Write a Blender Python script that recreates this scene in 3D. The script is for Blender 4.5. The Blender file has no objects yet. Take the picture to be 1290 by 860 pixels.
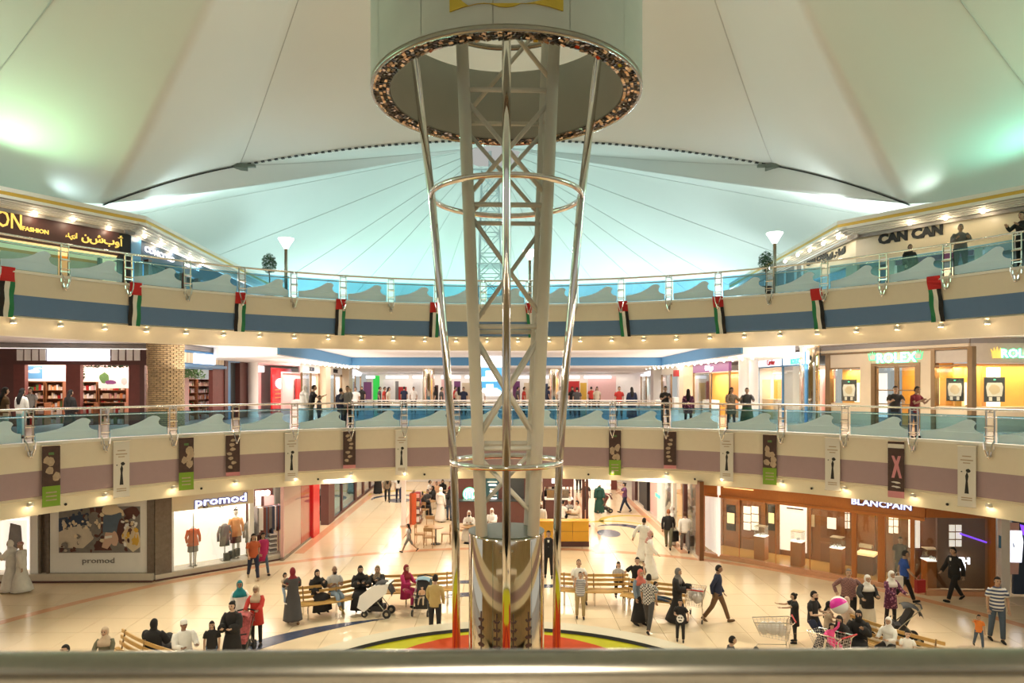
import bpy, math, random
from mathutils import Vector, Matrix, Euler
random.seed(7)
PI = math.pi
SC = bpy.context.scene
COL = SC.collection
sin, cos, rad = math.sin, math.cos, math.radians
# world frame: the tower stands at the origin, ground floor z=0, first floor z=5.3, second floor z=10.6
CAMY, CAMZ, FPX, CX, CY = -12.8, 7.11, 860.0, 638.0, 484.5
F1, F2, R0 = 5.3, 10.6, 17.0
# ---------------------------------------------------------------- camera
cam_d = bpy.data.cameras.new('camera'); cam = bpy.data.objects.new('camera', cam_d); COL.objects.link(cam)
cam.location = (0, CAMY, CAMZ); cam.rotation_euler = (PI/2, 0, 0)
cam_d.sensor_width = 36; cam_d.lens = FPX/1290*36; cam_d.clip_end = 400; cam_d.clip_start = 0.05
cam_d.shift_x = (645-CX)/1290; cam_d.shift_y = (CY-430)/1290
cam_d.dof.use_dof = True; cam_d.dof.focus_distance = 17.5; cam_d.dof.aperture_fstop = 2.0
SC.camera = cam
# ---------------------------------------------------------------- world, exposure
SC.view_settings.view_transform = 'Standard'; SC.view_settings.look = 'None'
SC.view_settings.exposure = 0.0; SC.view_settings.gamma = 1
W = bpy.data.worlds.new('world'); SC.world = W; W.use_nodes = True
W.node_tree.nodes['Background'].inputs[0].default_value = (.97, .97, .91, 1)
W.node_tree.nodes['Background'].inputs[1].default_value = 0.46
def light(kind, loc, power, color=(1, .85, .65), target=None, size=.1, size_y=None, spot=80, blend=.6, name='lamp_light'):
    d = bpy.data.lights.new(name, kind); d.energy = power; d.color = color
    if kind == 'AREA':
        d.size = size
        if size_y: d.shape = 'RECTANGLE'; d.size_y = size_y
    else: d.shadow_soft_size = size
    if kind == 'SPOT': d.spot_size = rad(spot); d.spot_blend = blend
    o = bpy.data.objects.new(name, d); COL.objects.link(o); o.location = loc
    if target is not None:
        o.rotation_euler = (Vector(target)-Vector(loc)).to_track_quat('-Z', 'Y').to_euler()
    return o
WARM = (1, .80, .55); SOFT = (1, .88, .72)
# ground floor: ceiling light panels under the first floor slab (they face down, hidden from above)
for x, y, p in [(-7.1, 15.5+3.2*k, 70) for k in range(7)]+[(6, 15.5+3.2*k, 70) for k in range(7)]+[(x, y, 60) for x in (-3, 0, 2.6) for y in (18.6, 22, 25.5)]+[(x, y, 70) for x, y in ((-12, 14.2), (-16, 12.6), (12, 14.6), (16, 12))]:
    light('AREA', (x, y, 3.2), p, SOFT, (x, y, 0), 1.1, .5, name='ground_ceiling_light')
# added fill spots without fixtures at the ring edge, brightening the ground floor
for a in (-75, -45, -15, 15, 45, 75, 120, 150, 180, 210, 240):
    ax, ay = 16.5*sin(rad(a)), 16.5*cos(rad(a))
    light('SPOT', (ax, ay, 9.1), 2000, (1, .87, .66), (ax*.45, ay*.45, 0), .25, spot=95, blend=.7, name='floor_fill_spot')
# first floor concourse light
for x, y, sx, sy, p in ((-11.5, 15.5, 3, 4, 130), (11.5, 15.5, 3, 4, 150), (-16.2, 10.6, 2.5, 4, 120), (16.5, 10.3, 2.5, 4, 170), (0, 22, 14, 7, 330), (-10, 27, 4, 14, 330), (10, 27, 4, 14, 330), (0, 33, 16, 6, 200)):
    light('AREA', (x, y, 8.25), p, (1, .93, .86), (x, y, 0), sx, sy, name='concourse_ceiling_light')
    light('AREA', (x, y, 7.7), p*.45, (1, .93, .88), (x, y, 20), sx, sy, name='ceiling_fill')  # added upward fill to brighten the concourse ceiling, not a real fitting
# coloured uplighters standing on the roof behind the second floor parapets and round the far tent
BL = (.50, .88, 1.0); GR = (.45, 1, .62); TL = (.35, .95, .85); WB = (.8, .96, 1.0)
UP = [((-24, -3, 14.3), 500, (.6, 1, .6)), ((24.5, -3, 14.3), 420, (.6, 1, .7)), ((-16.6, 21, 13.9), 700, (.70, .97, 1)), ((16.8, 21, 13.9), 700, (.8, .97, 1)), ((-17.4, 15.4, 13.7), 150, WB), ((17.4, 15.4, 13.7), 150, WB),
      ((-14.5, 31, 12.4), 1100, (.62, .94, 1)), ((14.5, 31, 12.4), 1200, WB), ((-9, 47, 11.4), 1900, TL), ((-3, 50, 11.4), 1900, (.40, 1, .75)), ((3.5, 50, 11.4), 2300, (.6, .95, 1)), ((10, 46, 11.4), 2500, (.65, .95, 1)), ((-15, 43, 11.4), 2300, (.65, .95, 1)), ((16, 42, 11.4), 2400, (.7, .95, 1))]
for p, e, c in UP: light('POINT', p, e*(.42 if p[1] > 30 else .8), c, size=.35, name='tent_uplighter')
for p, q, e, c in (((-16.6, 12.1, 13.6), (-14.8, 12.3, 15.0), 75, (.70, .95, 1)), ((-17.0, 9.7, 13.6), (-14.3, 9.0, 16.4), 950, (.50, 1, .52)), ((-19.5, 6.0, 13.6), (-18, 4.5, 16.0), 500, (.35, .95, .85)), ((15.8, 12.0, 13.6), (13.8, 12.0, 15.0), 110, (.80, 1, .92)), ((17.4, 9.6, 13.6), (16.2, 9.9, 15.4), 330, (.3, 1, .75)), ((19.5, 6.2, 13.6), (16, 4.5, 17.5), 900, (.5, 1, .6)), ((-14.5, 14.5, 13.62), (-8, 21.5, 18), 620, (.72, .96, 1)), ((13.95, 15.0, 13.62), (8, 21.5, 18), 560, (.85, .98, 1)), ((-15.3, 20.5, 13.62), (-9, 24, 17.5), 420, (.55, .95, .95)), ((15.0, 20.5, 13.62), (9, 24, 17.5), 420, (.75, 1, .95))):
    light('SPOT', p, e*1.2, c, q, .3, spot=120, blend=1, name='tent_spot')
for (x, y, z), sx_, sy_, p, c in (((-21.5, 9.5, 13.62), 7, 9, 900, (.60, .97, .95)), ((-24, 1, 13.62), 7, 8, 650, (.55, 1, .62)), ((21.5, 9.5, 13.62), 7, 9, 800, (.72, 1, .90)), ((24, 1, 13.62), 7, 8, 700, (.50, 1, .75)), ((-17.4, 21, 13.62), 4, 12, 800, (.70, .97, 1)), ((17.2, 21, 13.62), 4, 12, 800, (.80, .98, 1))):
    light('AREA', (x, y, z), p, c, (x*.6, y+1, 19), sx_, sy_, name='roof_uplight')
for sx in (-1, 1):
    light('AREA', (sx*12.9, 16.4, 7.8), 120, (1, .93, .88), (sx*12.9, 16.4, 20), 2.4, 3, name='ceiling_fill')  # more added fill aimed up at the gallery ceiling
light('AREA', (0, 3, 14.6), 220, (1, .86, .66), (0, 3, 30), 9, name='drum_top_light')
# ================================================================ materials
M = {}
def mat(name, col, rough=.5, metal=0, emit=None, es=1.0, noise=0, nscale=6, bump=0, spec=.5):
    if name in M: return M[name]
    m = bpy.data.materials.new(name); m.use_nodes = True; nt = m.node_tree; b = nt.nodes['Principled BSDF']
    col = tuple(col)+(1,)
    b.inputs['Base Color'].default_value = col; b.inputs['Roughness'].default_value = rough; b.inputs['Metallic'].default_value = metal
    b.inputs['Specular IOR Level'].default_value = spec
    if noise or bump:
        tc = nt.nodes.new('ShaderNodeTexCoord'); n = nt.nodes.new('ShaderNodeTexNoise'); n.inputs['Scale'].default_value = nscale; n.inputs['Detail'].default_value = 3
        nt.links.new(tc.outputs['Object'], n.inputs['Vector'])
        if noise:
            mx = nt.nodes.new('ShaderNodeMix'); mx.data_type = 'RGBA'
            mx.inputs['A'].default_value = tuple(max(0, c*(1-noise)) for c in col[:3])+(1,); mx.inputs['B'].default_value = tuple(min(1, c*(1+noise)) for c in col[:3])+(1,)
            nt.links.new(n.outputs[0], mx.inputs['Factor']); nt.links.new(mx.outputs['Result'], b.inputs['Base Color'])
        if bump:
            bp = nt.nodes.new('ShaderNodeBump'); bp.inputs['Strength'].default_value = bump; nt.links.new(n.outputs[0], bp.inputs['Height']); nt.links.new(bp.outputs[0], b.inputs['Normal'])
    if emit:
        b.inputs['Emission Color'].default_value = tuple(emit)+(1,); b.inputs['Emission Strength'].default_value = es
    M[name] = m; return m
def glass(name, tint, refl=.12, rough=.02):
    m = bpy.data.materials.new(name); m.use_nodes = True; nt = m.node_tree; nt.nodes.clear()
    o = nt.nodes.new('ShaderNodeOutputMaterial'); t = nt.nodes.new('ShaderNodeBsdfTransparent'); g = nt.nodes.new('ShaderNodeBsdfGlossy'); mx = nt.nodes.new('ShaderNodeMixShader'); lw = nt.nodes.new('ShaderNodeFresnel')
    ge = nt.nodes.new('ShaderNodeNewGeometry'); mr = nt.nodes.new('ShaderNodeMapRange'); mr.inputs[3].default_value = 1.5; mr.inputs[4].default_value = 1/1.5; nt.links.new(ge.outputs['Backfacing'], mr.inputs[0]); nt.links.new(mr.outputs[0], lw.inputs['IOR']); t.inputs[0].default_value = tuple(tint)+(1,); g.inputs['Roughness'].default_value = rough; g.inputs[0].default_value = (.9, .95, .95, 1)
    ad = nt.nodes.new('ShaderNodeMath'); ad.operation = 'ADD'; ad.inputs[1].default_value = refl-.04; nt.links.new(lw.outputs[0], ad.inputs[0]); nt.links.new(ad.outputs[0], mx.inputs[0])
    nt.links.new(t.outputs[0], mx.inputs[1]); nt.links.new(g.outputs[0], mx.inputs[2]); nt.links.new(mx.outputs[0], o.inputs[0]); M[name] = m; return m
def wood(name, c1, c2, scale=3, rough=.35, axis='Z'):
    m = bpy.data.materials.new(name); m.use_nodes = True; nt = m.node_tree; b = nt.nodes['Principled BSDF']; b.inputs['Roughness'].default_value = rough
    tc = nt.nodes.new('ShaderNodeTexCoord'); mp = nt.nodes.new('ShaderNodeMapping'); mp.inputs['Scale'].default_value = (scale*6, scale*6, scale*.5) if axis == 'Z' else (scale*.5, scale*6, scale*6)
    n = nt.nodes.new('ShaderNodeTexNoise'); n.inputs['Detail'].default_value = 4; mx = nt.nodes.new('ShaderNodeMix'); mx.data_type = 'RGBA'
    mx.inputs['A'].default_value = tuple(c1)+(1,); mx.inputs['B'].default_value = tuple(c2)+(1,)
    nt.links.new(tc.outputs['Object'], mp.inputs[0]); nt.links.new(mp.outputs[0], n.inputs['Vector']); nt.links.new(n.outputs[0], mx.inputs['Factor']); nt.links.new(mx.outputs['Result'], b.inputs['Base Color'])
    M[name] = m; return m
mat('fascia_cream', (.74, .66, .53), .75, noise=.03); mat('fascia_mauve', (.38, .27, .29), .8, noise=.04); mat('fascia_blue', (.12, .21, .38), .8, noise=.05)
mat('soffit_cream', (.80, .72, .55), .8, noise=.03); mat('white_ceiling', (.85, .80, .76), .8, noise=.02); mat('white_trim', (.85, .80, .72), .4)
mat('chrome', (.78, .74, .70), .09, 1, noise=.05, nscale=20); mat('brushed_steel', (.36, .34, .29), .25, 1, noise=.1, nscale=30); mat('mirror_chrome', (.93, .84, .70), .05, 1, bump=.03, nscale=1.2)
mat('lattice_paint', (.58, .55, .48), .45, noise=.03); mat('dark_green_metal', (.10, .12, .09), .4, noise=.1)
mat('tent_fabric', (.65, .66, .62), .9, noise=.03, nscale=.3); mat('seam_fabric', (.50, .50, .47), .9); mat('cable_black', (.02, .02, .02), .6)
mat('drum_panel', (.54, .56, .51), .5, noise=.10, nscale=1.5); mat('drum_inner', (.42, .40, .34), .6, noise=.06, nscale=2); mat('gold', (.60, .43, .06), .35, .6, noise=.1)
mat('mosaic_mirror', (.42, .32, .24), .12, 1, noise=.3, nscale=9); mat('mosaic_dark', (.05, .04, .03), .3, .5)
mat('cream_tile', (.80, .64, .44), .17, noise=.05, nscale=.7, spec=.6); mat('grout', (.62, .46, .28), .8); mat('pink_marble', (.72, .38, .22), .15, noise=.1, nscale=4)
mat('blue_marble', (.06, .075, .13), .2, noise=.3, nscale=6); mat('yellow_marble', (.62, .48, .10), .2, noise=.1); mat('curb_marble', (.70, .64, .50), .18, noise=.05, nscale=3)
mat('glass_orange', (.46, .05, .003), .7, noise=.25, nscale=3, spec=.15); mat('glass_yellow', (.45, .42, .01), .7, noise=.15, nscale=3, spec=.15); mat('glass_red', (.30, .012, .006), .7, noise=.2, nscale=3, spec=.15)
mat('gallery_floor', (.66, .58, .50), .15, noise=.05, nscale=.8)
glass('rail_glass', (.50, .74, .86), .07); glass('clear_glass', (.93, .95, .94), .06)
mat('wave_film', (.60, .80, .92), .55, noise=.02); mat('bulb_glow', (1, .9, .7), .5, emit=(1, .82, .52), es=22); mat('lamp_glow', (1, .95, .9), .4, emit=(1, .93, .9), es=5)
mat('black', (.012, .011, .012), .6, noise=.2); mat('white', (.82, .80, .77), .6, noise=.02); mat('dark_brown', (.06, .025, .018), .5, noise=.2)
mat('lit_white', (1, 1, 1), .6, emit=(1, .92, .84), es=1.15); mat('sign_white', (1, 1, 1), .6, emit=(.95, .95, 1), es=3.0); mat('lit_warm', (1, .8, .5), .6, emit=(1, .72, .30), es=1.0)
mat('gold_trim', (.72, .44, .07), .4, .3, noise=.05); mat('red', (.45, .02, .02), .5, noise=.05); mat('green', (.02, .22, .07), .6, noise=.05)
mat('stone_warm', (.50, .33, .15), .5, noise=.3, nscale=1.5)
# ================================================================ mesh helper
class MB:
    def __init__(s): s.v = []; s.f = []; s.m = []
    def add(s, vs, fs, mi=0):
        o = len(s.v); s.v += [tuple(v) for v in vs]; s.f += [tuple(i+o for i in f) for f in fs]; s.m += [mi]*len(fs); return s
    def box(s, c, d, rz=0, mi=0, rx=0, ry=0):
        R = Euler((rx, ry, rz)).to_matrix(); c = Vector(c); vs = []
        for z in (-.5, .5):
            for x, y in ((-.5, -.5), (.5, -.5), (.5, .5), (-.5, .5)): vs.append(c+R@Vector((x*d[0], y*d[1], z*d[2])))
        return s.add(vs, [(3, 2, 1, 0), (4, 5, 6, 7), (0, 1, 5, 4), (1, 2, 6, 5), (2, 3, 7, 6), (3, 0, 4, 7)], mi)
    def tube(s, pts, r, n=8, mi=0, caps=True, flat=None, closed=False):
        P = [Vector(p) for p in pts]; k = len(P); rr = r if isinstance(r, (list, tuple)) else [r]*k
        up = None; vs = []
        for i, p in enumerate(P):
            if closed: t = (P[(i+1) % k]-P[i-1])
            else: t = (P[min(i+1, k-1)]-P[max(i-1, 0)])
            if t.length < 1e-9: t = Vector((0, 0, 1))
            t.normalize()
            if up is None:
                ref = Vector((0, 1, 0)) if abs(t.y) < .8 else Vector((1, 0, 0)); up = (ref-t*ref.dot(t)).normalized()
            else:
                up = up-t*up.dot(t); up = up.normalized() if up.length > 1e-6 else t.orthogonal().normalized()
            sd = t.cross(up); ri = rr[i]; ra, rb = ri if isinstance(ri, (tuple, list)) else (ri, ri)
            for j in range(n):
                a = 2*PI*j/n; vs.append(p+up*(rb*cos(a))+sd*(ra*sin(a)))
        fs = []
        for i in range(k if closed else k-1):
            a, b = i*n, ((i+1) % k)*n
            for j in range(n): fs.append((a+j, a+(j+1) % n, b+(j+1) % n, b+j))
        if caps and not closed: fs += [tuple(range(n-1, -1, -1)), tuple((k-1)*n+j for j in range(n))]
        return s.add(vs, fs, mi)
    def lathe(s, prof, n=32, c=(0, 0, 0), mi=0, a0=0, a1=2*PI, sx=1, sy=1):
        full = abs(a1-a0-2*PI) < 1e-6; na = n if full else n+1; vs = []
        for r, z in prof:
            for j in range(na):
                a = a0+(a1-a0)*j/n; vs.append((c[0]+r*sin(a)*sx, c[1]+r*cos(a)*sy, c[2]+z))
        fs = []
        for i in range(len(prof)-1):
            for j in range(n):
                j2 = (j+1) % na; fs.append((i*na+j, (i+1)*na+j, (i+1)*na+j2, i*na+j2))
        return s.add(vs, fs, mi)
    def sphere(s, c, r, n=10, m=6, mi=0, sc=(1, 1, 1)):
        return s.lathe([(max(1e-4, r*sin(PI*i/m))*1, -r*cos(PI*i/m)*sc[2]) for i in range(m+1)], n, c, mi, sx=sc[0], sy=sc[1])
    def prism(s, poly, fn, t=1, mi=0):
        """poly of (u,v); fn(u,v,w) gives the point, w in 0..1 through the thickness"""
        n = len(poly); vs = [fn(u, v, 0) for u, v in poly]+[fn(u, v, 1) for u, v in poly]
        from mathutils.geometry import tessellate_polygon
        tr = tessellate_polygon([[Vector((u, v, 0)) for u, v in poly]])
        fs = [tuple(a) for a in tr]+[tuple(n+i for i in reversed(a)) for a in tr]+[(i, (i+1) % n, n+(i+1) % n, n+i) for i in range(n)]
        return s.add(vs, fs, mi)
    def build(s, name, mats, parent=None, smooth=False, loc=None):
        me = bpy.data.meshes.new(name); me.from_pydata(s.v, [], s.f)
        ms = mats if isinstance(mats, (list, tuple)) else [mats]
        for x in ms: me.materials.append(M[x] if isinstance(x, str) else x)
        if len(ms) > 1: me.polygons.foreach_set('material_index', s.m)
        if smooth: me.shade_smooth() if hasattr(me, 'shade_smooth') else [setattr(p, 'use_smooth', True) for p in me.polygons]
        me.update(); return link(name, me, parent, loc)
def link(name, me, parent=None, loc=None):
    o = bpy.data.objects.new(name, me); COL.objects.link(o)
    if parent is not None: o.parent = parent
    if loc is not None: o.location = loc
    return o
def smooth_angle(o, ang=40):
    me = o.data; me.shade_smooth()
    try: me.set_sharp_from_angle(angle=rad(ang))
    except Exception: pass
    return o
def tag(o, label=None, cat=None, group=None, kind=None):
    if label: o['label'] = label
    if cat: o['category'] = cat
    if group: o['group'] = group
    if kind: o['kind'] = kind
    return o
def thing(name, label, cat, loc=(0, 0, 0), rz=0, group=None):
    o = bpy.data.objects.new(name, None); COL.objects.link(o); o.location = loc; o.rotation_euler = (0, 0, rz); o.empty_display_size = .2
    return tag(o, label, cat, group)
def struct(name, mb, m, parent=None, smooth=False):
    o = mb.build(name, m, parent, smooth)
    if parent is None: o['kind'] = 'structure'
    return o
def copy_tree(o, parent=None):
    c = o.copy(); COL.objects.link(c)
    if parent is not None: c.parent = parent
    for ch in list(o.children): copy_tree(ch, c)
    return c
def on_plane(px, py, z=0.0):
    Z = (CAMZ-z)*FPX/(py-CY); return Vector(((px-CX)*Z/FPX, CAMY+Z, z))
def at_depth(px, py, Z): return Vector(((px-CX)*Z/FPX, CAMY+Z, CAMZ+(CY-py)*Z/FPX))
def ringp(deg, r, z): a = rad(deg); return Vector((r*sin(a), r*cos(a), z))
TEXTS = []
def text(s, m, size, origin, xdir, parent, name='lettering', ext=.01, off=0, align='CENTER', up=(0, 0, 1), sx=1, spacing=1):
    """flat lettering raised on a wall: origin = middle of the base line, xdir = reading direction"""
    c = bpy.data.curves.new(name, 'FONT'); c.body = s; c.size = size; c.extrude = ext; c.offset = off; c.align_x = align; c.resolution_u = 2; c.space_character = spacing
    c.materials.append(M[m]); o = bpy.data.objects.new(name, c); COL.objects.link(o)
    x = Vector(xdir).normalized(); u = Vector(up); n = x.cross(u).normalized()
    o.matrix_world = Matrix.Translation(origin)@Matrix((x, u, n)).transposed().to_4x4()@Matrix.Diagonal((sx, 1, 1, 1))
    if parent is not None: o.parent = parent; o.matrix_parent_inverse = Matrix.Translation(-Vector(parent.location))
    TEXTS.append(o); return o
def flush_text():
    bpy.context.view_layer.update(); dg = bpy.context.evaluated_depsgraph_get(); out = []
    for o in TEXTS: out.append(bpy.data.meshes.new_from_object(o.evaluated_get(dg)))
    for o, me in zip(TEXTS, out):
        n = bpy.data.objects.new(o.name, me); COL.objects.link(n); mw = o.matrix_world.copy(); par = o.parent
        nm = o.name; bpy.data.objects.remove(o); n.name = nm
        if par is not None: n.parent = par; n.matrix_parent_inverse = par.matrix_world.inverted()
        n.matrix_world = mw
    TEXTS.clear()
# ================================================================ floor of the atrium
fl = struct('floor', MB().box((0, 14, -.16), (64, 70, .26)), 'grout')
TS = 1.2; tb = MB().box((0, 0, -.0135), (TS-.012, TS-.012, .027)); tile_me = None; spots = []
rest = MB()
for i in range(-24, 25):
    for j in range(-10, 34):
        x, y = i*TS+.3, j*TS+.2; Zc = y-CAMY
        if Zc < 2 or y > 40: continue
        px = CX+FPX*x/Zc; py = CY+CAMZ*FPX/Zc
        if -60 < px < 1350 and 600 < py < 830 and math.hypot(x, y) > 6.9: spots.append((Zc, x, y))
        elif y < 40: rest.box((x, y, -.0135), (TS-.012, TS-.012, .027))
spots.sort()
for k, (Zc, x, y) in enumerate(spots):
    if k >= 300: rest.box((x, y, -.0135), (TS-.012, TS-.012, .027)); continue
    if tile_me is None: o = tb.build('floor_tile', 'cream_tile', fl); tile_me = o.data
    else: o = link('floor_tile', tile_me, fl)
    o.location = (x, y, 0)
tag(rest.build('floor_tile', 'cream_tile', fl), kind='stuff')
def arc_band(r0, r1, a0, a1, z, n=40, h=.006):
    mb = MB(); mb.lathe([(r0, z-h), (r0, z), (r1, z), (r1, z-h)], n, a0=rad(a0), a1=rad(a1)); return mb
def inlay(pts, m, name='floor_inlay', z=.004):
    mb = MB(); mb.prism(pts, lambda u, v, w: (u, v, z-.006+.006*w)); o = mb.build(name, m, fl); return o
arc_band(16.75, 17.1, -90, 90, .005, 90).build('pink_floor_band', 'pink_marble', fl)
for xa, xb in ((-8.95, -8.55), (-5.35, -4.75), (3.75, 4.45), (7.35, 7.7)):
    inlay([(xa, 16), (xb, 16), (xb, 40), (xa, 40)], 'pink_marble', 'pink_floor_band', .0045)
def crescent(c, r, w, a0, a1, m, n=24):
    outer = [(c[0]+(r+w*sin(PI*k/n))*sin(rad(a0+(a1-a0)*k/n)), c[1]+(r+w*sin(PI*k/n))*cos(rad(a0+(a1-a0)*k/n))) for k in range(n+1)]
    inner = [(c[0]+(r-w*sin(PI*k/n)*.2)*sin(rad(a0+(a1-a0)*k/n)), c[1]+(r-w*sin(PI*k/n)*.2)*cos(rad(a0+(a1-a0)*k/n))) for k in range(n-1, 0, -1)]
    return inlay(outer+inner, m, 'floor_swirl', .006)
crescent((0, 0), 8.75, .55, -80, -24, 'blue_marble'); crescent((0, 0), 8.75, .55, 100, 160, 'blue_marble')
crescent((-1.5, 9.5), 2.2, .35, -60, 100, 'blue_marble'); crescent((-1.2, 8.6), 1.6, .4, -70, 90, 'blue_marble'); crescent((1.6, 9.8), 1.4, .35, -100, 60, 'blue_marble')
crescent((5.3, 20.6), 1.15, .45, -40, 120, 'blue_marble'); crescent((5.3, 20.6), 2.1, .3, -110, 60, 'yellow_marble'); crescent((6.6, 22.6), 1.6, .3, -120, 60, 'yellow_marble')
inlay([(4.9+.55*cos(k*PI/8), 19.9+.85*sin(k*PI/8)) for k in range(16)], 'blue_marble', 'floor_swirl', .006)
crescent((-6.8, 29.5), 1.5, .5, -100, 100, 'blue_marble'); crescent((-6.9, 31), 1.9, .4, -100, 100, 'yellow_marble')
inlay([(-6.6+.7*cos(k*PI/8), 29.2+.8*sin(k*PI/8)) for k in range(16)], 'blue_marble', 'floor_swirl', .006)
# ---------------------------------------------------------------- round light basin round the tower foot
bs = thing('floor_basin', 'round marble-rimmed basin with orange and yellow glass around the tower foot', 'basin')
mb = MB(); mb.lathe([(5.95, .30), (5.95, .42), (5.98, .45), (6.50, .45), (6.55, .42), (6.55, .0)], 96); mb.build('marble_rim', 'curb_marble', bs, True); smooth_angle(bs.children[0], 30)
MB().lathe([(5.92, .375), (5.95, .455)], 96).build('black_edge', 'black', bs)
MB().lathe([(.01, .37), (5.94, .37)], 96).build('basin_floor', 'glass_yellow', bs)
def swirl(c, rx, ry, m, z):
    MB().prism([(c[0]+rx*cos(k*PI/20), c[1]+ry*sin(k*PI/20)) for k in range(40)], lambda u, v, w: (u, v, z-.01+.01*w)).build('glass_swirl', m, bs)
swirl((0, 1.2), 3.9, 4.55, 'glass_orange', .385); swirl((0, .2), 2.5, 3.6, 'glass_red', .395); swirl((0, -.3), 1.7, 2.8, 'glass_orange', .405)
swirl((3.9, .4), .9, 2.2, 'glass_red', .40); swirl((-4.0, -.6), .7, 2.0, 'glass_orange', .40)
# ---------------------------------------------------------------- gallery slabs, fascias, soffits
def ring_wall(name, prof, m, a0=-180, a1=180, n=216, parent=None):
    mb = MB().lathe(prof, n, a0=rad(a0), a1=rad(a1)); o = struct(name, mb, m, parent); o.data.shade_smooth(); smooth_angle(o, 30); return o
def slab(name, z0, z1, m, far=62, r=17.2, side=34):
    """ring slab: an annulus cut into an outer rectangle"""
    mb = MB(); n = 100; vs = []; A = [rad(-105+210*k/n) for k in range(n+1)]
    for z in (z1, z0):
        for a in A: vs.append((r*sin(a), r*cos(a), z))
        for a in A:
            dx, dy = sin(a), cos(a); t = min(side/abs(dx) if abs(dx) > 1e-6 else 1e9, (far+CAMY)/dy if dy > .01 else 1e9); vs.append((dx*t, dy*t, z))
    k = n+1; fs = []
    for j in range(n): fs += [(j, j+1, k+j+1, k+j), (2*k+j+1, 2*k+j, 3*k+j, 3*k+j+1)]
    mb.add(vs, fs); return struct(name, mb, m)
slab('floor_upper_one', 5.18, F1, 'gallery_floor'); slab('floor_upper_two', 10.48, F2, 'gallery_floor', far=40)
slab('ceiling_ground', 3.3, 3.35, 'white_ceiling'); slab('ceiling_gallery', 8.95, 9.0, 'white_ceiling', r=17.7)
ring_wall('trim_1', [(16.92, 4.42), (16.90, 5.22), (17.3, 5.22)], 'fascia_cream')
ring_wall('trim_2', [(17.0, 3.61), (16.93, 3.63), (16.92, 4.42)], 'fascia_mauve')
ring_wall('trim_3', [(17.25, 3.03), (17.02, 3.03), (17.0, 3.50), (16.96, 3.54), (17.0, 3.61), (17.0, 3.62)], 'soffit_cream')
ring_wall('trim_4', [(17.3, 3.3), (17.25, 3.03)], 'white_ceiling')
ring_wall('trim_5', [(16.88, 5.22), (16.88, 5.31), (17.25, 5.31), (17.25, 5.3)], 'white_trim')
ring_wall('trim_6', [(16.92, 9.85), (16.90, 10.52), (17.3, 10.52)], 'fascia_cream')
ring_wall('trim_7', [(17.0, 9.22), (16.93, 9.24), (16.92, 9.85)], 'fascia_blue')
ring_wall('trim_8', [(17.7, 8.98), (17.7, 8.62), (17.5, 8.62), (17.02, 9.15), (16.97, 9.17), (17.0, 9.22)], 'soffit_cream')
ring_wall('trim_9', [(16.88, 10.52), (16.88, 10.61), (17.25, 10.61), (17.25, 10.6)], 'white_trim')
# downlights
ORD = 'first second third fourth fifth sixth seventh eighth ninth tenth eleventh twelfth thirteenth fourteenth fifteenth sixteenth seventeenth eighteenth nineteenth twentieth twenty-first twenty-second twenty-third twenty-fourth twenty-fifth twenty-sixth twenty-seventh twenty-eighth twenty-ninth thirtieth thirty-first thirty-second'.split()
def downlights(angs, r, z, grp, lab, power, tilt):
    p = None
    for i_, a in enumerate(angs):
        o = thing('downlight', None, None)
        if p is None:
            c = MB(); c.lathe([(.03, .12), (.085, .10), (.10, .02), (.085, .0)], 10); ca = c.build('lamp_housing', 'white_trim', o, True)
            g = MB(); g.lathe([(.0, .03), (.05, .015), (.078, .004)], 10); g.build('bulb', 'bulb_glow', o); p = o
        else:
            for ch in p.children: c = ch.copy(); COL.objects.link(c); c.parent = o
        o.location = ringp(a, r, z); o.rotation_euler = (0, 0, -rad(a)); tag(o, lab % ORD[i_], 'light', grp)
        q = ringp(a, r-.08, z-.03); light('POINT', q, power, (1, .74, .42), size=.05, name='downlight_bulb')
A1 = [.3+7.62*k for k in range(-9, 10)]; A2 = [3.3+6.72*k for k in range(-10, 10)]
downlights([a for a in A1 if abs(a) < 61.5], 16.85, 3.36, 'lower ring downlights', '%s small glowing downlight from the left on the cream band under the mauve stripe', 2.2, 0)
downlights([1.7+4.55*k for k in range(-14, 14)], 17.0, 8.98, 'upper ring downlights', '%s small glowing downlight from the left in the soffit under the blue stripe', 2.2, 0)
# small black sensors between the lamps
for k, a in enumerate((-57, -42, -27, -12, 12, 27, 42, 57)):
    s_ = MB().sphere((0, 0, 0), .045, 8, 6).build('sensor', 'black'); s_.location = ringp(a, 16.97, 3.25); tag(s_, 'tiny black dome sensor, %s from the left on the lower cream band' % ORD[k], 'sensor', 'dome sensors')
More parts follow.
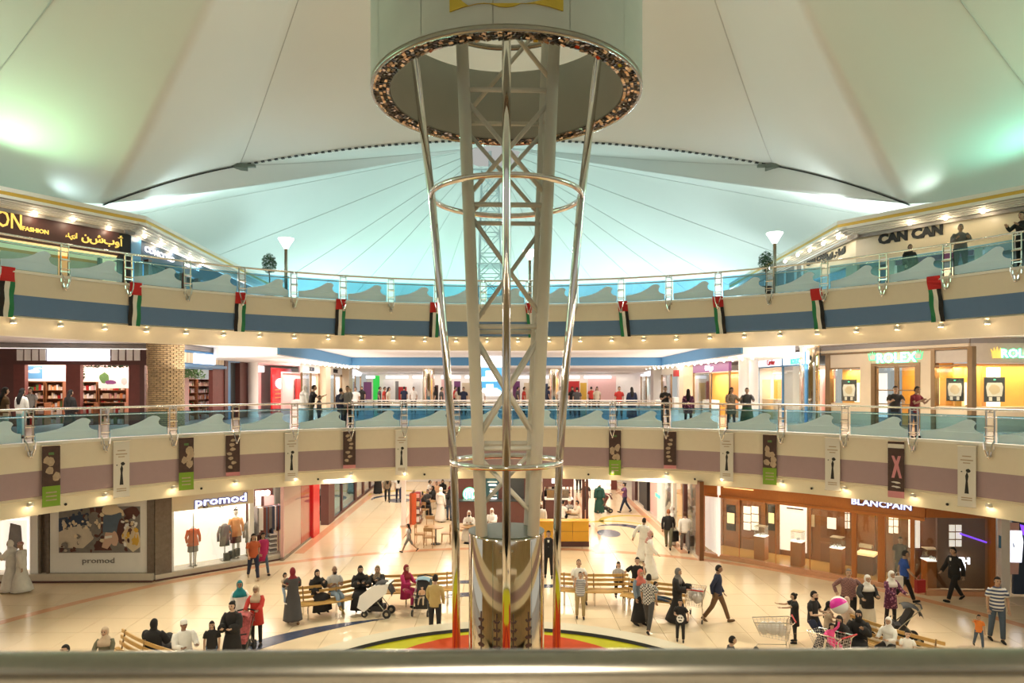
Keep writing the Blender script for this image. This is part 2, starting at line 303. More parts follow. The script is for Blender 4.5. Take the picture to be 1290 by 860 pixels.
# ---------------------------------------------------------------- balustrades
WAVE = [(.02, .02), (.98, .02), (.98, .33), (.93, .35), (.88, .40), (.845, .47), (.835, .56), (.85, .64), (.87, .68), (.85, .76), (.80, .82), (.73, .83), (.66, .77), (.58, .66), (.48, .55), (.36, .45), (.2, .37), (.02, .32)]
def balustrade(angs, zf, label, step):
    t = thing('balustrade', label, 'railing', (0, 0, zf))
    a0, a1 = angs[0]-step, angs[-1]+step; n = int((a1-a0)/1.5)
    def rail(r, z, rd, nm):
        MB().tube([ringp(a0+(a1-a0)*k/n, r, z) for k in range(n+1)], rd, 8).build(nm, 'chrome', t, True)
    rail(16.98, 1.04, .038, 'handrail'); rail(17.0, .80, .022, 'lower_rail')
    # post built in its own frame: x along the ring, y outward
    m = MB()
    for s in (-1, 1):
        m.box((s*.115, 0, .42), (.028, .06, 1.22)); m.tube([(s*.115, -.02, .10), (s*.12, -.12, .0), (s*.08, -.17, -.18), (s*.03, -.14, -.36)], .022, 6)
    for z in (.15, .55, .96): m.box((0, 0, z), (.24, .03, .03))
    for z in (.22, .5): m.tube([(-.14, -.05, z), (.14, -.05, z)], .02, 6)
    m.box((0, -.03, -.32), (.14, .07, .16)); m.tube([(0, 0, .96), (0, 0, 1.03)], .025, 6)
    bm = MB().sphere((0, 0, 0), .06, 10, 6)
    glob = bm.build('foot_ball', 'chrome', None, True); gm = glob.data; bpy.data.objects.remove(glob)
    pm = None
    for a in angs:
        if pm is None: o = m.build('post', 'chrome', t); pm = o.data
        else: o = link('post', pm, t)
        o.location = ringp(a, 16.92, 0); o.rotation_euler = (0, 0, -rad(a))
        g = link('foot_ball', gm, o); g.location = (0, -.1, -.40)
    pane = film = None
    for k, a in enumerate([angs[0]-step]+list(angs)):
        b0, b1 = .55, step-.55
        if pane is None:
            gp = MB().lathe([(16.98, .03), (16.98, .86), (17.0, .86), (17.0, .03), (16.98, .03)], 6, a0=rad(b0), a1=rad(b1)); o = gp.build('glass_pane', 'rail_glass', t, False); pane = o.data
            def fn(u, v, w): return ringp(b0+(b1-b0)*u, 16.97-.006*w, .02+.86*v)
            fm = MB().prism([(u, v*.98) for u, v in WAVE], fn).build('wave_film', 'wave_film', o); film = fm.data
        else:
            o = link('glass_pane', pane, t); fm = link('wave_film', film, o)
        o.rotation_euler = (0, 0, -rad(a))
    return t
balustrade(A1, F1, 'glass balustrade with wave decals around the first gallery above the mauve stripe', 7.62)
balustrade(A2, F2, 'glass balustrade with wave decals around the top gallery above the blue stripe', 6.72)
# ---------------------------------------------------------------- foreground handrail
fr = thing('foreground_handrail', 'thick steel handrail across the bottom edge, out of focus', 'railing', (0, CAMY+1.98, F1-.022))
MB().tube([(-4, 0, 1.005-.018), (-2, 0, 1.005-.01), (0, 0, 1.005), (2, 0, 1.005+.004), (4, 0, 1.012)], .058, 20).build('handrail', 'brushed_steel', fr, True)
for x in (-2.8, 2.8): MB().tube([(x, 0, 0), (x, 0, .97)], .03, 8).build('post', 'brushed_steel', fr, True)
struct('floor_bridge', MB().box((0, CAMY-.3, F1-.15), (12, 5, .3)), 'gallery_floor')
# ================================================================ central tower
tw = thing('central_tower', 'white lattice tower ringed by chrome poles rising through the atrium centre', 'tower')
MB().lathe([(.60, .0), (.60, .25), (.705, .25), (.705, 4.33), (.69, 4.36), (.66, 4.37), (.0, 4.37)], 64).build('mirror_drum', ['mirror_chrome'], tw, True); smooth_angle(tw.children[0], 35)
MB().lathe([(.0, 4.376), (.71, 4.376), (.715, 4.39), (.0, 4.395)], 48).build('drum_lid', 'dark_green_metal', tw)
for k in range(6):
    a = rad(20+60*k); MB().box((.7065*sin(a), .7065*cos(a), 2.3), (.006, .004, 4.0), -a).build('drum_seam', 'dark_green_metal', tw)
for k, a in enumerate((-34, -10, 14, 40)):   # leaf shaped cut outs on the drum
    mb = MB(); ar = rad(180+a)
    for q in range(6):
        z = 2.15+q*.15; w = .055-.006*q
        for s in (-1, 1):
            c = Vector((.712*sin(ar+s*.05), .712*cos(ar+s*.05), z)); mb.box(c, (w*1.3, .006, .06), -ar, ry=s*.6)
    mb.box((.712*sin(ar), .712*cos(ar), 2.4), (.02, .006, 1.3), -ar); mb.build('leaf_ornament', 'dark_brown', tw)
ROT = rad(2.2)
def colp(i, z):
    a = .50+(z-4.39)*.0425; sx, sy = ((-1, -1), (1, -1), (1, 1), (-1, 1))[i]; x, y = sx*a*.93, sy*a*.93
    return Vector((x*cos(ROT)-y*sin(ROT), x*sin(ROT)+y*cos(ROT), z))
for i in range(4): MB().tube([colp(i, 4.39), colp(i, 15.2)], .108, 16).build('lattice_column', 'lattice_paint', tw, True)
LV = [4.6, 5.97, 8.15, 10.3, 12.3, 14.6]
for i in range(4):
    j = (i+1) % 4
    for k, z in enumerate(LV):
        if k: MB().tube([colp(i, z), colp(j, z)], .045, 8).build('lattice_bar', 'lattice_paint', tw, True)
        if k < len(LV)-1:
            z2 = LV[k+1]
            if (k+i) % 2 or k in (1, 3): MB().tube([colp(i, z+.15), colp(j, z2-.15)], .042, 8).build('lattice_brace', 'lattice_paint', tw, True)
            if not (k+i) % 2 or k in (1, 2, 3): MB().tube([colp(j, z+.15), colp(i, z2-.15)], .042, 8).build('lattice_brace', 'lattice_paint', tw, True)
PR = [(0, .93), (4.4, .95), (5.67, .99), (7.5, 1.12), (10.6, 1.40), (13.4, 1.74)]
for k in range(4):
    a = rad(90*k); MB().tube([(r*sin(a), r*cos(a), z) for z, r in PR], .075, 14).build('chrome_pole', 'chrome', tw, True)
def hoop(r, z, rd, nm):
    MB().tube([(r*sin(2*PI*k/64), r*cos(2*PI*k/64), z) for k in range(64)], rd, 8, closed=True).build(nm, 'chrome', tw, True)
hoop(1.02, 5.67, .055, 'chrome_hoop'); hoop(1.40, 10.62, .055, 'chrome_hoop')
# floating drum at the top
dr = thing('hanging_drum', 'large cylindrical drum with mirrored mosaic rim at the tower top', 'drum', (0, 0, 12.46))
for k in range(13):
    a0 = 4.7+27.69*k-180; MB().lathe([(2.5, .10), (2.5, 1.55), (2.44, 1.55), (2.44, .10), (2.5, .10)], 8, a0=rad(a0+.12), a1=rad(a0+27.69-.12)).build('drum_panel', 'drum_panel', dr, True); smooth_angle(dr.children[-1], 40)
MB().lathe([(2.16, .03), (2.16, 1.5), (2.2, 1.5)], 72).build('inner_lining', 'drum_inner', dr, True)
MB().lathe([(2.49, .10), (2.51, .04), (2.50, .0), (2.46, .0), (2.44, .06)], 96).build('rim_band', 'brushed_steel', dr, True)
MB().lathe([(2.15, .045), (2.47, .045)], 72).build('rim_backing', 'mosaic_dark', dr)
mb = MB()
for k in range(150):
    for q, r in enumerate((2.19, 2.255, 2.32, 2.385, 2.44)):
        a = 2*PI*(k+.5*(q % 2))/150
        mb.box((r*sin(a), r*cos(a), .02), (.075, .052, .014), -a, rx=random.uniform(-.35, .35), ry=random.uniform(-.35, .35), mi=0 if random.random() < .62 else 1)
tag(mb.build('mosaic_piece', ['mosaic_mirror', 'mosaic_dark'], dr), kind='stuff')
MB().tube([(1.6*sin(2*PI*k/48), 1.6*cos(2*PI*k/48), 1.75) for k in range(48)], .06, 8, closed=True).build('top_hoop', 'brushed_steel', dr, True)
EM = [(-.40, .62), (-.40, .36), (-.30, .39), (-.2, .41), (-.10, .40), (-.05, .35), (0, .335), (.05, .345), (.12, .40), (.2, .41), (.30, .385), (.40, .345), (.40, .62), (.2, .75), (-.2, .75)]
MB().prism(EM, lambda u, v, w: ((2.505+.02*w)*sin(u*.88+PI), (2.505+.02*w)*cos(u*.88+PI), v)).build('gold_emblem', 'gold', dr)
for s in (-1, 1): MB().tube([(s*1.0, .6, 1.5), (s*.3, .3, 3.6)], .012, 5).build('stay_cable', 'cable_black', dr)
# ================================================================ tents
def tent(name, apex, za, bnd, n, label, pw=1.25, rings=14, seams=(), sag=0):
    t = thing(name, label, 'tent roof', (0, 0, 0))
    ax, ay = apex
    # boundary samples by walking the polygon
    pts = []
    for i, (x, y, z, hump) in enumerate(bnd):
        x2, y2, z2, _ = bnd[(i+1) % len(bnd)]
        for k in range(n):
            s = k/n; pts.append((x+(x2-x)*s, y+(y2-y)*s, z+(z2-z)*s+hump*4*s*(1-s)))
    def P(b, s):
        x, y, z = b; q = s**pw; return Vector((ax+(x-ax)*(1-s), ay+(y-ay)*(1-s), z+(za-z)*q))
    mb = MB(); vs = []; K = len(pts)
    for i in range(rings+1):
        s = .93*i/rings
        for b in pts: vs.append(P(b, s))
    fs = [(i*K+j, i*K+(j+1) % K, (i+1)*K+(j+1) % K, (i+1)*K+j) for i in range(rings) for j in range(K)]
    mb.add(vs, fs); mb.build('fabric_skin', 'tent_fabric', t, True)
    for idx in seams:
        i0 = int(idx) % len(bnd); fr = idx-int(idx); b = pts[(i0*n+int(round(fr*n))) % K]
        MB().tube([P(b, .92*q/20)+Vector((0, 0, -.015)) for q in range(21)], .02, 5).build('seam', 'seam_fabric', t)
    return t, pts
NB = [(-12, 17.9, 17.0, 1.15), (12, 17.9, 17.0, .15), (15.36, 13.2, 14.0, 0), (18.5, 12.5, 14.0, 0), (26, 7, 14.8, 0), (29, -4, 15, 0), (24, -20, 14, .5), (0, -27, 14, .5), (-24, -20, 14, 0), (-29, -4, 15, 0), (-26, 7, 14.8, 0), (-18.5, 12.5, 14.0, 0), (-15.36, 13.2, 14.0, .15)]
t1, p1 = tent('near_tent_roof', (0, 0), 26.5, NB, 10, 'near white tensile tent roof peaking above the central tower', 1.15, seams=(0, 1, 3.3, 10.7, 5, 9, 6, 7, 8))
FB = [(12, 17.9, 17.0, 1.15), (-12, 17.9, 17.0, .15), (-15.36, 13.2, 14.0, 0), (-18.5, 12.5, 14.0, 0), (-30, 18, 12.6, 0), (-26, 44, 11.4, 0), (-15, 60, 11.2, 0), (15, 60, 11.2, 0), (26, 44, 11.4, 0), (30, 18, 12.6, 0), (18.5, 12.5, 14.0, 0), (15.36, 13.2, 14.0, .15)]
t2, p2 = tent('far_tent_roof', (-1.2, 37.2), 24.6, FB, 10, 'far white tensile tent roof peaking over the lattice mast', 1.06, seams=[0, 1, 3, 4, 4.5, 5, 5.3, 5.6, 6, 6.2, 6.4, 6.6, 6.8, 7, 7.4, 7.7, 8, 8.5, 9, 10])
# dark laced joint between the two tents
vj = thing('laced_roof_joint', 'dark laced rope joint curving between the two tent roofs', 'roof joint')
line = []
for i in (12, 0, 1):
    x, y, z, h = NB[i]; x2, y2, z2, _ = NB[(i+1) % 13]
    for k in range(40): s = k/40; line.append(Vector((x+(x2-x)*s, y+(y2-y)*s, z+(z2-z)*s+h*4*s*(1-s)-.05)))
x, y, z, _ = NB[2]; line.append(Vector((x, y, z-.05)))
lace = MB(); 
for a, b in zip(line, line[1:]):
    d = (b-a); n = max(1, int(d.length/.30))
    for k in range(n):
        p = a+d*((k+.5)/n); yaw = math.atan2(d.y, d.x); lace.box(p, (.15, .12, .05), yaw, ry=-math.atan2(d.z, math.hypot(d.x, d.y)))
tag(lace.build('lacing', 'cable_black', vj), kind='stuff')
MB().tube(line, .02, 5).build('edge_cable', 'seam_fabric', vj)
for s in (-1, 1):
    p = Vector((s*12, 17.9, 16.9)); mb = MB(); mb.box(p, (.7, .5, .16), s*-.35); mb.box(p+Vector((s*.25, -.1, .06)), (.35, .3, .3), .4); mb.box(p+Vector((-s*.45, 0, .05)), (.5, .18, .12), 0); mb.tube([p, p+Vector((0, 0, .5))], .05, 6); mb.build('clamp_plate', 'dark_green_metal', vj)
# far lattice mast
ms = thing('lattice_mast', 'slim pale lattice mast under the far tent peak', 'mast', (-1.2, 37.2, 9.0))
def mp(i, z): w = .95-.028*z; return Vector(((-1, 1, 1, -1)[i]*w, (-1, -1, 1, 1)[i]*w, z+(1.6 if z else 0)))
mat('mast_paint', (.52, .60, .60), .5, noise=.04)
for i in range(4):
    MB().tube([mp(i, 0), mp(i, 12.0)], .06, 6).build('mast_leg', 'mast_paint', ms)
    mb = MB()
    for k in range(8):
        z = k*1.5; j = (i+1) % 4; mb.tube([mp(i, z), mp(j, z+1.5)], .03, 4); mb.tube([mp(j, z), mp(i, z+1.5)], .03, 4); mb.tube([mp(i, z+1.5), mp(j, z+1.5)], .035, 4)
    mb.build('mast_brace', 'mast_paint', ms)
mb = MB(); mb.tube([(0, 0, 13.6), (0, 0, 15.2)], .12, 8); mb.box((0, 0, 13.62), (2.6, 1.6, .12)); mb.build('mast_head', 'mast_paint', ms); MB().box((0, 0, 6.8), (2.2, 2.2, .08)).build('mast_platform', 'mast_paint', ms)

# the unseen south side, reflected in the chrome
struct('wall_south', MB().lathe([(20.5, 0), (20.5, 5.1)], 40, a0=rad(105), a1=rad(255)), 'stone_warm'); struct('wall_south_upper', MB().lathe([(21.5, 5.3), (21.5, 8.9)], 40, a0=rad(105), a1=rad(255)), 'stone_warm')
struct('floor_south', MB().box((0, -20, -.16), (60, 20, .26)), 'grout')
# ================================================================ shops
class Fac:
    """a facade line from p0 to p1 (plan); d = distance in front of the line, towards the atrium"""
    def __init__(s, p0, p1):
        s.p = Vector((p0[0], p0[1], 0)); q = Vector((p1[0], p1[1], 0)); s.L = (q-s.p).length; s.d = (q-s.p).normalized()
        s.n = Vector((s.d.y, -s.d.x, 0))
        s.rz = math.atan2(s.d.y, s.d.x)
    def u(s, px, d=0):
        k = (px-CX)/FPX; o = s.p+s.n*d      # X = k*(y-CAMY)
        den = s.d.x-k*s.d.y
        return (k*(o.y-CAMY)-o.x)/den
    def z(s, px, py, d=0):
        P = s.at(s.u(px, d), 0, d); return CAMZ+(CY-py)*(P.y-CAMY)/FPX
    def at(s, u, z, d=0): return s.p+s.d*u+s.n*d+Vector((0, 0, z))
    def box(s, mb, u0, u1, z0, z1, d0=0, d1=.1, mi=0):
        if u1 < u0: u0, u1 = u1, u0
        return mb.box(s.at((u0+u1)/2, (z0+z1)/2, (d0+d1)/2), (u1-u0, abs(d1-d0), abs(z1-z0)), s.rz, mi)
    def B(s, name, m, parent, u0, u1, z0, z1, d0=0, d1=.1): return s.box(MB(), u0, u1, z0, z1, d0, d1).build(name, m, parent)
    def px(s, name, m, parent, x0, x1, y0, y1, d0=0, d1=.1, ref=None):
        """box from pixel columns x0..x1 and rows y0..y1 read at column ref"""
        r = (x0+x1)/2 if ref is None else ref
        return s.B(name, m, parent, s.u(x0, d1), s.u(x1, d1), s.z(r, y1, d1), s.z(r, y0, d1), d0, d1)
    def text(s, t, m, px, py, h, parent, d=.1, ext=.015, off=0, sx=1, ref=None, spacing=1, name='lettering'):
        u = s.u(px, d); P = s.at(u, s.z(px, py, d), d); sc = (P.y-CAMY)/FPX
        return text(t, m, h*sc*1.38, P, s.d, parent, name, ext, off, sx=sx, spacing=spacing)
def shop_light(f, u, z, d, sx, sy, p, col=(1, .9, .78)):
    P = f.at(u, z, d); o = light('AREA', P, p*1.8, col, None, sx, sy, name='shop_light'); o.rotation_euler = (0, 0, f.rz); return o
wood('wood_orange', (.42, .13, .025), (.60, .21, .05)); wood('wood_mid', (.24, .085, .022), (.36, .14, .04)); wood('wood_brown', (.16, .06, .02), (.28, .11, .04)); wood('wood_slat', (.45, .25, .07), (.62, .38, .12), axis='X'); wood('wood_chair', (.34, .19, .08), (.48, .29, .13))
mat('shop_brown', (.10, .035, .028), .45, noise=.15); mat('red_brown', (.17, .045, .035), .5, noise=.2); mat('shop_blue', (.07, .22, .42), .35, noise=.05); mat('band_blue', (.10, .30, .55), .6, noise=.03)
mat('granite_brown', (.17, .13, .10), .2, noise=.35, nscale=9); mat('stone_light', (.62, .55, .45), .25, noise=.08); mat('stone_cream', (.72, .60, .42), .3, noise=.05, nscale=3)
mat('brick_tan', (.36, .25, .12), .8, noise=.5, nscale=3); mat('mortar', (.10, .07, .05), .9); mat('mall_white', (.86, .83, .80), .5, noise=.02); mat('bronze', (.28, .18, .09), .35, .6, noise=.1)
mat('vent_grey', (.30, .27, .25), .5, noise=.1); mat('purple', (.18, .05, .16), .5); mat('magenta_dark', (.32, .03, .09), .5); mat('pink_wall', (.80, .50, .48), .4, noise=.05); mat('red_gloss', (.62, .02, .025), .12, noise=.04)
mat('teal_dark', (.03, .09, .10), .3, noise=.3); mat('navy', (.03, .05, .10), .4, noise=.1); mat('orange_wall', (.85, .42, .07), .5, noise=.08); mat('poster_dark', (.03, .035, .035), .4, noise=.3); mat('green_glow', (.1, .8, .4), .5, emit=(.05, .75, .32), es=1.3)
mat('green_bright', (.02, .45, .06), .5, emit=(.01, .5, .04), es=.5); mat('yellow_counter', (.78, .40, .03), .35, noise=.05); mat('cloth_orange', (.62, .12, .04), .8, noise=.1); mat('cloth_grey', (.22, .20, .19), .8, noise=.2); mat('cloth_peach', (.75, .32, .12), .8, noise=.1)
mat('mannequin_white', (.85, .80, .76), .35); mat('skin_print', (.62, .42, .32), .6); mat('leaf', (.03, .10, .03), .6, noise=.4, nscale=20); mat('leaf_bright', (.10, .20, .06), .6, noise=.4, nscale=20); mat('screen_blue', (.1, .4, .7), .4, emit=(.06, .32, .60), es=.9)
mat('gold_sign', (.8, .6, .15), .4, emit=(.85, .60, .12), es=.9); mat('sign_blue_white', (.9, .93, 1), .5, emit=(.80, .86, 1), es=1.6)
def prints(name, parent, f, x0, x1, y0, y1, d, items, base):
    """a flat printed panel (own mesh) with flat colour shapes lying on it; items: (material, [(u,v)...])"""
    o = f.px(name, base, parent, x0, x1, y0, y1, d, d+.03); r = (x0+x1)/2
    ua, ub = f.u(x0, d+.03), f.u(x1, d+.03); za, zb = f.z(r, y1, d+.03), f.z(r, y0, d+.03)
    for k, (m, poly) in enumerate(items):
        MB().prism(poly, lambda u, v, w: f.at(ua+(ub-ua)*u, za+(zb-za)*v, d+.031+.0005*k+.002*w)).build('print', m, o)
    return o
def blob(cx, cy, rx, ry, n=12, j=.15, seed=0):
    R = random.Random(seed); return [(cx+rx*cos(2*PI*k/n)*(1+R.uniform(-j, j)), cy+ry*sin(2*PI*k/n)*(1+R.uniform(-j, j))) for k in range(n)]
PALE = ['white', 'mall_white', 'pink_wall', 'stone_cream', 'white', 'cloth_peach', 'mall_white', 'red', 'stone_cream', 'leaf_bright']
def shelf(f, u0, u1, z0, z1, d0, d1, label, seed, rows=5, mats=PALE, frame='wood_brown', cat='shelf'):
    R = random.Random(seed); P = f.at((u0+u1)/2, z0, (d0+d1)/2); t = thing('shelf_unit', label, cat, P, f.rz)
    w, dp, h = abs(u1-u0), abs(d1-d0), z1-z0
    MB().box((0, dp*.5-.01, h/2), (w, .02, h)).build('back_panel', frame, t)
    for s in (-1, 1): MB().box((s*(w/2-.015), 0, h/2), (.03, dp, h)).build('side_panel', frame, t)
    st = MB()
    for r in range(rows+1): MB().box((0, 0, h*r/rows+(.01 if r == 0 else -.012)), (w-.06, dp*.96, .024)).build('shelf_board', frame, t)
    for r in range(rows):
        x = -w/2+.06; zb = h*r/rows+.024 if r == 0 else h*r/rows
        while x < w/2-.12:
            ww = R.uniform(.06, .16); hh = R.uniform(.35, .82)*h/rows*.9
            st.box((x+ww/2, R.uniform(-.05, .05)*dp, zb+hh/2), (ww*.85, dp*.45, hh), 0, R.randrange(len(mats))); x += ww
    tag(st.build('goods', mats, t), kind='stuff'); return t
def wallthing(name, label, cat, f): return thing(name, label, cat, (0, 0, 0))
def column(name, x, y, r, z0, z1, m, label, cat='column'):
    t = thing('column', label, cat, (x, y, z0)); h = z1-z0
    MB().lathe([(0, 0), (r*1.08, 0), (r*1.08, .12), (r, .15), (r, h-.15), (r*1.06, h-.12), (r*1.06, h)], 28).build('shaft', m, t, True); smooth_angle(t.children[0], 30)
    return t
# ---------------------------------------------------------------- first floor, left: cosmetics shop with lit sign
fA = Fac((-23.6, 16.6), (-14.9, 18.05))
t = wallthing('storefront', 'dark brown storefront with white lit sign panels beside the brick column', 'shop front', fA)
zA = lambda y: fA.z(90, y)
fA.B('lintel', 'shop_brown', t, 0, fA.L-.1, zA(459.5), 8.72, -.25, 0); fA.B('vent_strip', 'vent_grey', t, 0, fA.L, 8.72, 8.92, -.3, .02)
fA.B('light_strip', 'lit_white', t, 0, fA.L, 8.69, 8.72, -.02, .03)
x = 20
for k in range(4): fA.px('sign_panel', 'sign_blue_white' if 0 else 'mall_white', t, x+1, x+8.6, 440, 454, 0, .05); x += 9.6
fA.px('sign_panel', 'sign_blue_white', t, 59, 138, 439.5, 454.5, 0, .05)
x = 139.5
for k in range(4): fA.px('sign_panel', 'mall_white', t, x+1, x+8.4, 440, 454, 0, .05); x += 9.4
fA.text('ةديرج', 'sign_white', 78, 444, 8, t, .06, off=.012) if 0 else None
for a, b, sd in ((64, 92, 3), (113, 137, 4)):
    o = MB(); R = random.Random(sd); ua, ub = fA.u(a, .06), fA.u(b, .06); n = 7
    for k in range(n):
        uu = ua+(ub-ua)*(k+.5)/n; hh = R.uniform(.12, .30); fA.box(o, uu-.055, uu+.055, zA(450), zA(450)+hh, .06, .08); fA.box(o, uu-.12, uu+.12, zA(450), zA(450)+.06, .06, .08)
    o.build('sign_lettering', 'sign_white', t)
for a, b, m in ((-10, 17, 'shop_brown'), (17, 31, 'red_brown'), (83, 101, 'red_brown'), (162, 176, 'red_brown'), (176, 182, 'shop_brown')):
    fA.B('pier', m, t, fA.u(a), fA.u(b), F1, zA(459), -.3, 0)
fA.B('interior_wall', 'pink_wall', t, 0, fA.L-.2, F1, 8.6, -2.6, -2.5); fA.B('interior_ceiling', 'mall_white', t, 0, fA.L-.3, 8.5, 8.56, -2.5, -.3); fA.B('interior_partition', 'mall_white', t, fA.L-1.0, fA.L-.9, F1, 8.5, -2.5, -.3)
shop_light(fA, fA.u(60), 8.4, -1.4, 4, 1.6, 120, (1, .84, .72)); shop_light(fA, fA.u(130), 8.4, -1.4, 3.4, 1.6, 140, (1, .84, .72))
prints('wall_poster', t, fA, 33, 82, 460, 480, -2.45, [('band_blue', [(0, .15), (.42, .15), (.42, .95), (0, .95)]), ('white', blob(.2, .62, .16, .12, seed=1)), ('white', blob(.3, .8, .12, .06, seed=2))], 'mall_white')
prints('wall_poster', t, fA, 124, 162, 467, 489, -1.6, [('leaf_bright', blob(.2, .6, .16, .3, seed=3)), ('purple', blob(.4, .35, .2, .12, seed=4)), ('pink_wall', blob(.85, .4, .1, .2, seed=5))], 'mall_white')
for a, b, lab in ((34, 58, 'shelf of skincare bottles at the left of the brown cosmetics shop'), (60, 82, 'shelf of gift boxes beneath the blue and white poster'), (103, 124, 'shelf of soaps beside the shop entrance under hanging leaves'), (126, 161, 'wide shelf of pink and white jars under the green poster')):
    shelf(fA, fA.u(a, -2.1), fA.u(b, -2.1), F1, F1+1.95, -2.3, -1.9, lab, a)
for a, b, lab in ((104, 122, 'low dark table piled with boxes near the shop entrance'), (128, 160, 'low display table of white jars behind the balustrade'), (37, 60, 'low display table with bottles inside the left window')):
    shelf(fA, fA.u(a, -.9), fA.u(b, -.9), F1, F1+1.0, -1.2, -.6, lab, b, 2)
lf = thing('hanging_garland', 'dark green leaf garland hanging at the brown shop entrance', 'garland', fA.at(fA.u(128), 8.05, -.6)); mb = MB(); R = random.Random(5)
for k in range(420): mb.box((R.uniform(-1.1, 1.1), R.uniform(-.2, .2), R.uniform(-.15, .25)), (.10, .05, .015), R.uniform(0, 6), 0, R.uniform(-1, 1), R.uniform(-1, 1))
for k in range(140): mb.box((-1.2+R.uniform(-.1, .1), R.uniform(-.2, .2), R.uniform(-1.1, .1)), (.10, .05, .015), R.uniform(0, 6), 0, R.uniform(-1, 1), R.uniform(-1, 1))
tag(mb.build('leaf', 'leaf', lf), kind='stuff')
# brick column
bc = thing('brick_column', 'thick round column clad in tan bricks on the first gallery', 'column', (-14.75, 16.75, F1))
MB().lathe([(0, 0), (.70, 0), (.70, 3.6), (.0, 3.6)], 24).build('mortar_core', 'mortar', bc)
mb = MB(); R = random.Random(8); n = 18
for r in range(42):
    for k in range(n):
        a = 2*PI*(k+.5*(r % 2))/n; q = .705+R.uniform(-.012, .014)
        mb.box((q*sin(a), q*cos(a), .045+r*.0855), (.222+R.uniform(-.01, .01), .07, .060), -a)
tag(mb.build('brick', 'brick_tan', bc), kind='stuff')
# ---------------------------------------------------------------- first floor, left return: blue shop, red shop, far shops
fB = Fac((-14.6, 17.6), (-14.6, 28.5))
t = wallthing('storefront', 'blue framed storefront with white lit panel sign right of the brick column', 'shop front', fB)
zb = lambda px, y: fB.z(px, y)
UB = fB.u
fB.B('vent_strip', 'vent_grey', t, 0, fB.L, 8.72, 8.92, -.3, .02); fB.B('lintel', 'shop_blue', t, UB(225), UB(283), 7.85, 8.7, -.2, 0); fB.B('lintel_moulding', 'shop_blue', t, UB(225), UB(283), 7.92, 8.06, 0, .12)
fB.B('sign_panel', 'sign_white', t, UB(243), UB(270), 8.12, 8.58, 0, .05)
for a, b in ((230, 234), (234.8, 238.5), (239.2, 242.5), (270.8, 274), (274.6, 277.6), (278.2, 281)): fB.B('sign_panel', 'stone_cream', t, UB(a), UB(b), 8.12, 8.58, 0, .05)
for a, b, m in ((223, 230, 'shop_blue'), (268, 282, 'red_brown'), (282, 286, 'shop_brown'), (286, 289, 'shop_blue'), (301, 312, 'shop_brown')): fB.B('pier', m, t, UB(a), UB(b), F1, 7.9 if a == 268 else 8.7, -.2, .0 if a == 268 else .06)
fB.B('door_head', 'shop_blue', t, UB(286), UB(302), 8.3, 8.6, -.1, .06); fB.B('side_poster', 'poster_dark', t, UB(289), UB(301), F1, 8.3, -.25, -.2)
fB.B('interior_wall', 'mall_white', t, 2.6, UB(312), F1, 8.6, -3.0, -2.9); fB.B('interior_ceiling', 'mall_white', t, 2.6, UB(312), 8.5, 8.56, -2.9, -.2)
shop_light(fB, 4.2, 8.4, -1.4, 3.2, 1.6, 110, (1, .86, .74))
for a, b, lab in ((229, 246, 'shelf of bottles nearest the brick column in the blue shop'), (247, 266, 'shelf of red and white jars deeper in the blue shop')):
    shelf(fB, UB(a, -1.5), UB(b, -1.5), F1, F1+2.1, -1.8, -1.4, lab, a, 6)
lf = thing('hanging_garland', 'green leafy garland over the shelves in the blue shop', 'garland', fB.at(UB(247), 7.65, -.7)); mb = MB(); R = random.Random(15)
for k in range(520): mb.box((R.uniform(-.3, .3), R.uniform(-2.0, 2.0), R.uniform(-.2, .28)), (.12, .06, .015), R.uniform(0, 6), 0, R.uniform(-1, 1), R.uniform(-1, 1))
tag(mb.build('leaf', 'leaf_bright', lf), kind='stuff')
column('column', -14.25, 25.6, .27, F1, 8.95, 'mall_white', 'white round column between the blue shop and the red shop')
fC = Fac((-14.6, 25.9), (-14.6, 33.8)); UC = fC.u
t = wallthing('storefront', 'red and pink storefront with a glowing round sign in the first gallery corridor', 'shop front', fC)
fC.B('lintel', 'magenta_dark', t, 0, fC.L, 8.35, 8.7, -.2, 0); fC.B('white_bulkhead', 'lit_white', t, 0, UC(349), 7.9, 8.3, -.9, -.8)
fC.B('pink_partition', 'pink_wall', t, UC(322), UC(347), F1, 8.3, -1.0, -.9); fC.B('orange_door_frame', 'cloth_orange', t, UC(330), UC(335), F1, 7.5, -.9, -.82)
fC.B('red_partition', 'red_gloss', t, UC(347), UC(371), F1, 8.2, -.3, -.2)
mb = MB(); mb.prism(blob(0, 0, 1.15, .36, 16, .08, 3), lambda u, v, w: fC.at(UC(358.5)+u, fC.z(358.5, 483)+v, -.19+.06*w)); mb.build('round_sign', 'sign_white', t)
for k in range(3): fC.B('sign_lettering', 'cloth_peach', t, UC(350), UC(368), 6.75-.25*k, 6.82-.25*k, -.2, -.17)
shop_light(fC, 3.5, 8.2, .8, 5, 1.5, 90, (1, .75, .7))
column('column', -14.0, 34.1, .27, F1, 8.95, 'mall_white', 'white round column right of the red shop')
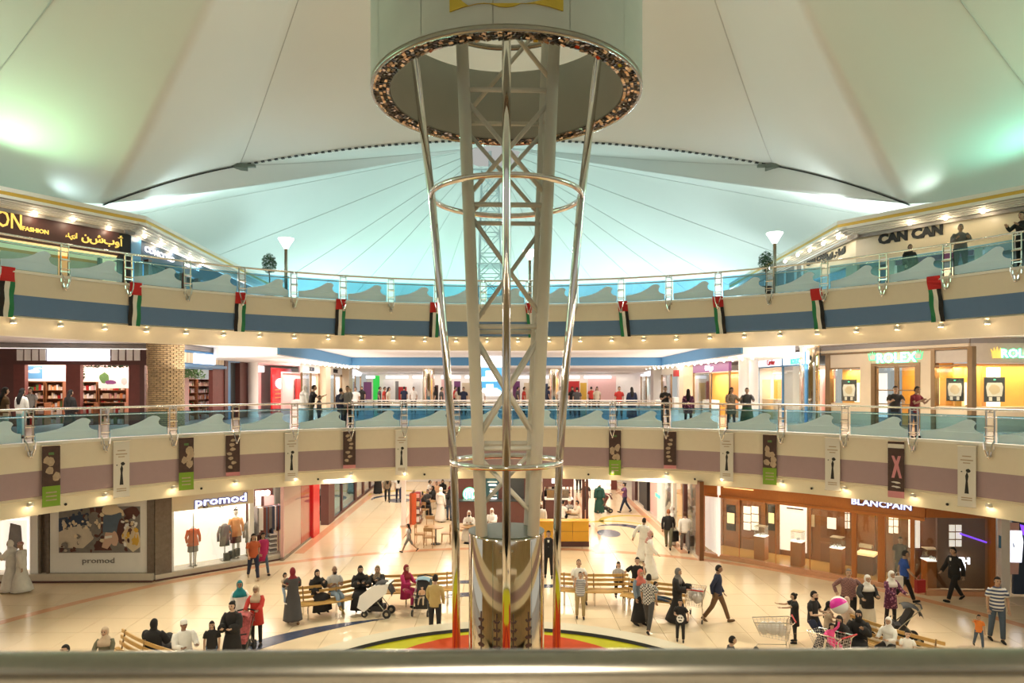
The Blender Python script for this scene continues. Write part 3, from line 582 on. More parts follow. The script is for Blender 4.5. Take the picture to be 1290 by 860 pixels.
# side corridors with several lesser shops: (px0, px1, sign material, interior, accent, label)
def small_shop(f, x0, x1, hdr, wall, acc, label, txt=None, tm='black', light_p=45, sill=None):
    t = wallthing('storefront', label, 'shop front', f); a, b = sorted((f.u(x0), f.u(x1)))
    f.B('fascia_sign', hdr, t, a, b, 7.85, 8.35, -.15, .0); f.B('cornice', 'vent_grey', t, a, b, 8.35, 8.42, -.15, .08)
    f.B('interior_wall', wall, t, a, b, F1, 7.9, -1.3, -1.2); f.B('interior_ceiling', 'mall_white', t, a, b, 7.82, 7.86, -1.2, -.15)
    w = b-a
    for s in (0, .5, 1): f.B('mullion', 'bronze', t, a+w*s-.05, a+w*s+.05, F1, 7.85, -.1, 0)
    f.B('accent_panel', acc, t, a+w*.56, a+w*.82, F1, 7.5, -1.1, -1.0); f.B('glass_pane', 'clear_glass', t, a+.1, a+w*.5-.06, F1+.1, 7.8, -.06, -.04); 
    f.B('display_plinth', 'white', t, a+w*.1, a+w*.4, F1, F1+.9, -.8, -.4)
    if txt: text(txt, tm, .36, f.at((a+b)/2, 7.97, .02), f.d, t, 'lettering', .02, .006)
    shop_light(f, (a+b)/2, 7.75, -.6, w*.8, .8, light_p, (1, .93, .86)); return t
fL = Fac((-12.3, 25.5), (-12.3, 46)); fR = Fac((11.7, 46), (11.7, 18.5))
small_shop(fL, 381, 403, 'mall_white', 'pink_wall', 'red', 'storefront with white and red display right of the red shop', 'XICLO', 'navy')
small_shop(fL, 413, 431, 'mall_white', 'mall_white', 'wood_brown', 'storefront with black lettering and brown door in the left corridor', 'TWENZ', 'black')
small_shop(fL, 441, 455, 'sign_blue_white', 'mall_white', 'purple', 'small storefront with bluish sign at the end of the left corridor')
for px, lab in ((407, 'cream square pier between two shops in the left corridor'), (436, 'pale square pier further down the left corridor')):
    o = thing('pier_column', lab, 'column', fL.at(fL.u(px), F1, 0)); MB().box((0, 0, 1.55), (.7, 1.2, 3.1)).build('shaft', 'stone_cream', o); MB().box((0, 0, .1), (.76, 1.26, .2)).build('base', 'stone_light', o)
small_shop(fR, 787, 801, 'sign_blue_white', 'mall_white', 'shop_brown', 'small white storefront at the far end of the right corridor')
small_shop(fR, 807, 820, 'sign_blue_white', 'pink_wall', 'wood_brown', 'pinkish storefront second from the end of the right corridor')
small_shop(fR, 833, 858, 'mall_white', 'mall_white', 'orange_wall', 'white storefront with small red square sign in the right corridor')
o = small_shop(fR, 873, 918, 'purple', 'orange_wall', 'wood_orange', 'storefront with purple sign band and orange interior in the right corridor', 'BOSS•مود', 'sign_white', 90)
sq = fR.px('red_square_sign', 'red', None, 848, 854, 466, 474, 0, .1); tag(sq, 'small red square sign on the white storefront', 'sign')
for px, lab in ((804, 'narrow white pier at the far right corridor'), (827, 'white square pier beside the pinkish storefront'), (865, 'cream square pier left of the orange shop')):
    o = thing('pier_column', lab, 'column', fR.at(fR.u(px), F1, 0)); MB().box((0, 0, 1.55), (.7, 1.1, 3.1)).build('shaft', 'stone_cream' if px == 865 else 'mall_white', o); MB().box((0, 0, .1), (.76, 1.16, .2)).build('base', 'stone_light', o)
struct('wall_upper_left', MB().box((-16.2, 36, 7.1), (.2, 22, 3.6)), 'mall_white'); struct('wall_upper_right', MB().box((14.9, 37, 7.1), (.2, 18, 3.6)), 'mall_white')
column('column', 12.2, 21.2, .34, F1, 8.95, 'mall_white', 'white round column between the orange shop and the jewellery window')
column('column', 11.4, 20.0, .24, F1, 8.95, 'mall_white', 'slimmer white column left of the jewellery window')
# far wall of the concourse
fF = Fac((-12.3, 45), (11.7, 45)); t = wallthing('storefront', 'long row of pale shop windows across the back of the first gallery', 'shop front', fF)
fF.B('back_wall', 'mall_white', t, 0, fF.L, F1, 8.4, -2.4, -2.3)
fF.B('bulkhead', 'mall_white', t, 0, fF.L, 8.0, 8.4, -.2, 0); R = random.Random(4)
for k, (a, b, m, y0, y1) in enumerate(((458, 468, 'purple', 481, 503), (470, 478, 'green_bright', 473, 504), (484, 496, 'mall_white', 478, 505), (498, 502, 'cloth_grey', 480, 505), (502, 512, 'red', 487, 505), (520, 530, 'mall_white', 478, 505), (548, 552, 'shop_brown', 485, 505), (556, 570, 'pink_wall', 478, 505), (572, 580, 'purple', 480, 505), (582, 598, 'stone_cream', 482, 505), (646, 655, 'purple', 480, 505), (660, 670, 'stone_cream', 482, 505), (671, 680, 'red', 480, 505), (684, 694, 'navy', 483, 505), (716, 730, 'red', 480, 505), (719, 727, 'orange_wall', 487, 505), (731, 739, 'gold_trim', 482, 505), (741, 776, 'pink_wall', 474, 505), (778, 790, 'mall_white', 476, 505))):
    fF.px('shop_bay', m, t, a, b, y0, y1, -.8-.02*k, -.7-.02*k)
for a, b in ((461, 472), (486, 514), (520, 545), (556, 580), (586, 600), (648, 668), (684, 696), (716, 730), (736, 770)): fF.px('lit_sign', 'sign_blue_white', t, a, b, 473, 476.5, -.1, .05)
shop_light(fF, 6, 8.3, -.8, 10, 1.2, 75); shop_light(fF, 18, 8.3, -.8, 10, 1.2, 75)
for px, lab in ((540, 'mirrored column in front of the far shops, left of the tower'), (698, 'mirrored column in front of the far shops, right of the tower')):
    p = at_depth(px, 490, 50); column('column', p.x, p.y, .45, F1, 8.4, 'mirror_chrome', lab)
sc_ = thing('advertising_screen', 'tall blue advertising screen with white tiered shapes behind the tower', 'screen', (-1.25, 31.5, F1)); f = Fac((-2.3, 31.5), (0.5, 31.5))
f.B('casing', 'mall_white', sc_, 0, 2.2, F1, 8.9, -.3, -.02); sc_.location = (0, 0, 0); f.px('picture', 'screen_blue', sc_, 603, 632, 463, 495, -.02, 0)
def tier(cx, w, y0, y1, tip): f.px('picture_shape', 'sign_white', sc_, cx-w/2, cx+w/2, y0, y1, .0, .02)
for w, a, b in ((27, 477, 480), (20, 474.5, 477), (10, 467, 474.5), (29, 493, 498), (26, 491, 493), (20, 489, 491), (9, 484, 489)): tier(617, w, a, b, 0)
f.px('light_box', 'sign_white', sc_, 603, 632, 447, 462, -.02, 0)
# far gallery railing round the second void
fr2 = thing('far_railing', 'low metal railing round the second void in the back of the first gallery', 'railing', (0, 21.5, F1))
for z in (.55, .8, 1.02): MB().tube([(-8, 0, z), (8, 0, z)], .03, 6).build('rail', 'chrome', fr2)
for k in range(13): MB().box((-8+k*1.333, 0, .5), (.05, .05, 1.0)).build('post', 'chrome', fr2)
MB().box((0, .02, .4), (15.9, .02, .7)).build('glass_pane', 'rail_glass', fr2)
# bulkheads with blue band, lower soffits and rows of bulbs
bk = [(-9.5, 15.8), (-10.4, 33), (10.4, 33), (9.6, 15.2)]
mb = MB()
for (xa, ya), (xb, yb) in zip(bk, bk[1:]):
    f = Fac((xa, ya), (xb, yb)); f.box(mb, 0, f.L, 8.40, 8.94, -.1, .0)
struct('trim_10', mb, 'band_blue')
struct('trim_11', MB().prism([(-9.6, 15.8), (-10.5, 33.1), (-12.3, 45), (-16, 45), (-16, 24), (-13.5, 19)], lambda u, v, w: (u, v, 8.36+.58*w)), 'mall_white')
struct('trim_12', MB().prism([(9.7, 15.2), (10.5, 33.1), (11.7, 45), (15, 45), (15, 25), (12.6, 17)], lambda u, v, w: (u, v, 8.36+.58*w)), 'mall_white')
struct('trim_13', MB().prism([(-10.5, 33.05), (10.5, 33.05), (11.7, 45), (-12.3, 45)], lambda u, v, w: (u, v, 8.38-.02*(v-33)+.05*w)), 'mall_white')
bulb = MB().sphere((0, 0, 0), .055, 8, 5); bme = None
for side in (-1, 1):
    for k in range(13 if side < 0 else 17):
        for row in (0, 1):
            y = (22.2 if side < 0 else 17.5)+k*(1.05 if side < 0 else 1.35)+row*.5; x = side*(10.35+row*.75)
            if bme is None: o = bulb.build('ceiling_bulb', 'bulb_glow', None, True); bme = o.data
            else: o = link('ceiling_bulb', bme)
            o.location = (x, y, 8.31); tag(o, '%s bulb from the near end in the %s row under the %s blue bulkhead' % (ORD[k], ('inner', 'outer')[row], 'left' if side < 0 else 'right'), 'light', 'bulbs under the %s bulkhead' % ('left' if side < 0 else 'right'))
# ---------------------------------------------------------------- first floor, right: jewellery windows
fJ = Fac((13.6, 27.5), (13.3, 18.6)); UJ = lambda x, d=0: fJ.u(x, d)
t = wallthing('storefront', 'glass jewellery storefront with red script sign left of the mirrored column', 'shop front', fJ)
fJ.B('vent_strip', 'vent_grey', t, 0, fJ.L, 8.72, 8.92, -.3, .02); a, b = sorted((UJ(945), UJ(1016)))
fJ.B('sign_band', 'sign_blue_white', t, a, b, 8.05, 8.6, -.1, 0)
bb = 7.1; fJ.B('interior_wall', 'pink_wall', t, a, bb, F1, 8.0, -2.6, -2.5); fJ.B('interior_ceiling', 'mall_white', t, a, bb, 8.0, 8.05, -2.5, 0); fJ.B('interior_end', 'mall_white', t, bb, bb+.08, F1, 8.0, -1.4, -.02)
fJ.B('interior_end', 'mall_white', t, a-.1, a, F1, 8.0, -2.5, -.02); fJ.B('interior_niche', 'orange_wall', t, a, a+.05, F1+1.0, 7.4, -2.2, -1.3); fJ.B('interior_niche', 'stone_cream', t, a, a+.05, F1+1.0, 7.4, -1.1, -.3)
for x in (955, 986, 1015): fJ.B('mullion', 'shop_blue', t, UJ(x)-.06, UJ(x)+.06, F1, 8.6, -.05, .03)
fJ.B('transom', 'shop_blue', t, a, b, 7.98, 8.04, -.05, .03); fJ.B('counter', 'stone_cream', t, a+.2, bb-.1, F1, F1+1.05, -1.0, -.5); fJ.B('white_pier', 'mall_white', t, UJ(933), UJ(953), F1, 8.6, -.3, .02)
for k in range(4): fJ.B('display_column', 'mall_white' if k % 2 else 'orange_wall', t, a+.4+k*1.0, a+.8+k*1.0, F1, 7.6, -2.3, -2.0)
fJ.B('glass_pane', 'clear_glass', t, a, b, F1+.05, 7.98, -.02, -.005); fJ.text('Cartier', 'red', 971, 459.5, 7, t, .02, off=.01); fJ.text('ROLEX', 'green_glow', 1001, 458, 6.5, t, .02, off=.02)
shop_light(fJ, (a+bb)/2, 7.9, -1.4, 3.5, 2, 110)
cx_ = column('column', 13.65, 17.95, .42, F1, 8.95, 'mirror_chrome', 'mirrored round column between the jewellery window and the cream watch shop')
fW = Fac((15.2, 19.6), (17.9, 13.6)); UW = lambda x, d=0: fW.u(x, d)
t = wallthing('storefront', 'cream stone watch storefront with green and white sign over a bronze door', 'shop front', fW)
fW.B('vent_strip', 'vent_grey', t, -.3, fW.L, 8.72, 8.92, -.3, .02); fW.B('cornice', 'stone_cream', t, -.3, fW.L, 8.6, 8.72, -.3, .06); fW.B('bronze_line', 'bronze', t, -.3, fW.L, 8.5, 8.58, -.2, .04)
fW.B('upper_panel', 'stone_cream', t, UW(1043), UW(1174), 7.9, 8.5, -.2, 0)
for a, b, m, z1 in ((1040, 1046, 'bronze', 8.5), (1084, 1098, 'stone_cream', 8.5), (1160, 1173, 'stone_cream', 8.5), (1173, 1178, 'bronze', 8.5), (1219, 1225, 'bronze', 8.6)): fW.B('pier', m, t, UW(a), UW(b), F1, z1, -.25, .03)
fW.B('upper_panel', 'stone_light', t, UW(1178), UW(1219), 8.0, 8.48, -.15, -.02)
for a, b in ((1046, 1084), (1178, 1219)):
    fW.B('window_head', 'bronze', t, UW(a), UW(b), 7.84, 7.9, -.15, 0); fW.B('display_back', 'orange_wall', t, UW(a), UW(b), F1+.9, 7.84, -.9, -.8); fW.B('display_shelf', 'stone_cream', t, UW(a), UW(b), F1, F1+.95, -.8, -.05)
    fW.B('lit_edge', 'lit_warm', t, UW(a, -.8), UW(a+6, -.8), F1+1, 7.4, -.8, -.77); fW.B('lit_edge', 'lit_white', t, UW(b-7, -.8), UW(b-1, -.8), F1+1, 7.2, -.8, -.77)
    fW.B('glass_pane', 'clear_glass', t, UW(a), UW(b), F1+.95, 7.84, -.05, -.04); shop_light(fW, (UW(a)+UW(b))/2, 7.8, -.45, .9, .5, 26, (1, .85, .5))
# door
dz = fW.z(1129, 457)
fW.B('door_frame', 'bronze', t, UW(1098), UW(1103), F1, dz, -.12, .05); fW.B('door_frame', 'bronze', t, UW(1155), UW(1160), F1, dz, -.12, .05); fW.B('door_frame', 'bronze', t, UW(1103), UW(1155), dz-.12, dz, -.12, .05)
for a, b in ((1103, 1129), (1129, 1155)):
    dl = fW.B('door_leaf', 'clear_glass', t, UW(a)+.02, UW(b)-.02, F1, dz-.12, -.06, -.04)
    for q in (0, 1): e = UW(a)+.05 if q == 0 else UW(b)-.05; fW.B('door_stile', 'bronze', dl, e-.04, e+.04, F1, dz-.12, -.08, 0)
    for zz in (F1+.05, F1+.95, F1+1.55, dz-.2): fW.B('door_rail', 'bronze', dl, UW(a), UW(b), zz, zz+.05, -.08, 0)
fW.B('interior_wall', 'orange_wall', t, UW(1098), UW(1160), F1, dz, -2.1, -2.0); fW.B('lit_panel', 'lit_white', t, UW(1106, -2), UW(1118, -2), F1+.3, dz-.4, -2.0, -1.97); shop_light(fW, UW(1129), dz-.05, -1, 1.5, 1.5, 40, (1, .8, .5))
fW.text('ROLEX', 'green_glow', 1128, 456, 12.5, t, .02, off=.035, ext=.01); fW.text('ROLEX', 'sign_white', 1128, 456, 12.5, t, .07, off=.0, ext=.02)
def crown(f, px, py, m, parent, s=.26, d=.03):
    u0, z0 = f.u(px, d), f.z(px, py, d); pts = [(-.5, -.45), (.5, -.45), (.62, .25), (.72, .6), (.42, .2), (.36, .75), (.2, .2), (0, .85), (-.2, .2), (-.36, .75), (-.42, .2), (-.72, .6), (-.62, .25)]
    MB().prism(pts, lambda u, v, w: f.at(u0+u*s, z0+v*s, d+.03*w)).build('crown_emblem', m, parent)
crown(fW, 1099.5, 450, 'green_glow', t, .31, .02); crown(fW, 1157, 448, 'green_glow', t, .31, .02); crown(fW, 1099.5, 450, 'white', t, .23, .055); crown(fW, 1157, 448, 'white', t, .23, .055)
fV = Fac((17.95, 13.6), (23.5, 13.4)); t2_ = wallthing('storefront', 'watch storefront with yellow crown sign at the right edge of the first gallery', 'shop front', fV)
fV.B('sign_band', 'stone_light', t2_, 0, fV.L, 7.95, 8.72, -.2, 0); fV.B('vent_strip', 'vent_grey', t2_, 0, fV.L, 8.72, 8.92, -.3, .02); fV.B('display_back', 'orange_wall', t2_, 0, fV.L, F1, 7.95, -1.1, -1.0); fV.B('display_shelf', 'stone_cream', t2_, 0, fV.L, F1, F1+.95, -1, -.05)
fV.B('lit_panel', 'lit_white', t2_, fV.u(1264), fV.u(1281), F1+.95, 7.8, -1.0, -.93); fV.B('lit_panel', 'lit_warm', t2_, fV.u(1232), fV.u(1239), F1+.95, 7.2, -1.0, -.93); fV.B('glass_pane', 'clear_glass', t2_, 0, fV.L, F1+.95, 7.95, -.05, -.04); shop_light(fV, 2, 7.9, -.5, 3.5, .6, 60, (1, .85, .5))
crown(fV, 1256, 446, 'gold_sign', t2_, .34, .02); fV.text('ROLEX', 'green_glow', 1285, 450, 11, t2_, .02, off=.03); fV.text('ROLEX', 'sign_white', 1285, 450, 11, t2_, .07, off=.0)
def watch_poster(f, x0, x1, y0, y1, d, lab):
    o = thing('watch_poster', lab, 'poster'); prints('poster_board', o, f, x0, x1, y0, y1, d, [('white', [(.15, .78), (.85, .78), (.92, .6), (.85, .22), (.15, .22), (.08, .6)]), ('stone_cream', blob(.5, .5, .26, .2, seed=x0)), ('white', [(.22, .04), (.38, .04), (.38, .2), (.22, .2)]), ('white', [(.6, .04), (.76, .04), (.76, .2), (.6, .2)]), ('green_glow', blob(.5, .9, .06, .03, seed=2))], 'poster_dark')
watch_poster(fW, 1060, 1079, 478, 505, -.5, 'dark poster with a large watch in the window left of the bronze door'); watch_poster(fW, 1192, 1214, 476, 505, -.5, 'dark watch poster in the window right of the bronze door'); watch_poster(fV, 1240, 1266, 475, 506, -.6, 'dark watch poster in the rightmost gallery window')
# ================================================================ second floor parades
def parade(sx, pts, fac, lab):
    t = thing('roof_eave', lab, 'eave', (0, 0, 0))
    for (xa, ya), (xb, yb) in zip(pts, pts[1:]):
        f = Fac((xa, ya), (xb, yb)) if sx < 0 else Fac((xb, yb), (xa, ya))
        f.B('eave_top', 'white_trim', t, -.02, f.L+.02, 13.46, 13.60, -.5, .03); f.B('gold_stripe', 'gold_trim', t, 0, f.L, 13.34, 13.46, -.1, 0); f.B('eave_band', 'white_trim', t, 0, f.L, 13.24, 13.34, -.1, .02)
        for k in range(4): f.B('louvre', 'white_trim', t, 0, f.L, 13.19-.035*k, 13.22-.035*k, -.24-.15*k, -.12-.15*k)
        f.B('grey_reveal', 'vent_grey', t, 0, f.L, 12.96, 13.08, -.82, -.76)
        f.B('soffit', 'white_trim', t, -.3, f.L+.3, 13.24, 13.3, -.95, -.1)
    return t
EL = [(-21.6, 2.4), (-16.6, 9.4), (-13.9, 13.5), (-14.6, 25.2), (-14.9, 31)]; ER = [(21.4, 2.2), (16.9, 9.3), (13.15, 14.3), (13.9, 25.4), (14.3, 31)]
parade(-1, EL, None, 'white roof eave with gold stripe over the left upper shops'); parade(1, ER, None, 'white roof eave with gold stripe over the right upper shops')
struct('ceiling_roof_left', MB().prism(EL+[(-34, 31), (-34, 2.4)], lambda u, v, w: (u-.3, v, 13.3+.25*w)), 'white_trim'); struct('ceiling_roof_right', MB().prism(ER+[(34, 31), (34, 2.2)], lambda u, v, w: (u+.3, v, 13.3+.25*w)), 'white_trim')
def eave_lamps(sx, list_px, pts, lab, grp):
    g = None
    for i_, (px, py) in enumerate(list_px):
        # lamp under the soffit at z=13.05
        Z = (13.08-CAMZ)*FPX/(CY-py); p = Vector(((px-CX)*Z/FPX, CAMY+Z, 13.08)); o = MB().sphere((0, 0, 0), .075, 8, 6).build('eave_lamp', 'bulb_glow', None, True) if g is None else link('eave_lamp', g)
        g = o.data; o.location = p; tag(o, lab % ORD[i_], 'light', grp); light('POINT', p+Vector((0, 0, -.14)), 7, (1, .85, .62), size=.07, name='eave_bulb')
eave_lamps(-1, [(44, 268), (92, 276), (137, 286), (182, 297.5), (203, 307.5), (221, 316), (239, 325), (255, 331.5)], EL, '%s round lamp from the left glowing under the left gold-striped eave', 'lamps under the left eave')
eave_lamps(1, [(989, 329), (1005, 321), (1020, 315), (1037, 307), (1056, 299), (1146, 281), (1191, 274.5), (1238, 266)], ER, '%s round lamp from the left glowing under the right gold-striped eave', 'lamps under the right eave')
f1 = Fac((-22.3, 3.0), (-17.35, 9.9)); f2 = Fac((-17.35, 9.9), (-14.75, 13.85)); f3 = Fac((-14.75, 13.85), (-15.4, 31))
t = wallthing('storefront', 'upper fashion shop with dark sign board and warm lit window at the left edge', 'shop front', f1)
for f in (f1, f2):
    f.B('sign_board', 'shop_brown', t, 0, f.L, 12.1, 13.02, -.15, 0); f.B('display_back', 'orange_wall', t, -.5, f.L, F2, 12.1, -1.8, -1.7); f.B('display_ceiling', 'lit_warm', t, -.2, f.L, 12.06, 12.1, -1.7, -.15); f.B('light_line', 'lit_white', t, 0, f.L, 13.02, 13.05, -.1, .03)
    f.B('drapery', 'stone_cream', t, f.L*.05, f.L*.9, F2, 11.9, -1.5, -1.4)
f2.B('corner_pier', 'black', t, f2.u(150), f2.L+.05, F2, 13.0, -.2, .03)
P = f2.at(f2.u(7, .02), f2.z(7, 286, .02), .02)
text('ON', 'gold_sign', .80, f2.at(f2.u(12, .02), f2.z(13, 287, .02), .02), f2.d, t, 'lettering', .02, .004, sx=.62)
f2.text('FASHION', 'gold_sign', 45, 292.5, 5.2, t, .02, off=.006); f2.text('أوبشن'[::-1], 'gold_sign', 129, 306, 10, t, .02, off=.01); f2.text('أزياء'[::-1], 'gold_sign', 90, 299, 5, t, .02, off=.004)
t = wallthing('storefront', 'dark blue upper shopfront receding behind the left eave corner', 'shop front', f3)
f3.B('sign_board', 'navy', t, 0, f3.L, 12.25, 13.02, -.15, 0); f3.B('back_wall', 'teal_dark', t, 0, f3.L, F2, 12.25, -1.2, -1.1); f3.B('light_line', 'lit_white', t, 0, f3.L, 13.0, 13.03, -.1, .03)
f3.B('blue_panel', 'shop_blue', t, .1, f3.u(176), 12.0, 12.95, 0, .05); f3.B('cyan_window', 'screen_blue', t, f3.u(186), f3.u(204), F2, 12.2, -.6, -.5); f3.B('lit_window', 'lit_warm', t, f3.u(159), f3.u(174), F2, 12.0, -.9, -.8)
for x in (176, 188, 214, 232, 250, 270): f3.B('pier', 'shop_brown', t, f3.u(x)-.15, f3.u(x)+.15, F2, 12.3, -.15, .04)
f3.text('CONCORD', 'sign_white', 202, 324, 7, t, .06, off=.0, sx=1.6); f3.text('TIFFANY', 'sign_white', 242, 338, 4, t, .06, sx=2.2)
g2 = Fac((14.1, 14.75), (17.7, 9.9)); g1 = Fac((17.7, 9.9), (22.2, 2.8)); g3 = Fac((14.75, 31), (14.1, 14.75))
t = wallthing('storefront', 'cream upper shopfront with bold black lettering at the right', 'shop front', g2)
for f in (g2, g1):
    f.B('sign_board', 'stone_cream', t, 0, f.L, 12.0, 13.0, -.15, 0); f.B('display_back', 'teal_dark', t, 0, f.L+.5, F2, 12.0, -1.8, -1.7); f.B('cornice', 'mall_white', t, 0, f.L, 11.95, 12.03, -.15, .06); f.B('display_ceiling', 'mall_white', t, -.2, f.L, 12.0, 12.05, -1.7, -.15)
for a, b in ((1066, 1080), (1117, 1127), (1228, 1238)): g2.B('pier', 'stone_cream', t, g2.u(a), g2.u(b), F2, 12.0, -.2, .03)
g2.B('purple_door_head', 'purple', t, g2.u(1128), g2.u(1226), 11.72, 11.9, -.15, .0); g2.B('glass_pane', 'rail_glass', t, g2.u(1082), g2.u(1116), F2, 11.95, -.08, -.06)
g2.B('teal_fitting', 'screen_blue', t, g2.u(1092, -1), g2.u(1114, -1), F2, 11.6, -1.6, -1.5); g2.B('cream_fitting', 'stone_cream', t, g2.u(1150, -1), g2.u(1200, -1), F2, 11.6, -1.6, -1.5)
g1.B('glass_pane', 'rail_glass', t, 0.2, g1.L, F2, 11.95, -.08, -.06)
shop_light(g2, 3, 11.9, -.9, 3.5, 1, 30); g2.text('CAN CAN', 'black', 1146, 301, 12, t, .02, off=.03, ext=.03); 
t = wallthing('storefront', 'side of the cream upper shop with smaller black lettering', 'shop front', g3)
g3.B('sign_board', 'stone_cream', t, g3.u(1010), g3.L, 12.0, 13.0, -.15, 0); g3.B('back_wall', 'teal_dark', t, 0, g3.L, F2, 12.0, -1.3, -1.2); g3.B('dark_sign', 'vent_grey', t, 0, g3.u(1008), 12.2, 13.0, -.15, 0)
g3.text('CAN CAN', 'black', 1028, 330, 6, t, .02, off=.02, sx=1.6); g3.text('كان كان'[::-1], 'black', 1050, 324, 7, t, .02, off=.03, sx=1.7)
for x in (965, 978, 990, 1003, 1012): g3.B('pier', 'mall_white', t, g3.u(x)-.12, g3.u(x)+.12, F2, 13.0, -.15, .05)
g3.B('glass_pane', 'rail_glass', t, 0, g3.L, F2, 12.0, -.08, -.06)
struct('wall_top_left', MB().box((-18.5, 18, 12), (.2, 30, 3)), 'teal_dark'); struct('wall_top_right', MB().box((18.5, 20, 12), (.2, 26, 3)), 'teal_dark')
# lamp posts, plants
def lamp_post(a, lab):
    p = ringp(a, 17.35, F2); t = thing('gallery_lamp', lab, 'lamp post', p)
    MB().lathe([(0, 0), (.14, 0), (.14, .06), (.07, .1), (.065, 2.0), (.08, 2.02), (.0, 2.03)], 14).build('pole', 'brushed_steel', t, True)
    MB().lathe([(.08, 2.03), (.13, 2.12), (.30, 2.40), (.27, 2.40), (.11, 2.14), (.07, 2.05)], 20).build('flared_shade', 'lamp_glow', t, True)
    MB().lathe([(.0, 2.43), (.31, 2.43), (.31, 2.40), (.0, 2.40)], 20).build('lamp_cap', 'lamp_glow', t)
    light('POINT', p+Vector((0, 0, 2.62)), 60, (1, .95, .92), size=.12, name='post_lamp')
lamp_post(-31, 'slim steel lamp post with glowing flared head by the left potted tree'); lamp_post(3.4, 'slim lamp post with flared head seen through the tower lattice'); lamp_post(37.1, 'slim steel lamp post with glowing flared head by the right potted tree'); lamp_post(-63.8, 'lamp post whose glowing head shows at the left frame edge')
def tree(a, r, lab, seed):
    p = ringp(a, r, F2); t = thing('potted_tree', lab, 'plant', p); R = random.Random(seed)
    MB().lathe([(0, 0), (.17, 0), (.22, .4), (.24, .42), (.20, .42), (.19, .36), (0, .36)], 16).build('pot', 'poster_dark', t, True)
    MB().tube([(0, 0, .3), (.02, 0, .8), (-.02, .01, 1.2)], [.03, .025, .02], 6).build('trunk', 'wood_brown', t, True)
    mb = MB()
    for k in range(1100):
        v = Vector((R.gauss(0, 1), R.gauss(0, 1), R.gauss(0, 1))).normalized()*(.2+.8*R.random()**.5); c = Vector((v.x*.30, v.y*.30, 1.42+v.z*.42)); q = Euler((R.uniform(-1, 1), R.uniform(-1, 1), R.uniform(0, 6))).to_matrix()
        mb.add([c+q@Vector(w) for w in ((-.015, 0, 0), (0, .045, .006), (.015, 0, 0), (0, -.045, 0))], [(0, 1, 2, 3)])
    tag(mb.build('foliage', 'leaf', t), kind='stuff')
tree(-32.9, 17.7, 'small dark potted tree beside the left lamp post', 1); tree(35.7, 17.7, 'small dark potted tree beside the right lamp post', 2)
# ================================================================ flags and banners
mat('flag_red', (.55, .02, .02), .8); mat('flag_green', (.02, .20, .08), .8); mat('flag_white', (.75, .72, .66), .8); mat('flag_black', (.015, .012, .012), .8)
for px, a in zip((8, 170, 303, 430, 548, 664, 783, 904, 1028, 1176), (-62.7, -49.7, -37.2, -23.9, -10.5, 3.4, 16.9, 30.1, 42.6, 55.7)):
    side = 'left' if a < 0 else 'right'; t = thing('flag', 'four-coloured red-topped flag hanging at %s' % {8: 'the left frame edge', 170: 'the second post from the left', 303: 'the post above the brick column side', 430: 'the left far curve', 548: 'the post left of the tower', 664: 'the post behind the tower', 783: 'the first post right of the tower', 904: 'the right far curve', 1028: 'the second post from the right', 1176: 'the far right curve'}[px], 'flag', ringp(a, 16.86, 0), -rad(a), 'flags on the upper fascia')
    order = ['flag_black', 'flag_white', 'flag_green'] if a < 0 else ['flag_green', 'flag_white', 'flag_black']; w = .40; tilt = -.02 if a < 0 else .05
    def strip(x0, x1, z0, z1, m, nm):
        mb = MB(); n = 8; vs = []
        for k in range(n+1):
            z = z1+(z0-z1)*k/n
            for x in (x0, x1):
                for d in (0, .012): vs.append((x+tilt*(10.75-z)*2, .03*sin(9*z+x*8)+d, z))
        fs = []
        for k in range(n):
            o = k*4; fs += [(o, o+2, o+6, o+4), (o+1, o+5, o+7, o+3), (o, o+4, o+5, o+1), (o+2, o+3, o+7, o+6)]
        mb.add(vs, fs); return mb.build(nm, m, t)
    strip(-w/2, w/2, 10.22, 10.66, 'flag_red', 'red_band')
    for k in range(3): strip(-w/2+w*k/3, -w/2+w*(k+1)/3, 9.15, 10.22, order[k], 'stripe')
mat('banner_white', (.72, .68, .62), .7); mat('banner_dark', (.07, .035, .03), .7, noise=.6, nscale=5); mat('banner_green', (.20, .36, .03), .7); mat('banner_pink', (.62, .25, .28), .7); mat('banner_sand', (.45, .34, .24), .7, noise=.3, nscale=8)
BN = [(62, 'g', -58.7), (149, 'w', -51.4), (231, 'g', -44.0), (290, 'd', -38.3), (365, 'w', -30.7), (438, 'd', -22.8), (505, 'w', -15.4), (775, 'g', 15.9), (845, 'd', 23.7), (917, 'w', 31.4), (972, 'g', 37.0), (1050, 'w', 44.7), (1130, 'p', 51.9), (1222, 'w', 59.2)]
PLN = {62: 'by the left frame edge', 149: 'second from the left', 231: 'third from the left', 290: 'above the lit shop sign', 365: 'over the red partition', 438: 'on the left far curve', 505: 'nearest the tower on its left', 775: 'nearest the tower on its right', 845: 'on the right far curve', 917: 'over the wooden watch shop corner', 972: 'over the wooden watch shop windows', 1050: 'left of the pink-ended banner', 1130: 'over the wooden watch shop sign', 1222: 'by the right frame edge'}
KN = {'g': 'brown and green food banner', 'w': 'white banner with a dark slim figure', 'd': 'dark brown patterned banner', 'p': 'black banner with pink foot and white script'}
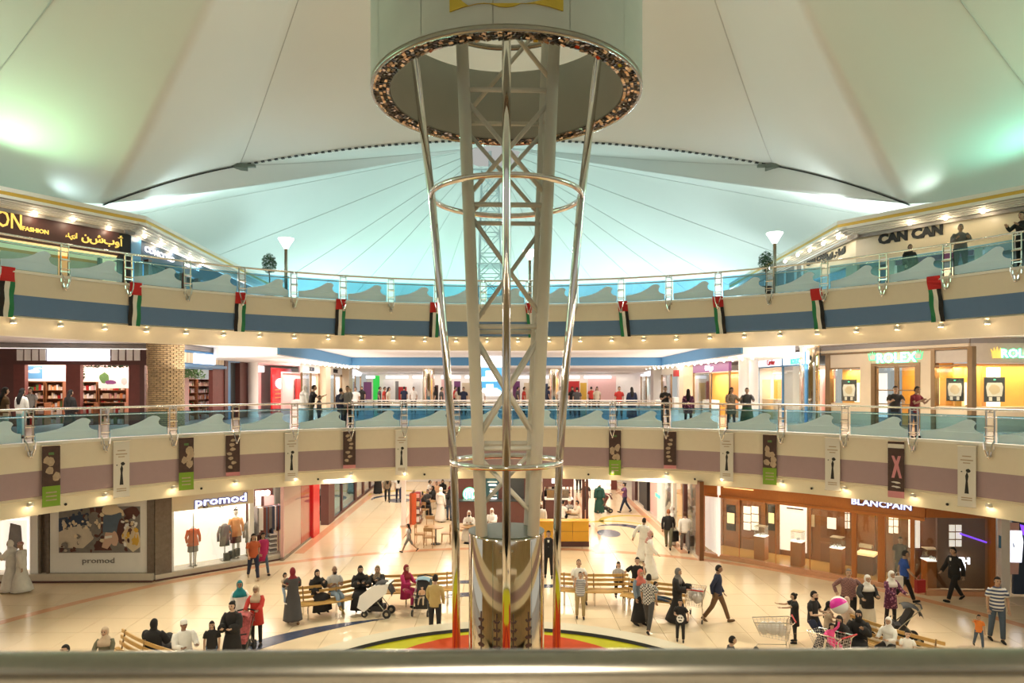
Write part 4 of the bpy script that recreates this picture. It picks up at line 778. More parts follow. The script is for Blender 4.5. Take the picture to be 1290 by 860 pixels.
for px, kind, a in BN:
    t = thing('banner', KN[kind]+' hanging '+PLN[px], 'banner', ringp(a, 16.80, 5.2), -rad(a)+(.12 if a > 0 else -.12), 'banners on the lower fascia')
    w, z0 = .50, -1.92 if kind != 'd' else -1.55
    b = MB().box((0, 0, z0/2), (w, .012, -z0)).build('banner_cloth', {'g': 'banner_dark', 'w': 'banner_white', 'd': 'banner_dark', 'p': 'banner_dark'}[kind], t)
    MB().tube([(-w/2-.02, 0, 0), (w/2+.02, 0, 0)], .014, 6).build('top_rod', 'chrome', t); MB().tube([(-w/2-.02, 0, z0), (w/2+.02, 0, z0)], .01, 6).build('bottom_rod', 'chrome', t)
    def pr(poly, m, k=0): MB().prism(poly, lambda u, v, w_: (u*w, -.008-.001*k-.002*w_, v)).build('print', m, b)
    if kind == 'g':
        pr([(-.5, z0), (.5, z0), (.5, -1.28), (-.5, -1.28)], 'banner_green'); R = random.Random(px)
        for k in range(6): pr(blob(R.uniform(-.3, .3), R.uniform(-1.15, -.45), .22, .13, 7, .3, px+k), 'banner_sand', k)
        pr([(-.15, -.30), (.15, -.30), (.15, -.22), (-.15, -.22)], 'leaf_bright'); 
        for z in (-1.5, -1.62, -1.74): pr([(-.3, z), (.3, z), (.3, z+.04), (-.3, z+.04)], 'banner_sand', 2)
    if kind == 'w':
        pr([(-.12, -1.5), (.12, -1.5), (.06, -1.1), (.1, -.95), (.02, -.8), (-.08, -.95), (-.05, -1.1)], 'black'); pr(blob(.08, -.78, .13, .06, 9, .1, 2), 'black', 1); pr(blob(-.28, -.82, .05, .02, 6), 'black')
        for z, q in ((-.35, .25), (-.47, .35), (-.56, .2), (-1.65, .3), (-1.72, .3)): pr([(-q, z), (q, z), (q, z+.035), (-q, z+.035)], 'banner_sand')
    if kind == 'd':
        R = random.Random(px)
        for k in range(7): pr(blob(R.uniform(-.25, .25), -.2-.17*k, .2, .06, 7, .3, px+k), 'banner_sand', k)
        pr([(-.5, z0), (.5, z0), (.5, z0+.14), (-.5, z0+.14)], 'banner_pink')
    if kind == 'p':
        pr([(-.5, z0), (.5, z0), (.5, z0+.22), (-.5, z0+.22)], 'banner_pink'); pr([(-.5, -.24), (.5, -.24), (.5, -.1), (-.5, -.1)], 'banner_white')
        pr([(-.28, -1.25), (-.1, -1.25), (.05, -.95), (.2, -1.25), (.36, -1.25), (.15, -.8), (.3, -.5), (.12, -.5), (.02, -.68), (-.12, -.5), (-.28, -.5), (-.08, -.8)], 'banner_pink', 1)
        for z in (-1.4, -1.55): pr(blob(.02, z, .28, .03, 9, .4, 4), 'banner_white', 2)
# ================================================================ ground floor shops
mat('lit_backdrop', (1, .96, .9), .6, emit=(1, .90, .78), es=.75); mat('denim', (.10, .14, .20), .8, noise=.2); mat('floor_dark', (.22, .17, .12), .2, noise=.2); mat('dark_wood_floor', (.55, .32, .10), .25, noise=.1)
GP = Fac((-22.5, 11.75), (-12.75, 11.95)); GQ = Fac((-12.75, 11.95), (-9.1, 15.1)); GL = Fac((-9.05, 15.1), (-9.3, 40)); U = GP.u
t = wallthing('storefront', 'bright fashion shopfront with big photo poster and white letter sign at the left', 'shop front', GP)
GP.B('plinth', 'stone_light', t, 0, GP.L, 0.04, .30, -.6, .14); GP.B('plinth_base', 'shop_brown', t, 0, GP.L, 0, .06, -.6, .20)
GQ.B('plinth', 'stone_light', t, 0, GQ.L, .04, .22, -.9, .08); GQ.B('plinth_base', 'shop_brown', t, 0, GQ.L, 0, .06, -.9, .12)
GP.B('back_wall', 'stone_light', t, 0, GP.L, .25, 3.28, -.7, -.6); GP.B('lit_backdrop', 'lit_backdrop', t, 0, U(37), .3, 3.2, -.55, -.5); GP.B('white_pier', 'mall_white', t, U(38), U(48), .25, 3.25, -.4, .02)
for a, b in ((49, 51.5), (59, 62)): GP.B('stone_pier', 'granite_brown', t, U(a), U(b), .25, 3.25, -.3, .03)
GP.B('stone_pier', 'granite_brown', t, U(48), U(62), .25, 3.25, -.35, -.1); GP.B('granite_frame', 'granite_brown', t, U(62), U(186), .25, 3.25, -.25, -.06); GP.B('granite_pier', 'granite_brown', t, U(186), GP.L+.0, .25, 3.25, -.3, .05)
GQ.B('granite_pier', 'granite_brown', t, 0, GQ.u(216), .2, 3.25, -.3, .05)
R = random.Random(11)
items = [('navy', [(0, .75), (.35, .85), (.40, .55), (.3, .4), (.12, .52), (0, .45)]), ('stone_light', [(0, .45), (.12, .55), (.34, .6), (.46, .35), (.3, .1), (0, .12)]), ('shop_brown', [(.38, .98), (.62, .98), (.6, .6), (.5, .35), (.42, .5)]), ('cloth_grey', blob(.45, .62, .09, .3, seed=8)),
         ('shop_brown', [(.40, .05), (.66, .05), (.58, .3), (.48, .3)]), ('skin_print', [(.53, .12), (.60, .08), (.72, .35), (.66, .5), (.58, .45)]), ('denim', [(.54, .45), (.76, .42), (.78, .85), (.66, .92), (.55, .8)]), ('stone_cream', blob(.65, .93, .12, .12, seed=2)), ('shop_brown', blob(.78, .45, .06, .28, seed=6)), ('shop_brown', blob(.90, .86, .11, .15, 9, .3, 9)), ('stone_cream', blob(.9, .3, .12, .25, 9, .2, 4)), ('white', blob(.88, .62, .05, .08, 7, .2, 3)), ('gold_trim', blob(.95, .25, .04, .14, 7, .3, 5)), ('skin_print', blob(.69, .30, .045, .16, seed=6)), ('white', [(.57, .3), (.66, .33), (.66, .38), (.57, .36)])]
pz = thing('window_poster', 'large white window poster with a photo of a seated figure and small word beneath', 'poster')
GP.B('poster_board', 'white', pz, U(63), U(185), GP.z(120, 721), GP.z(120, 630), -.05, .0)
R = random.Random(31)
def region(u, v):
    if u < .42: return R.choice(['navy', 'shop_brown', 'cloth_grey']) if v > .72 else (R.choice(['stone_light', 'stone_cream', 'stone_light', 'cloth_grey']) if v > .15 else R.choice(['stone_light', 'shop_brown']))
    if u < .55: return R.choice(['shop_brown', 'cloth_grey', 'stone_cream', 'shop_brown'])
    if u < .78: return None
    return R.choice(['shop_brown', 'stone_cream', 'white', 'shop_brown']) if v > .5 else R.choice(['stone_cream', 'white', 'shop_brown', 'gold_trim'])
for k in range(150):
    u, v = R.uniform(.03, .97), R.uniform(.04, .96); m = region(u, v)
    if m: items.append((m, [(min(.995, max(.005, a)), min(.99, max(.01, b))) for a, b in blob(u, v, R.uniform(.012, .03), R.uniform(.02, .06), 6, .35, k)]))
prints('photo', pz, GP, 74, 176, 638, 696, .0, items, 'cloth_grey'); GP.text('promod', 'cloth_grey', 124, 709, 7.0, pz, .01, sx=1.3)
GQu = GQ.u
GQ.B('lit_backdrop', 'lit_backdrop', t, GQu(216), GQu(319), .2, 3.2, -.85, -.8); GQ.B('sign_fascia', 'stone_cream', t, GQu(216), GQu(319), GQ.z(280, 637.5), 3.28, -.1, .02); GQ.B('display_floor', 'stone_light', t, GQu(216), GQu(319), .2, .24, -.8, .02)
GQ.B('white_pier', 'mall_white', t, GQu(216), GQu(219), .2, 3.2, -.1, .0); GQ.B('white_pier', 'mall_white', t, GQu(315), GQu(320), .2, 3.2, -.2, .0); GQ.B('glass_pane', 'clear_glass', t, GQu(219), GQu(315), .24, 2.2, -.02, -.005); GQ.B('glass_joint', 'black', t, GQu(243.5), GQu(244.2), .24, 2.3, -.03, .0)
mat('violet_glow_edge', (.16, .16, .42), .5); GQ.text('promod', 'violet_glow_edge', 279, 634, 10.5, t, .04, off=.035, ext=.012, sx=1.35); GQ.text('promod', 'sign_blue_white', 279, 634, 10.5, t, .085, off=.004, ext=.02, sx=1.35)  # violet letters behind the white ones paint in the sign's blue-violet glow
for k in range(3): GQ.text('وي', 'black', 259+20*k, 639, 3.4, t, .05, sx=1.2)
shop_light(GQ, 2.2, 3.1, -.4, 3.2, .6, 26); shop_light(GP, 1.6, 3.1, -.2, 3.0, .3, 20)
GQ.B('rack_backdrop', 'shop_brown', t, GQu(320), GQ.L-.02, .2, 3.2, -1.2, -1.1); GQ.B('corner_post', 'black', t, GQ.L-.06, GQ.L, 0, 3.25, -.05, .03)
# mannequins and clothes
def figure_base(): pass
def mannequin(px, py_base, f, lab, top, bottom, h=1.75, d=-.4, head=True, sleeves=True):
    p = f.at(f.u(px, d), .24, d); t = thing('mannequin', lab, 'mannequin', p, f.rz); s = h/1.75
    MB().lathe([(0, 0), (.16, 0), (.16, .02), (0, .03)], 16).build('base_plate', 'brushed_steel', t)
    mb = MB()
    for q in (-1, 1): mb.tube([(q*.08*s, 0, .03), (q*.085*s, -.01, .45*s), (q*.09*s, 0, .9*s)], [.035*s, .05*s, .075*s], 10)
    mb.tube([(0, 0, .85*s), (0, 0, 1.0*s), (0, 0, 1.15*s), (0, 0, 1.38*s), (0, 0, 1.44*s), (0, 0, 1.52*s)], [(.15*s, .10*s), (.16*s, .10*s), (.12*s, .09*s), (.17*s, .10*s), (.07*s, .06*s), (.045*s, .045*s)], 12)
    if head: mb.sphere((0, 0, 1.63*s), .095*s, 12, 8, sc=(.85, .95, 1.2))
    for q in (-1, 1): mb.tube([(q*.17*s, 0, 1.38*s), (q*.24*s, 0, 1.12*s), (q*.22*s, -.08, .88*s)], [.045*s, .035*s, .025*s], 8)
    mb.build('body', 'mannequin_white', t, True)
    g = MB(); g.tube([(0, 0, .78*s), (0, 0, 1.0*s), (0, 0, 1.15*s), (0, 0, 1.36*s), (0, 0, 1.44*s)], [(.22*s, .14*s), (.19*s, .125*s), (.155*s, .11*s), (.20*s, .12*s), (.09*s, .07*s)], 14)
    if sleeves:
        for q in (-1, 1): g.tube([(q*.17*s, 0, 1.39*s), (q*.25*s, 0, 1.12*s), (q*.235*s, -.07, .92*s)], [.065*s, .055*s, .045*s], 8)
    g.build('top_garment', top, t, True)
    if bottom: b = MB(); b.tube([(0, 0, .55*s), (0, 0, .8*s), (0, 0, .98*s)], [(.20*s, .14*s), (.19*s, .13*s), (.16*s, .11*s)], 12); b.build('skirt', bottom, t, True)
    return t
mannequin(243, 716, GQ, 'headless mannequin in an orange cardigan and grey scarf at the left of the lit window', 'cloth_orange', 'cloth_grey', 1.72, -.35, False)
t_ = mannequin(297, 700, GQ, 'tall mannequin in a peach top and brown skirt in the lit window', 'cloth_peach', 'shop_brown', 1.95, -.5); MB().sphere((0, .01, 1.9), .10, 10, 6, sc=(.9, 1, .5)).build('dark_cap', 'black', t_)
for px, lab, m in ((283, 'grey coat hanging at the left of the tall mannequin', 'cloth_grey'), (315, 'grey coat with pale scarf hanging right of the tall mannequin', 'cloth_grey')):
    p = GQ.at(GQ.u(px, -.45), .24, -.45); t_ = thing('display_coat', lab, 'coat', p, GQ.rz)
    g = MB(); g.tube([(0, 0, .55), (0, 0, .9), (0, 0, 1.3), (0, 0, 1.42)], [(.20, .10), (.18, .09), (.19, .09), (.07, .05)], 12)
    for q in (-1, 1): g.tube([(q*.15, 0, 1.34), (q*.25, 0, 1.05), (q*.24, 0, .75)], [.06, .055, .05], 8)
    g.build('coat_body', m, t_, True); MB().tube([(0, 0, 0), (0, 0, .6)], .02, 6).build('stand', 'brushed_steel', t_); MB().box((0, 0, .01), (.3, .3, .02)).build('base_plate', 'brushed_steel', t_)
p = GQ.at(GQ.u(293, -.25), .24, -.25); MBb = MB(); R = random.Random(3)
bg = thing('display_bag', 'dark patterned bags heaped at the foot of the tall mannequin', 'bag', p, GQ.rz)
for k in range(3): MBb2 = MB().box((-.22+.2*k, .02*k, .16+.05*k), (.24, .12, .3), .3*k).build('bag_body', 'poster_dark', bg)
t_ = thing('clothes_rack', 'clothes rack full of dark coats and white stacks beside the window corner', 'clothes rack', (0, 0, 0)); R = random.Random(21)
GQ.B('top_rail', 'chrome', t_, GQ.u(322, -.5), GQ.u(352, -.5), 2.15, 2.18, -.5, -.47)
for k in range(16):
    u = GQ.u(323+1.8*k, -.5); m = R.choice(['denim', 'cloth_grey', 'black', 'white', 'red_brown', 'navy']); z0 = R.uniform(.9, 1.3); GQ.B('hanging_garment', m, t_, u-.03, u+.035, z0, 2.14, -.72, -.3)
for k in range(9): GQ.B('folded_pile', ['white', 'cloth_grey'][k % 2], t_, GQ.u(337, -.5), GQ.u(346, -.5), .25+.09*k, .31+.09*k, -.75, -.25)
for s in (323, 351): GQ.B('upright', 'chrome', t_, GQ.u(s, -.5)-.02, GQ.u(s, -.5)+.02, .2, 2.2, -.52, -.48)
GQ.px('wall_photo', 'white', t_, 322, 329, 618, 660, -1.1, -1.05); GQ.px('wall_photo', 'pink_wall', t_, 333, 345, 624, 636, -1.1, -1.05)
for k in range(3):
    o = MB().sphere((0, 0, 0), .11, 10, 8).build('globe_lamp', 'lamp_glow'); o.location = GQ.at(GQ.u(325+6*k, -.3), 2.72, -.3); tag(o, '%s white globe lamp from the left over the clothes rack' % ORD[k], 'lamp', 'globe lamps over the clothes rack')
shop_light(GQ, GQ.u(336), 3.1, -.4, 1.0, .5, 14)
def man_leftposter(): pass
prints('wall_print', t, GP, 4, 34, 655, 722, -.48, [('cloth_grey', [(.3, .95), (.75, .9), (.8, .6), (.6, .45), (.3, .4), (.12, .25), (.2, .6)]), ('denim', [(.35, .4), (.7, .45), (.6, .1), (.3, .1)])], 'lit_backdrop')
# corridor on the left
V = GL.u
t = wallthing('storefront', 'glossy pale and red partition beside a red pillar in the left ground corridor', 'shop front', GL)
GL.B('pale_panel', 'pink_wall', t, V(357), V(381), .1, 3.25, -.12, 0); GL.B('red_panel', 'red_gloss', t, V(379), V(391), .1, 3.25, -.1, .02); GL.B('base', 'granite_brown', t, V(356), V(391), 0, .1, -.1, .04); GL.B('red_pillar', 'red_gloss', t, V(391), V(399), 0, 3.25, -.3, .14); GL.B('glass_pane', 'clear_glass', t, V(357), V(391), .1, 3.2, .03, .05)
GL.B('dark_pillar', 'shop_brown', t, V(411.5), V(419), 0, 3.25, -.3, .1); GL.B('display_back', 'lit_backdrop', t, V(399), V(412), 0, 3.2, -.8, -.7); GL.px('framed_poster', 'poster_dark', t, 403, 409, 622, 636, -.4, -.35); GL.px('figure_stand', 'black', t, 405.5, 408, 638, 655, -.4, -.3); GL.B('side_wall', 'mall_white', t, V(419), V(475), 0, 3.25, -3.1, -3.0)
for a, b in ((419, 420.5), (430, 431), (447, 449), (457, 458.5), (466, 467)): GL.B('mullion', 'shop_brown', t, V(a), V(b), 0, 3.25, -.08, .04)
GL.B('base', 'shop_brown', t, V(419), V(475), 0, .12, -.08, .05); GL.B('glass_pane', 'rail_glass', t, V(420.5), V(447), .12, 3.2, -.04, -.02); GL.B('glass_pane', 'clear_glass', t, V(449), V(466), .12, 3.2, -.04, -.02); GL.B('display_back', 'stone_cream', t, V(420), V(470), 0, 3.2, -1.6, -1.5)
for px in (424, 436, 452, 461): GL.B('display_item', 'white' if px % 2 else 'cloth_grey', t, V(px), V(px)+.6, .1, 1.5, -1.2, -.8)
shop_light(GL, V(440), 3.1, -.8, 8, 1, 90)
o = thing('corridor_column', 'slim white column at the near corner of the coffee terrace', 'column', (-5.15, 21.4, 0)); MB().box((0, 0, 1.6), (.20, .25, 3.2)).build('shaft', 'mall_white', o); MB().box((0, 0, .05), (.3, .32, .1)).build('base', 'stone_light', o)
# magazine rack with orange side
mr = thing('magazine_rack', 'display rack with an orange end panel beside the white column', 'rack', (-4.55, 22.2, 0)); MB().box((-.2, -.3, .8), (.34, .05, 1.6)).build('end_panel', 'cloth_orange', mr)
MB().box((-.30, .25, .8), (.04, 1.2, 1.6)).build('back_panel', 'wood_brown', mr); R = random.Random(2)
for z in (.1, .5, .9, 1.3): MB().box((-.05, .3, z), (.5, 1.1, .03)).build('shelf_board', 'wood_brown', mr)
g = MB()
for z in (.12, .52, .92, 1.32):
    for k in range(7): g.box((-.05, -.15+.16*k, z+.12), (.3, .1, R.uniform(.16, .26)), R.uniform(-.2, .2), R.randrange(6))
tag(g.build('magazines', ['white', 'red', 'stone_cream', 'navy', 'pink_wall', 'cloth_grey'], mr), kind='stuff')
# coffee shop back wall
cf = Fac((-2.75, 23.4), (1.75, 23.4)); t = wallthing('coffee_counter_wall', 'dark coffee shop wall with round green and white emblem and menu boards', 'shop wall', cf)
cf.B('dark_wall', 'shop_brown', t, 0, cf.L, 0, 3.25, -.2, 0)
def disc(f, px, py, r, m, d, nm, n=28): u0, z0 = f.u(px, d), f.z(px, py, d); return MB().prism([(r*cos(2*PI*k/n), r*sin(2*PI*k/n)) for k in range(n)], lambda u, v, w: f.at(u0+u, z0+v, d+.02*w)).build(nm, m, t)
disc(cf, 591.5, 622, .36, 'green_glow', .02, 'emblem_ring'); disc(cf, 591.5, 622, .31, 'sign_white', .045, 'emblem_disc')
u0, z0 = cf.u(591.5, .07), cf.z(591.5, 622, .07)
for pl in ([(-.10, -.28), (.10, -.28), (.14, 0), (.08, .14), (-.08, .14), (-.14, 0)], [(-.24, -.12), (-.17, -.16), (-.17, .14), (-.25, .1)], [(.24, -.12), (.17, -.16), (.17, .14), (.25, .1)], [(-.09, .19), (.09, .19), (.12, .28), (.04, .23), (0, .30), (-.04, .23), (-.12, .28)]):
    MB().prism(pl, lambda u, v, w: cf.at(u0+u, z0+v, .068+.008*w)).build('emblem_figure', 'green_glow', t)
MB().prism([(-.05, -.2), (.05, -.2), (.06, .08), (-.06, .08)], lambda u, v, w: cf.at(u0+u, z0+v, .078+.006*w)).build('emblem_figure', 'sign_white', t)
cf.px('yellow_strip', 'lit_warm', t, 599, 602, 596, 612, .0, .03); mb_ = cf.px('menu_board', 'teal_dark', t, 612, 628, 600, 640, .02, .06)
for k, (a, b, y) in enumerate(((614, 626, 607), (616, 625, 611), (617, 625, 616), (617, 624, 619), (617, 626, 624), (617, 626, 628), (617, 626, 632))): cf.px('menu_line', 'sign_white' if k % 2 else 'mall_white', mb_, a, b, y-1, y+.7, .06, .08)
cf.px('menu_board', 'poster_dark', t, 636, 660, 602, 645, .02, .06); MB().box((-.5, 22.6, .55), (4.2, .6, 1.1)).build('service_counter', 'shop_brown', t); MB().box((-.5, 22.6, 1.12), (4.3, .7, .05)).build('counter_top', 'poster_dark', t)
# second kiosk wall to the right with the dark coffee machines
t = thing('kiosk_unit', 'dark kiosk stand with coffee machines behind the yellow counter', 'kiosk', (2.75, 23.2, 0))
MB().box((0, 0, .55), (1.4, .6, 1.1)).build('base_cabinet', 'shop_brown', t); MB().box((0, 0, 1.13), (1.5, .7, .06)).build('counter_top', 'mall_white', t); MB().box((0, .3, 2.3), (1.6, .2, 1.2)).build('upper_board', 'shop_brown', t); MB().box((-.1, .18, 2.1), (.5, .04, .4)).build('menu_screen', 'sign_blue_white', t)
for q in (-.78, .78): MB().box((q, .3, 1.5), (.08, .1, 3.0)).build('post', 'shop_brown', t)
for q in (-.4, .3): MB().box((q, 0, 1.38), (.45, .4, .42)).build('coffee_machine', 'brushed_steel', t)
# yellow counter
yc = thing('yellow_counter', 'long yellow counter with dark kick board right of the tower base', 'counter', (2.75, 17.4, 0))
for k in range(3): MB().box((-.93+.72*k, 0, .67), (.705, .5, .86)).build('front_panel', 'yellow_counter', yc)
MB().box((-.2, 0, .12), (2.16, .46, .24)).build('kick_board', 'shop_brown', yc); MB().box((-.2, 0, 1.115), (2.2, .56, .03)).build('counter_top', 'yellow_counter', yc); MB().box((-.2, -.252, .68), (2.12, .006, .012)).build('groove', 'shop_brown', yc)
for x, y, h, lab in ((3.55, 18.7, 3.2, 'dark square post standing behind the yellow counter'), (4.05, 21.5, 3.2, 'dark square post by the green robed figure')):
    o = thing('terrace_post', lab, 'post', (x, y, 0)); MB().box((0, 0, h/2), (.12, .12, h)).build('shaft', 'shop_brown', o); MB().box((0, 0, .04), (.3, .3, .08)).build('base', 'shop_brown', o)
hs = thing('hanging_sign', 'round green and white hanging sign over the right corridor', 'sign', (4.95, 24.6, 2.1))
MB().tube([(0, -.04, 0), (0, .04, 0)], .5, 28).build('sign_disc', 'sign_white', hs); 
for s in (-1, 1): MB().prism([(s*.33, -.3), (s*.46, -.1), (s*.46, .25), (s*.3, .38), (s*.22, .2), (s*.34, 0)], lambda u, v, w: (u, -.045-.01*w, v)).build('emblem_shape', 'green_glow', hs)
MB().tube([(0, 0, .5), (0, 0, 1.2)], .02, 6).build('hanger_rod', 'black', hs); MB().tube([(-.52, 0, -.05), (-.6, .0, .9)], .03, 6).build('side_bracket', 'black', hs)
# right corridor
KR = Fac((7.75, 40), (7.85, 15.9)); t = wallthing('storefront', 'pale glass shopfronts along the right ground corridor', 'shop front', KR); V = KR.u
struct('wall_ground_right', MB().box((10.9, 30, 1.6), (.2, 22, 3.2)), 'mall_white')
KR.B('white_front', 'lit_backdrop', t, V(835), V(848), .1, 3.2, -.5, -.4); KR.B('cream_front', 'stone_cream', t, V(848), V(862), .1, 3.2, -.25, -.15); KR.B('gold_panel', 'orange_wall', t, V(850), V(857), .5, 2.6, -.14, -.1); KR.B('white_front', 'lit_backdrop', t, V(862.5), V(880), .1, 3.2, -.9, -.8)
for a, b, m in ((812, 816, 'black'), (829, 835, 'mall_white'), (861, 863, 'shop_brown'), (847, 849, 'mall_white'), (797, 801, 'shop_brown'), (878, 883, 'wood_brown')): KR.B('mullion', m, t, V(a), V(b), 0, 3.2, -.12, .05)
KR.B('pale_front', 'pink_wall', t, V(817), V(829), .1, 3.2, -.2, -.1); KR.B('dark_front', 'black', t, V(803), V(811), .1, 3.2, -.2, -.1); KR.B('base', 'stone_light', t, V(800), V(882), 0, .14, -.15, .06); KR.B('small_sign', 'green_glow', t, V(828), V(833), KR.z(830, 626), KR.z(830, 622), .06, .1)
KR.B('glass_pane', 'clear_glass', t, V(835), V(878), .14, 3.1, -.05, -.03); shop_light(KR, V(855), 3.1, -.4, 4, .7, 40)
t = wallthing('bright_shop_wall', 'blazing white shop wall with small pink letters at the end of the right corridor', 'shop wall', KR); fE = Fac((3.2, 33.6), (7.5, 33.6)); fE.B('white_front', 'lit_backdrop', t, 0, fE.L, 0, 3.2, -.2, 0); fE.text('Carrefour', 'pink_wall', 775, 612, 4, t, .02); fE.B('dark_edge', 'red_brown', t, fE.L-.4, fE.L, 0, 3.2, -.2, .1)
# ---------------------------------------------------------------- wooden watch boutique on the right
BA = Fac((8.15, 15.75), (14.2, 10.35)); BB = Fac((14.2, 10.35), (16.45, 10.2)); V = BA.u; Vb = BB.u
t = wallthing('watch_boutique', 'orange-brown wooden watch boutique with glass front and white letter sign', 'shop front', BA)
BA.B('header_beam', 'wood_orange', t, 0, BA.L, 2.58, 3.25, -.12, .06); BA.B('header_moulding', 'wood_orange', t, 0, BA.L, 2.5, 2.6, -.1, .12); BA.B('sill', 'pink_marble', t, 0, BA.L, 0, .16, -.14, .1)
BB.B('header_beam', 'wood_orange', t, 0, BB.L, 2.62, 3.25, -.1, .06); BB.B('sill', 'pink_marble', t, 0, BB.L, 0, .16, -.1, .12)
for a, b in ((883.5, 887), (1073, 1079), (1106, 1115), (1147, 1152)): BA.B('wooden_mullion', 'wood_orange', t, V(a), V(b), .12, 2.6, -.08, .04)
for a in (931, 977, 1020): BA.B('glass_joint', 'wood_orange', t, V(a)-.012, V(a)+.012, .16, 2.5, -.03, -.01)
for a, b in ((887, 1073), (1079, 1106), (1115, 1147), (1152, 1161)): BA.B('glass_pane', 'clear_glass', t, V(a), V(b), .16, 2.52, -.03, -.015)
# interior, set back
MB().box((8.55, 17.6, 1.65), (.12, 3.4, 3.1), -.15).build('side_wall', 'wood_mid', t)
BK = -1.75
BA.B('boutique_floor', 'dark_wood_floor', t, .1, BA.L, .10, .13, -3.0, -.1)
BA.B('back_panel', 'wood_mid', t, V(880, BK), V(1125, BK), .1, 3.2, BK-.1, BK); BA.B('back_panel', 'wood_brown', t, V(1078, BK)+.0, V(1180, BK), .1, 3.2, BK-.14, BK-.02)
def bpx(nm, m, x0, x1, y0, y1, d0, d1, par=None): return BA.px(nm, m, par or t, x0, x1, y0, y1, d0, d1)
bpx('lit_panel', 'lit_backdrop', 982, 1016, 634, 694, BK, BK+.06); bpx('panel_letters', 'shop_brown', 991, 1012, 640, 641.5, BK+.06, BK+.08)
for x0, x1 in ((915, 926), (967, 976)): o = bpx('niche', 'black', x0, x1, 636, 668, BK, BK+.05); bpx('lit_shelf', 'lit_warm', x0+1, x1-1, 646, 659, BK+.05, BK+.07, t)
for x0, x1, y0, y1 in ((936, 956, 637, 668), (1063, 1071, 637, 666), (1119, 1132, 645, 672)):
    o = bpx('window_frame', 'wood_brown', x0-1.5, x1+1.5, y0-1.5, y1+1.5, BK+.0, BK+.04)
    for i in range(2):
        for j in range(3): w, h = (x1-x0)/2, (y1-y0)/3; bpx('window_light', 'lit_backdrop', x0+w*i+.6, x0+w*(i+1)-.6, y0+h*j+.6, y0+h*(j+1)-.6, BK+.04, BK+.06, o)
for x0, x1, y0, y1 in ((888, 906, 672, 694), (912, 928, 680, 694), (934, 958, 678, 695), (1032, 1062, 684, 715), (888, 906, 630, 668), (1032, 1060, 640, 680)):
    o = bpx('raised_panel', 'wood_mid', x0, x1, y0, y1, BK, BK+.035); bpx('panel_field', 'wood_brown', x0+1.6, x1-1.6, y0+1.6, y1-1.6, BK+.035, BK+.042, o)
for x in (908, 930, 962, 980, 1020, 1062, 1100): bpx('pilaster', 'wood_mid', x-2, x+2, 625, 700, BK, BK+.10)
bpx('wall_clock', 'lit_backdrop', 1042, 1053, 652, 666, BK+.05, BK+.09); bpx('wall_clock', 'stone_cream', 1018, 1026, 648, 663, BK+.05, BK+.09)
fI = BA
for a, b, m in ((1082, 1101, 'wood_brown'),): bpx('reception_desk', m, 1080, 1100, 700, 724, -1.3, -.8)
bpx('desk_top', 'lit_warm', 1078, 1101, 697, 700, -1.35, -.75); bpx('lit_counter', 'stone_light', 1082, 1098, 686, 690, BK+.1, BK+.3)
for px in (917, 950, 1000, 1045, 1090, 1128): P = BA.at(V(px, -.9), 3.1, -.9); light('SPOT', P, 70, (1, .74, .40), P-Vector((0, 0, 1))+BA.n*-.25, .05, spot=110, blend=.8, name='boutique_spot')
BA.text('BLANCPAIN', 'violet_glow_edge', 1109.5, 638.5, 7.6, t, .14, off=.022, ext=.01, sx=1.22); BA.text('BLANCPAIN', 'sign_blue_white', 1109.5, 638.5, 7.6, t, .175, off=.002, ext=.015, sx=1.22); BA.B('sign_light', 'lit_warm', t, V(913), V(950), 2.93, 2.96, .06, .12)  # violet back letters again stand in for a glow round the lettering
BB.B('side_panel', 'lit_backdrop', t, .1, Vb(1183), 1.3, 2.6, -1.3, -1.2); BB.B('wood_wall', 'wood_brown', t, Vb(1186), BB.L, .16, 2.62, -.35, -.25); BB.B('glass_pane', 'clear_glass', t, Vb(1163), BB.L-.1, .16, 2.6, -.04, -.02); BB.B('side_wood', 'wood_brown', t, .05, Vb(1186), .1, 1.25, -1.3, -1.15)
BB.B('wooden_mullion', 'wood_orange', t, BB.L-.16, BB.L, 0, 3.25, -.3, .06)
o = BB.px('side_window', 'wood_brown', t, 1195, 1213, 660, 690, -.25, -.22)
for i in range(2):
    for j in range(3): BB.px('window_light', 'lit_backdrop', o, 1196+8.4*i, 1203+8.4*i, 661+9.6*j, 669+9.6*j, -.22, -.20)
BB.text('TH', 'sign_white', 1213, 710, 8, t, .0, off=.01, sx=1.2); BB.text('N', 'sign_white', 1212, 718, 8, t, .0, off=.01)
mb = MB(); mb.tube([BB.at(Vb(1212), BB.z(1212, 672, -.1), -.1), BB.at(Vb(1245), BB.z(1245, 683, -.1), -.1)], .035, 6); mat('violet_neon', (.3, .1, .8), .5, emit=(.22, .06, .9), es=1.3); mb.build('violet_neon', 'violet_neon', t)
def pedestal(px, y0, y1, f, lab, d):
    u, z1 = f.u(px, d), None; p = f.at(u, .13, d); o = thing('display_pedestal', lab, 'display case', p, f.rz)
    MB().box((0, 0, .46), (.42, .42, .92)).build('plinth', 'wood_orange', o); MB().box((0, 0, .935), (.44, .44, .03)).build('lit_plate', 'lit_white', o); MB().box((0, 0, 1.13), (.40, .40, .36)).build('glass_case', 'clear_glass', o)
    MB().box((0, 0, 1.32), (.42, .42, .02)).build('case_top', 'stone_cream', o); R = random.Random(px); s = MB()
    for k in range(4): MB().lathe([(.02, 0), (.035, .07), (.02, .09)], 8).build('watch_stand', 'white', o, loc=(R.uniform(-.12, .12), R.uniform(-.12, .12), .95))
for px, lab, d in ((959, 'leftmost glass display pedestal inside the wooden boutique', -.5), (1005, 'second glass display pedestal, before the lit white panel', -.5), (1055, 'third glass display pedestal, below the round clock', -.42)): pedestal(px, 0, 0, BA, lab, d)
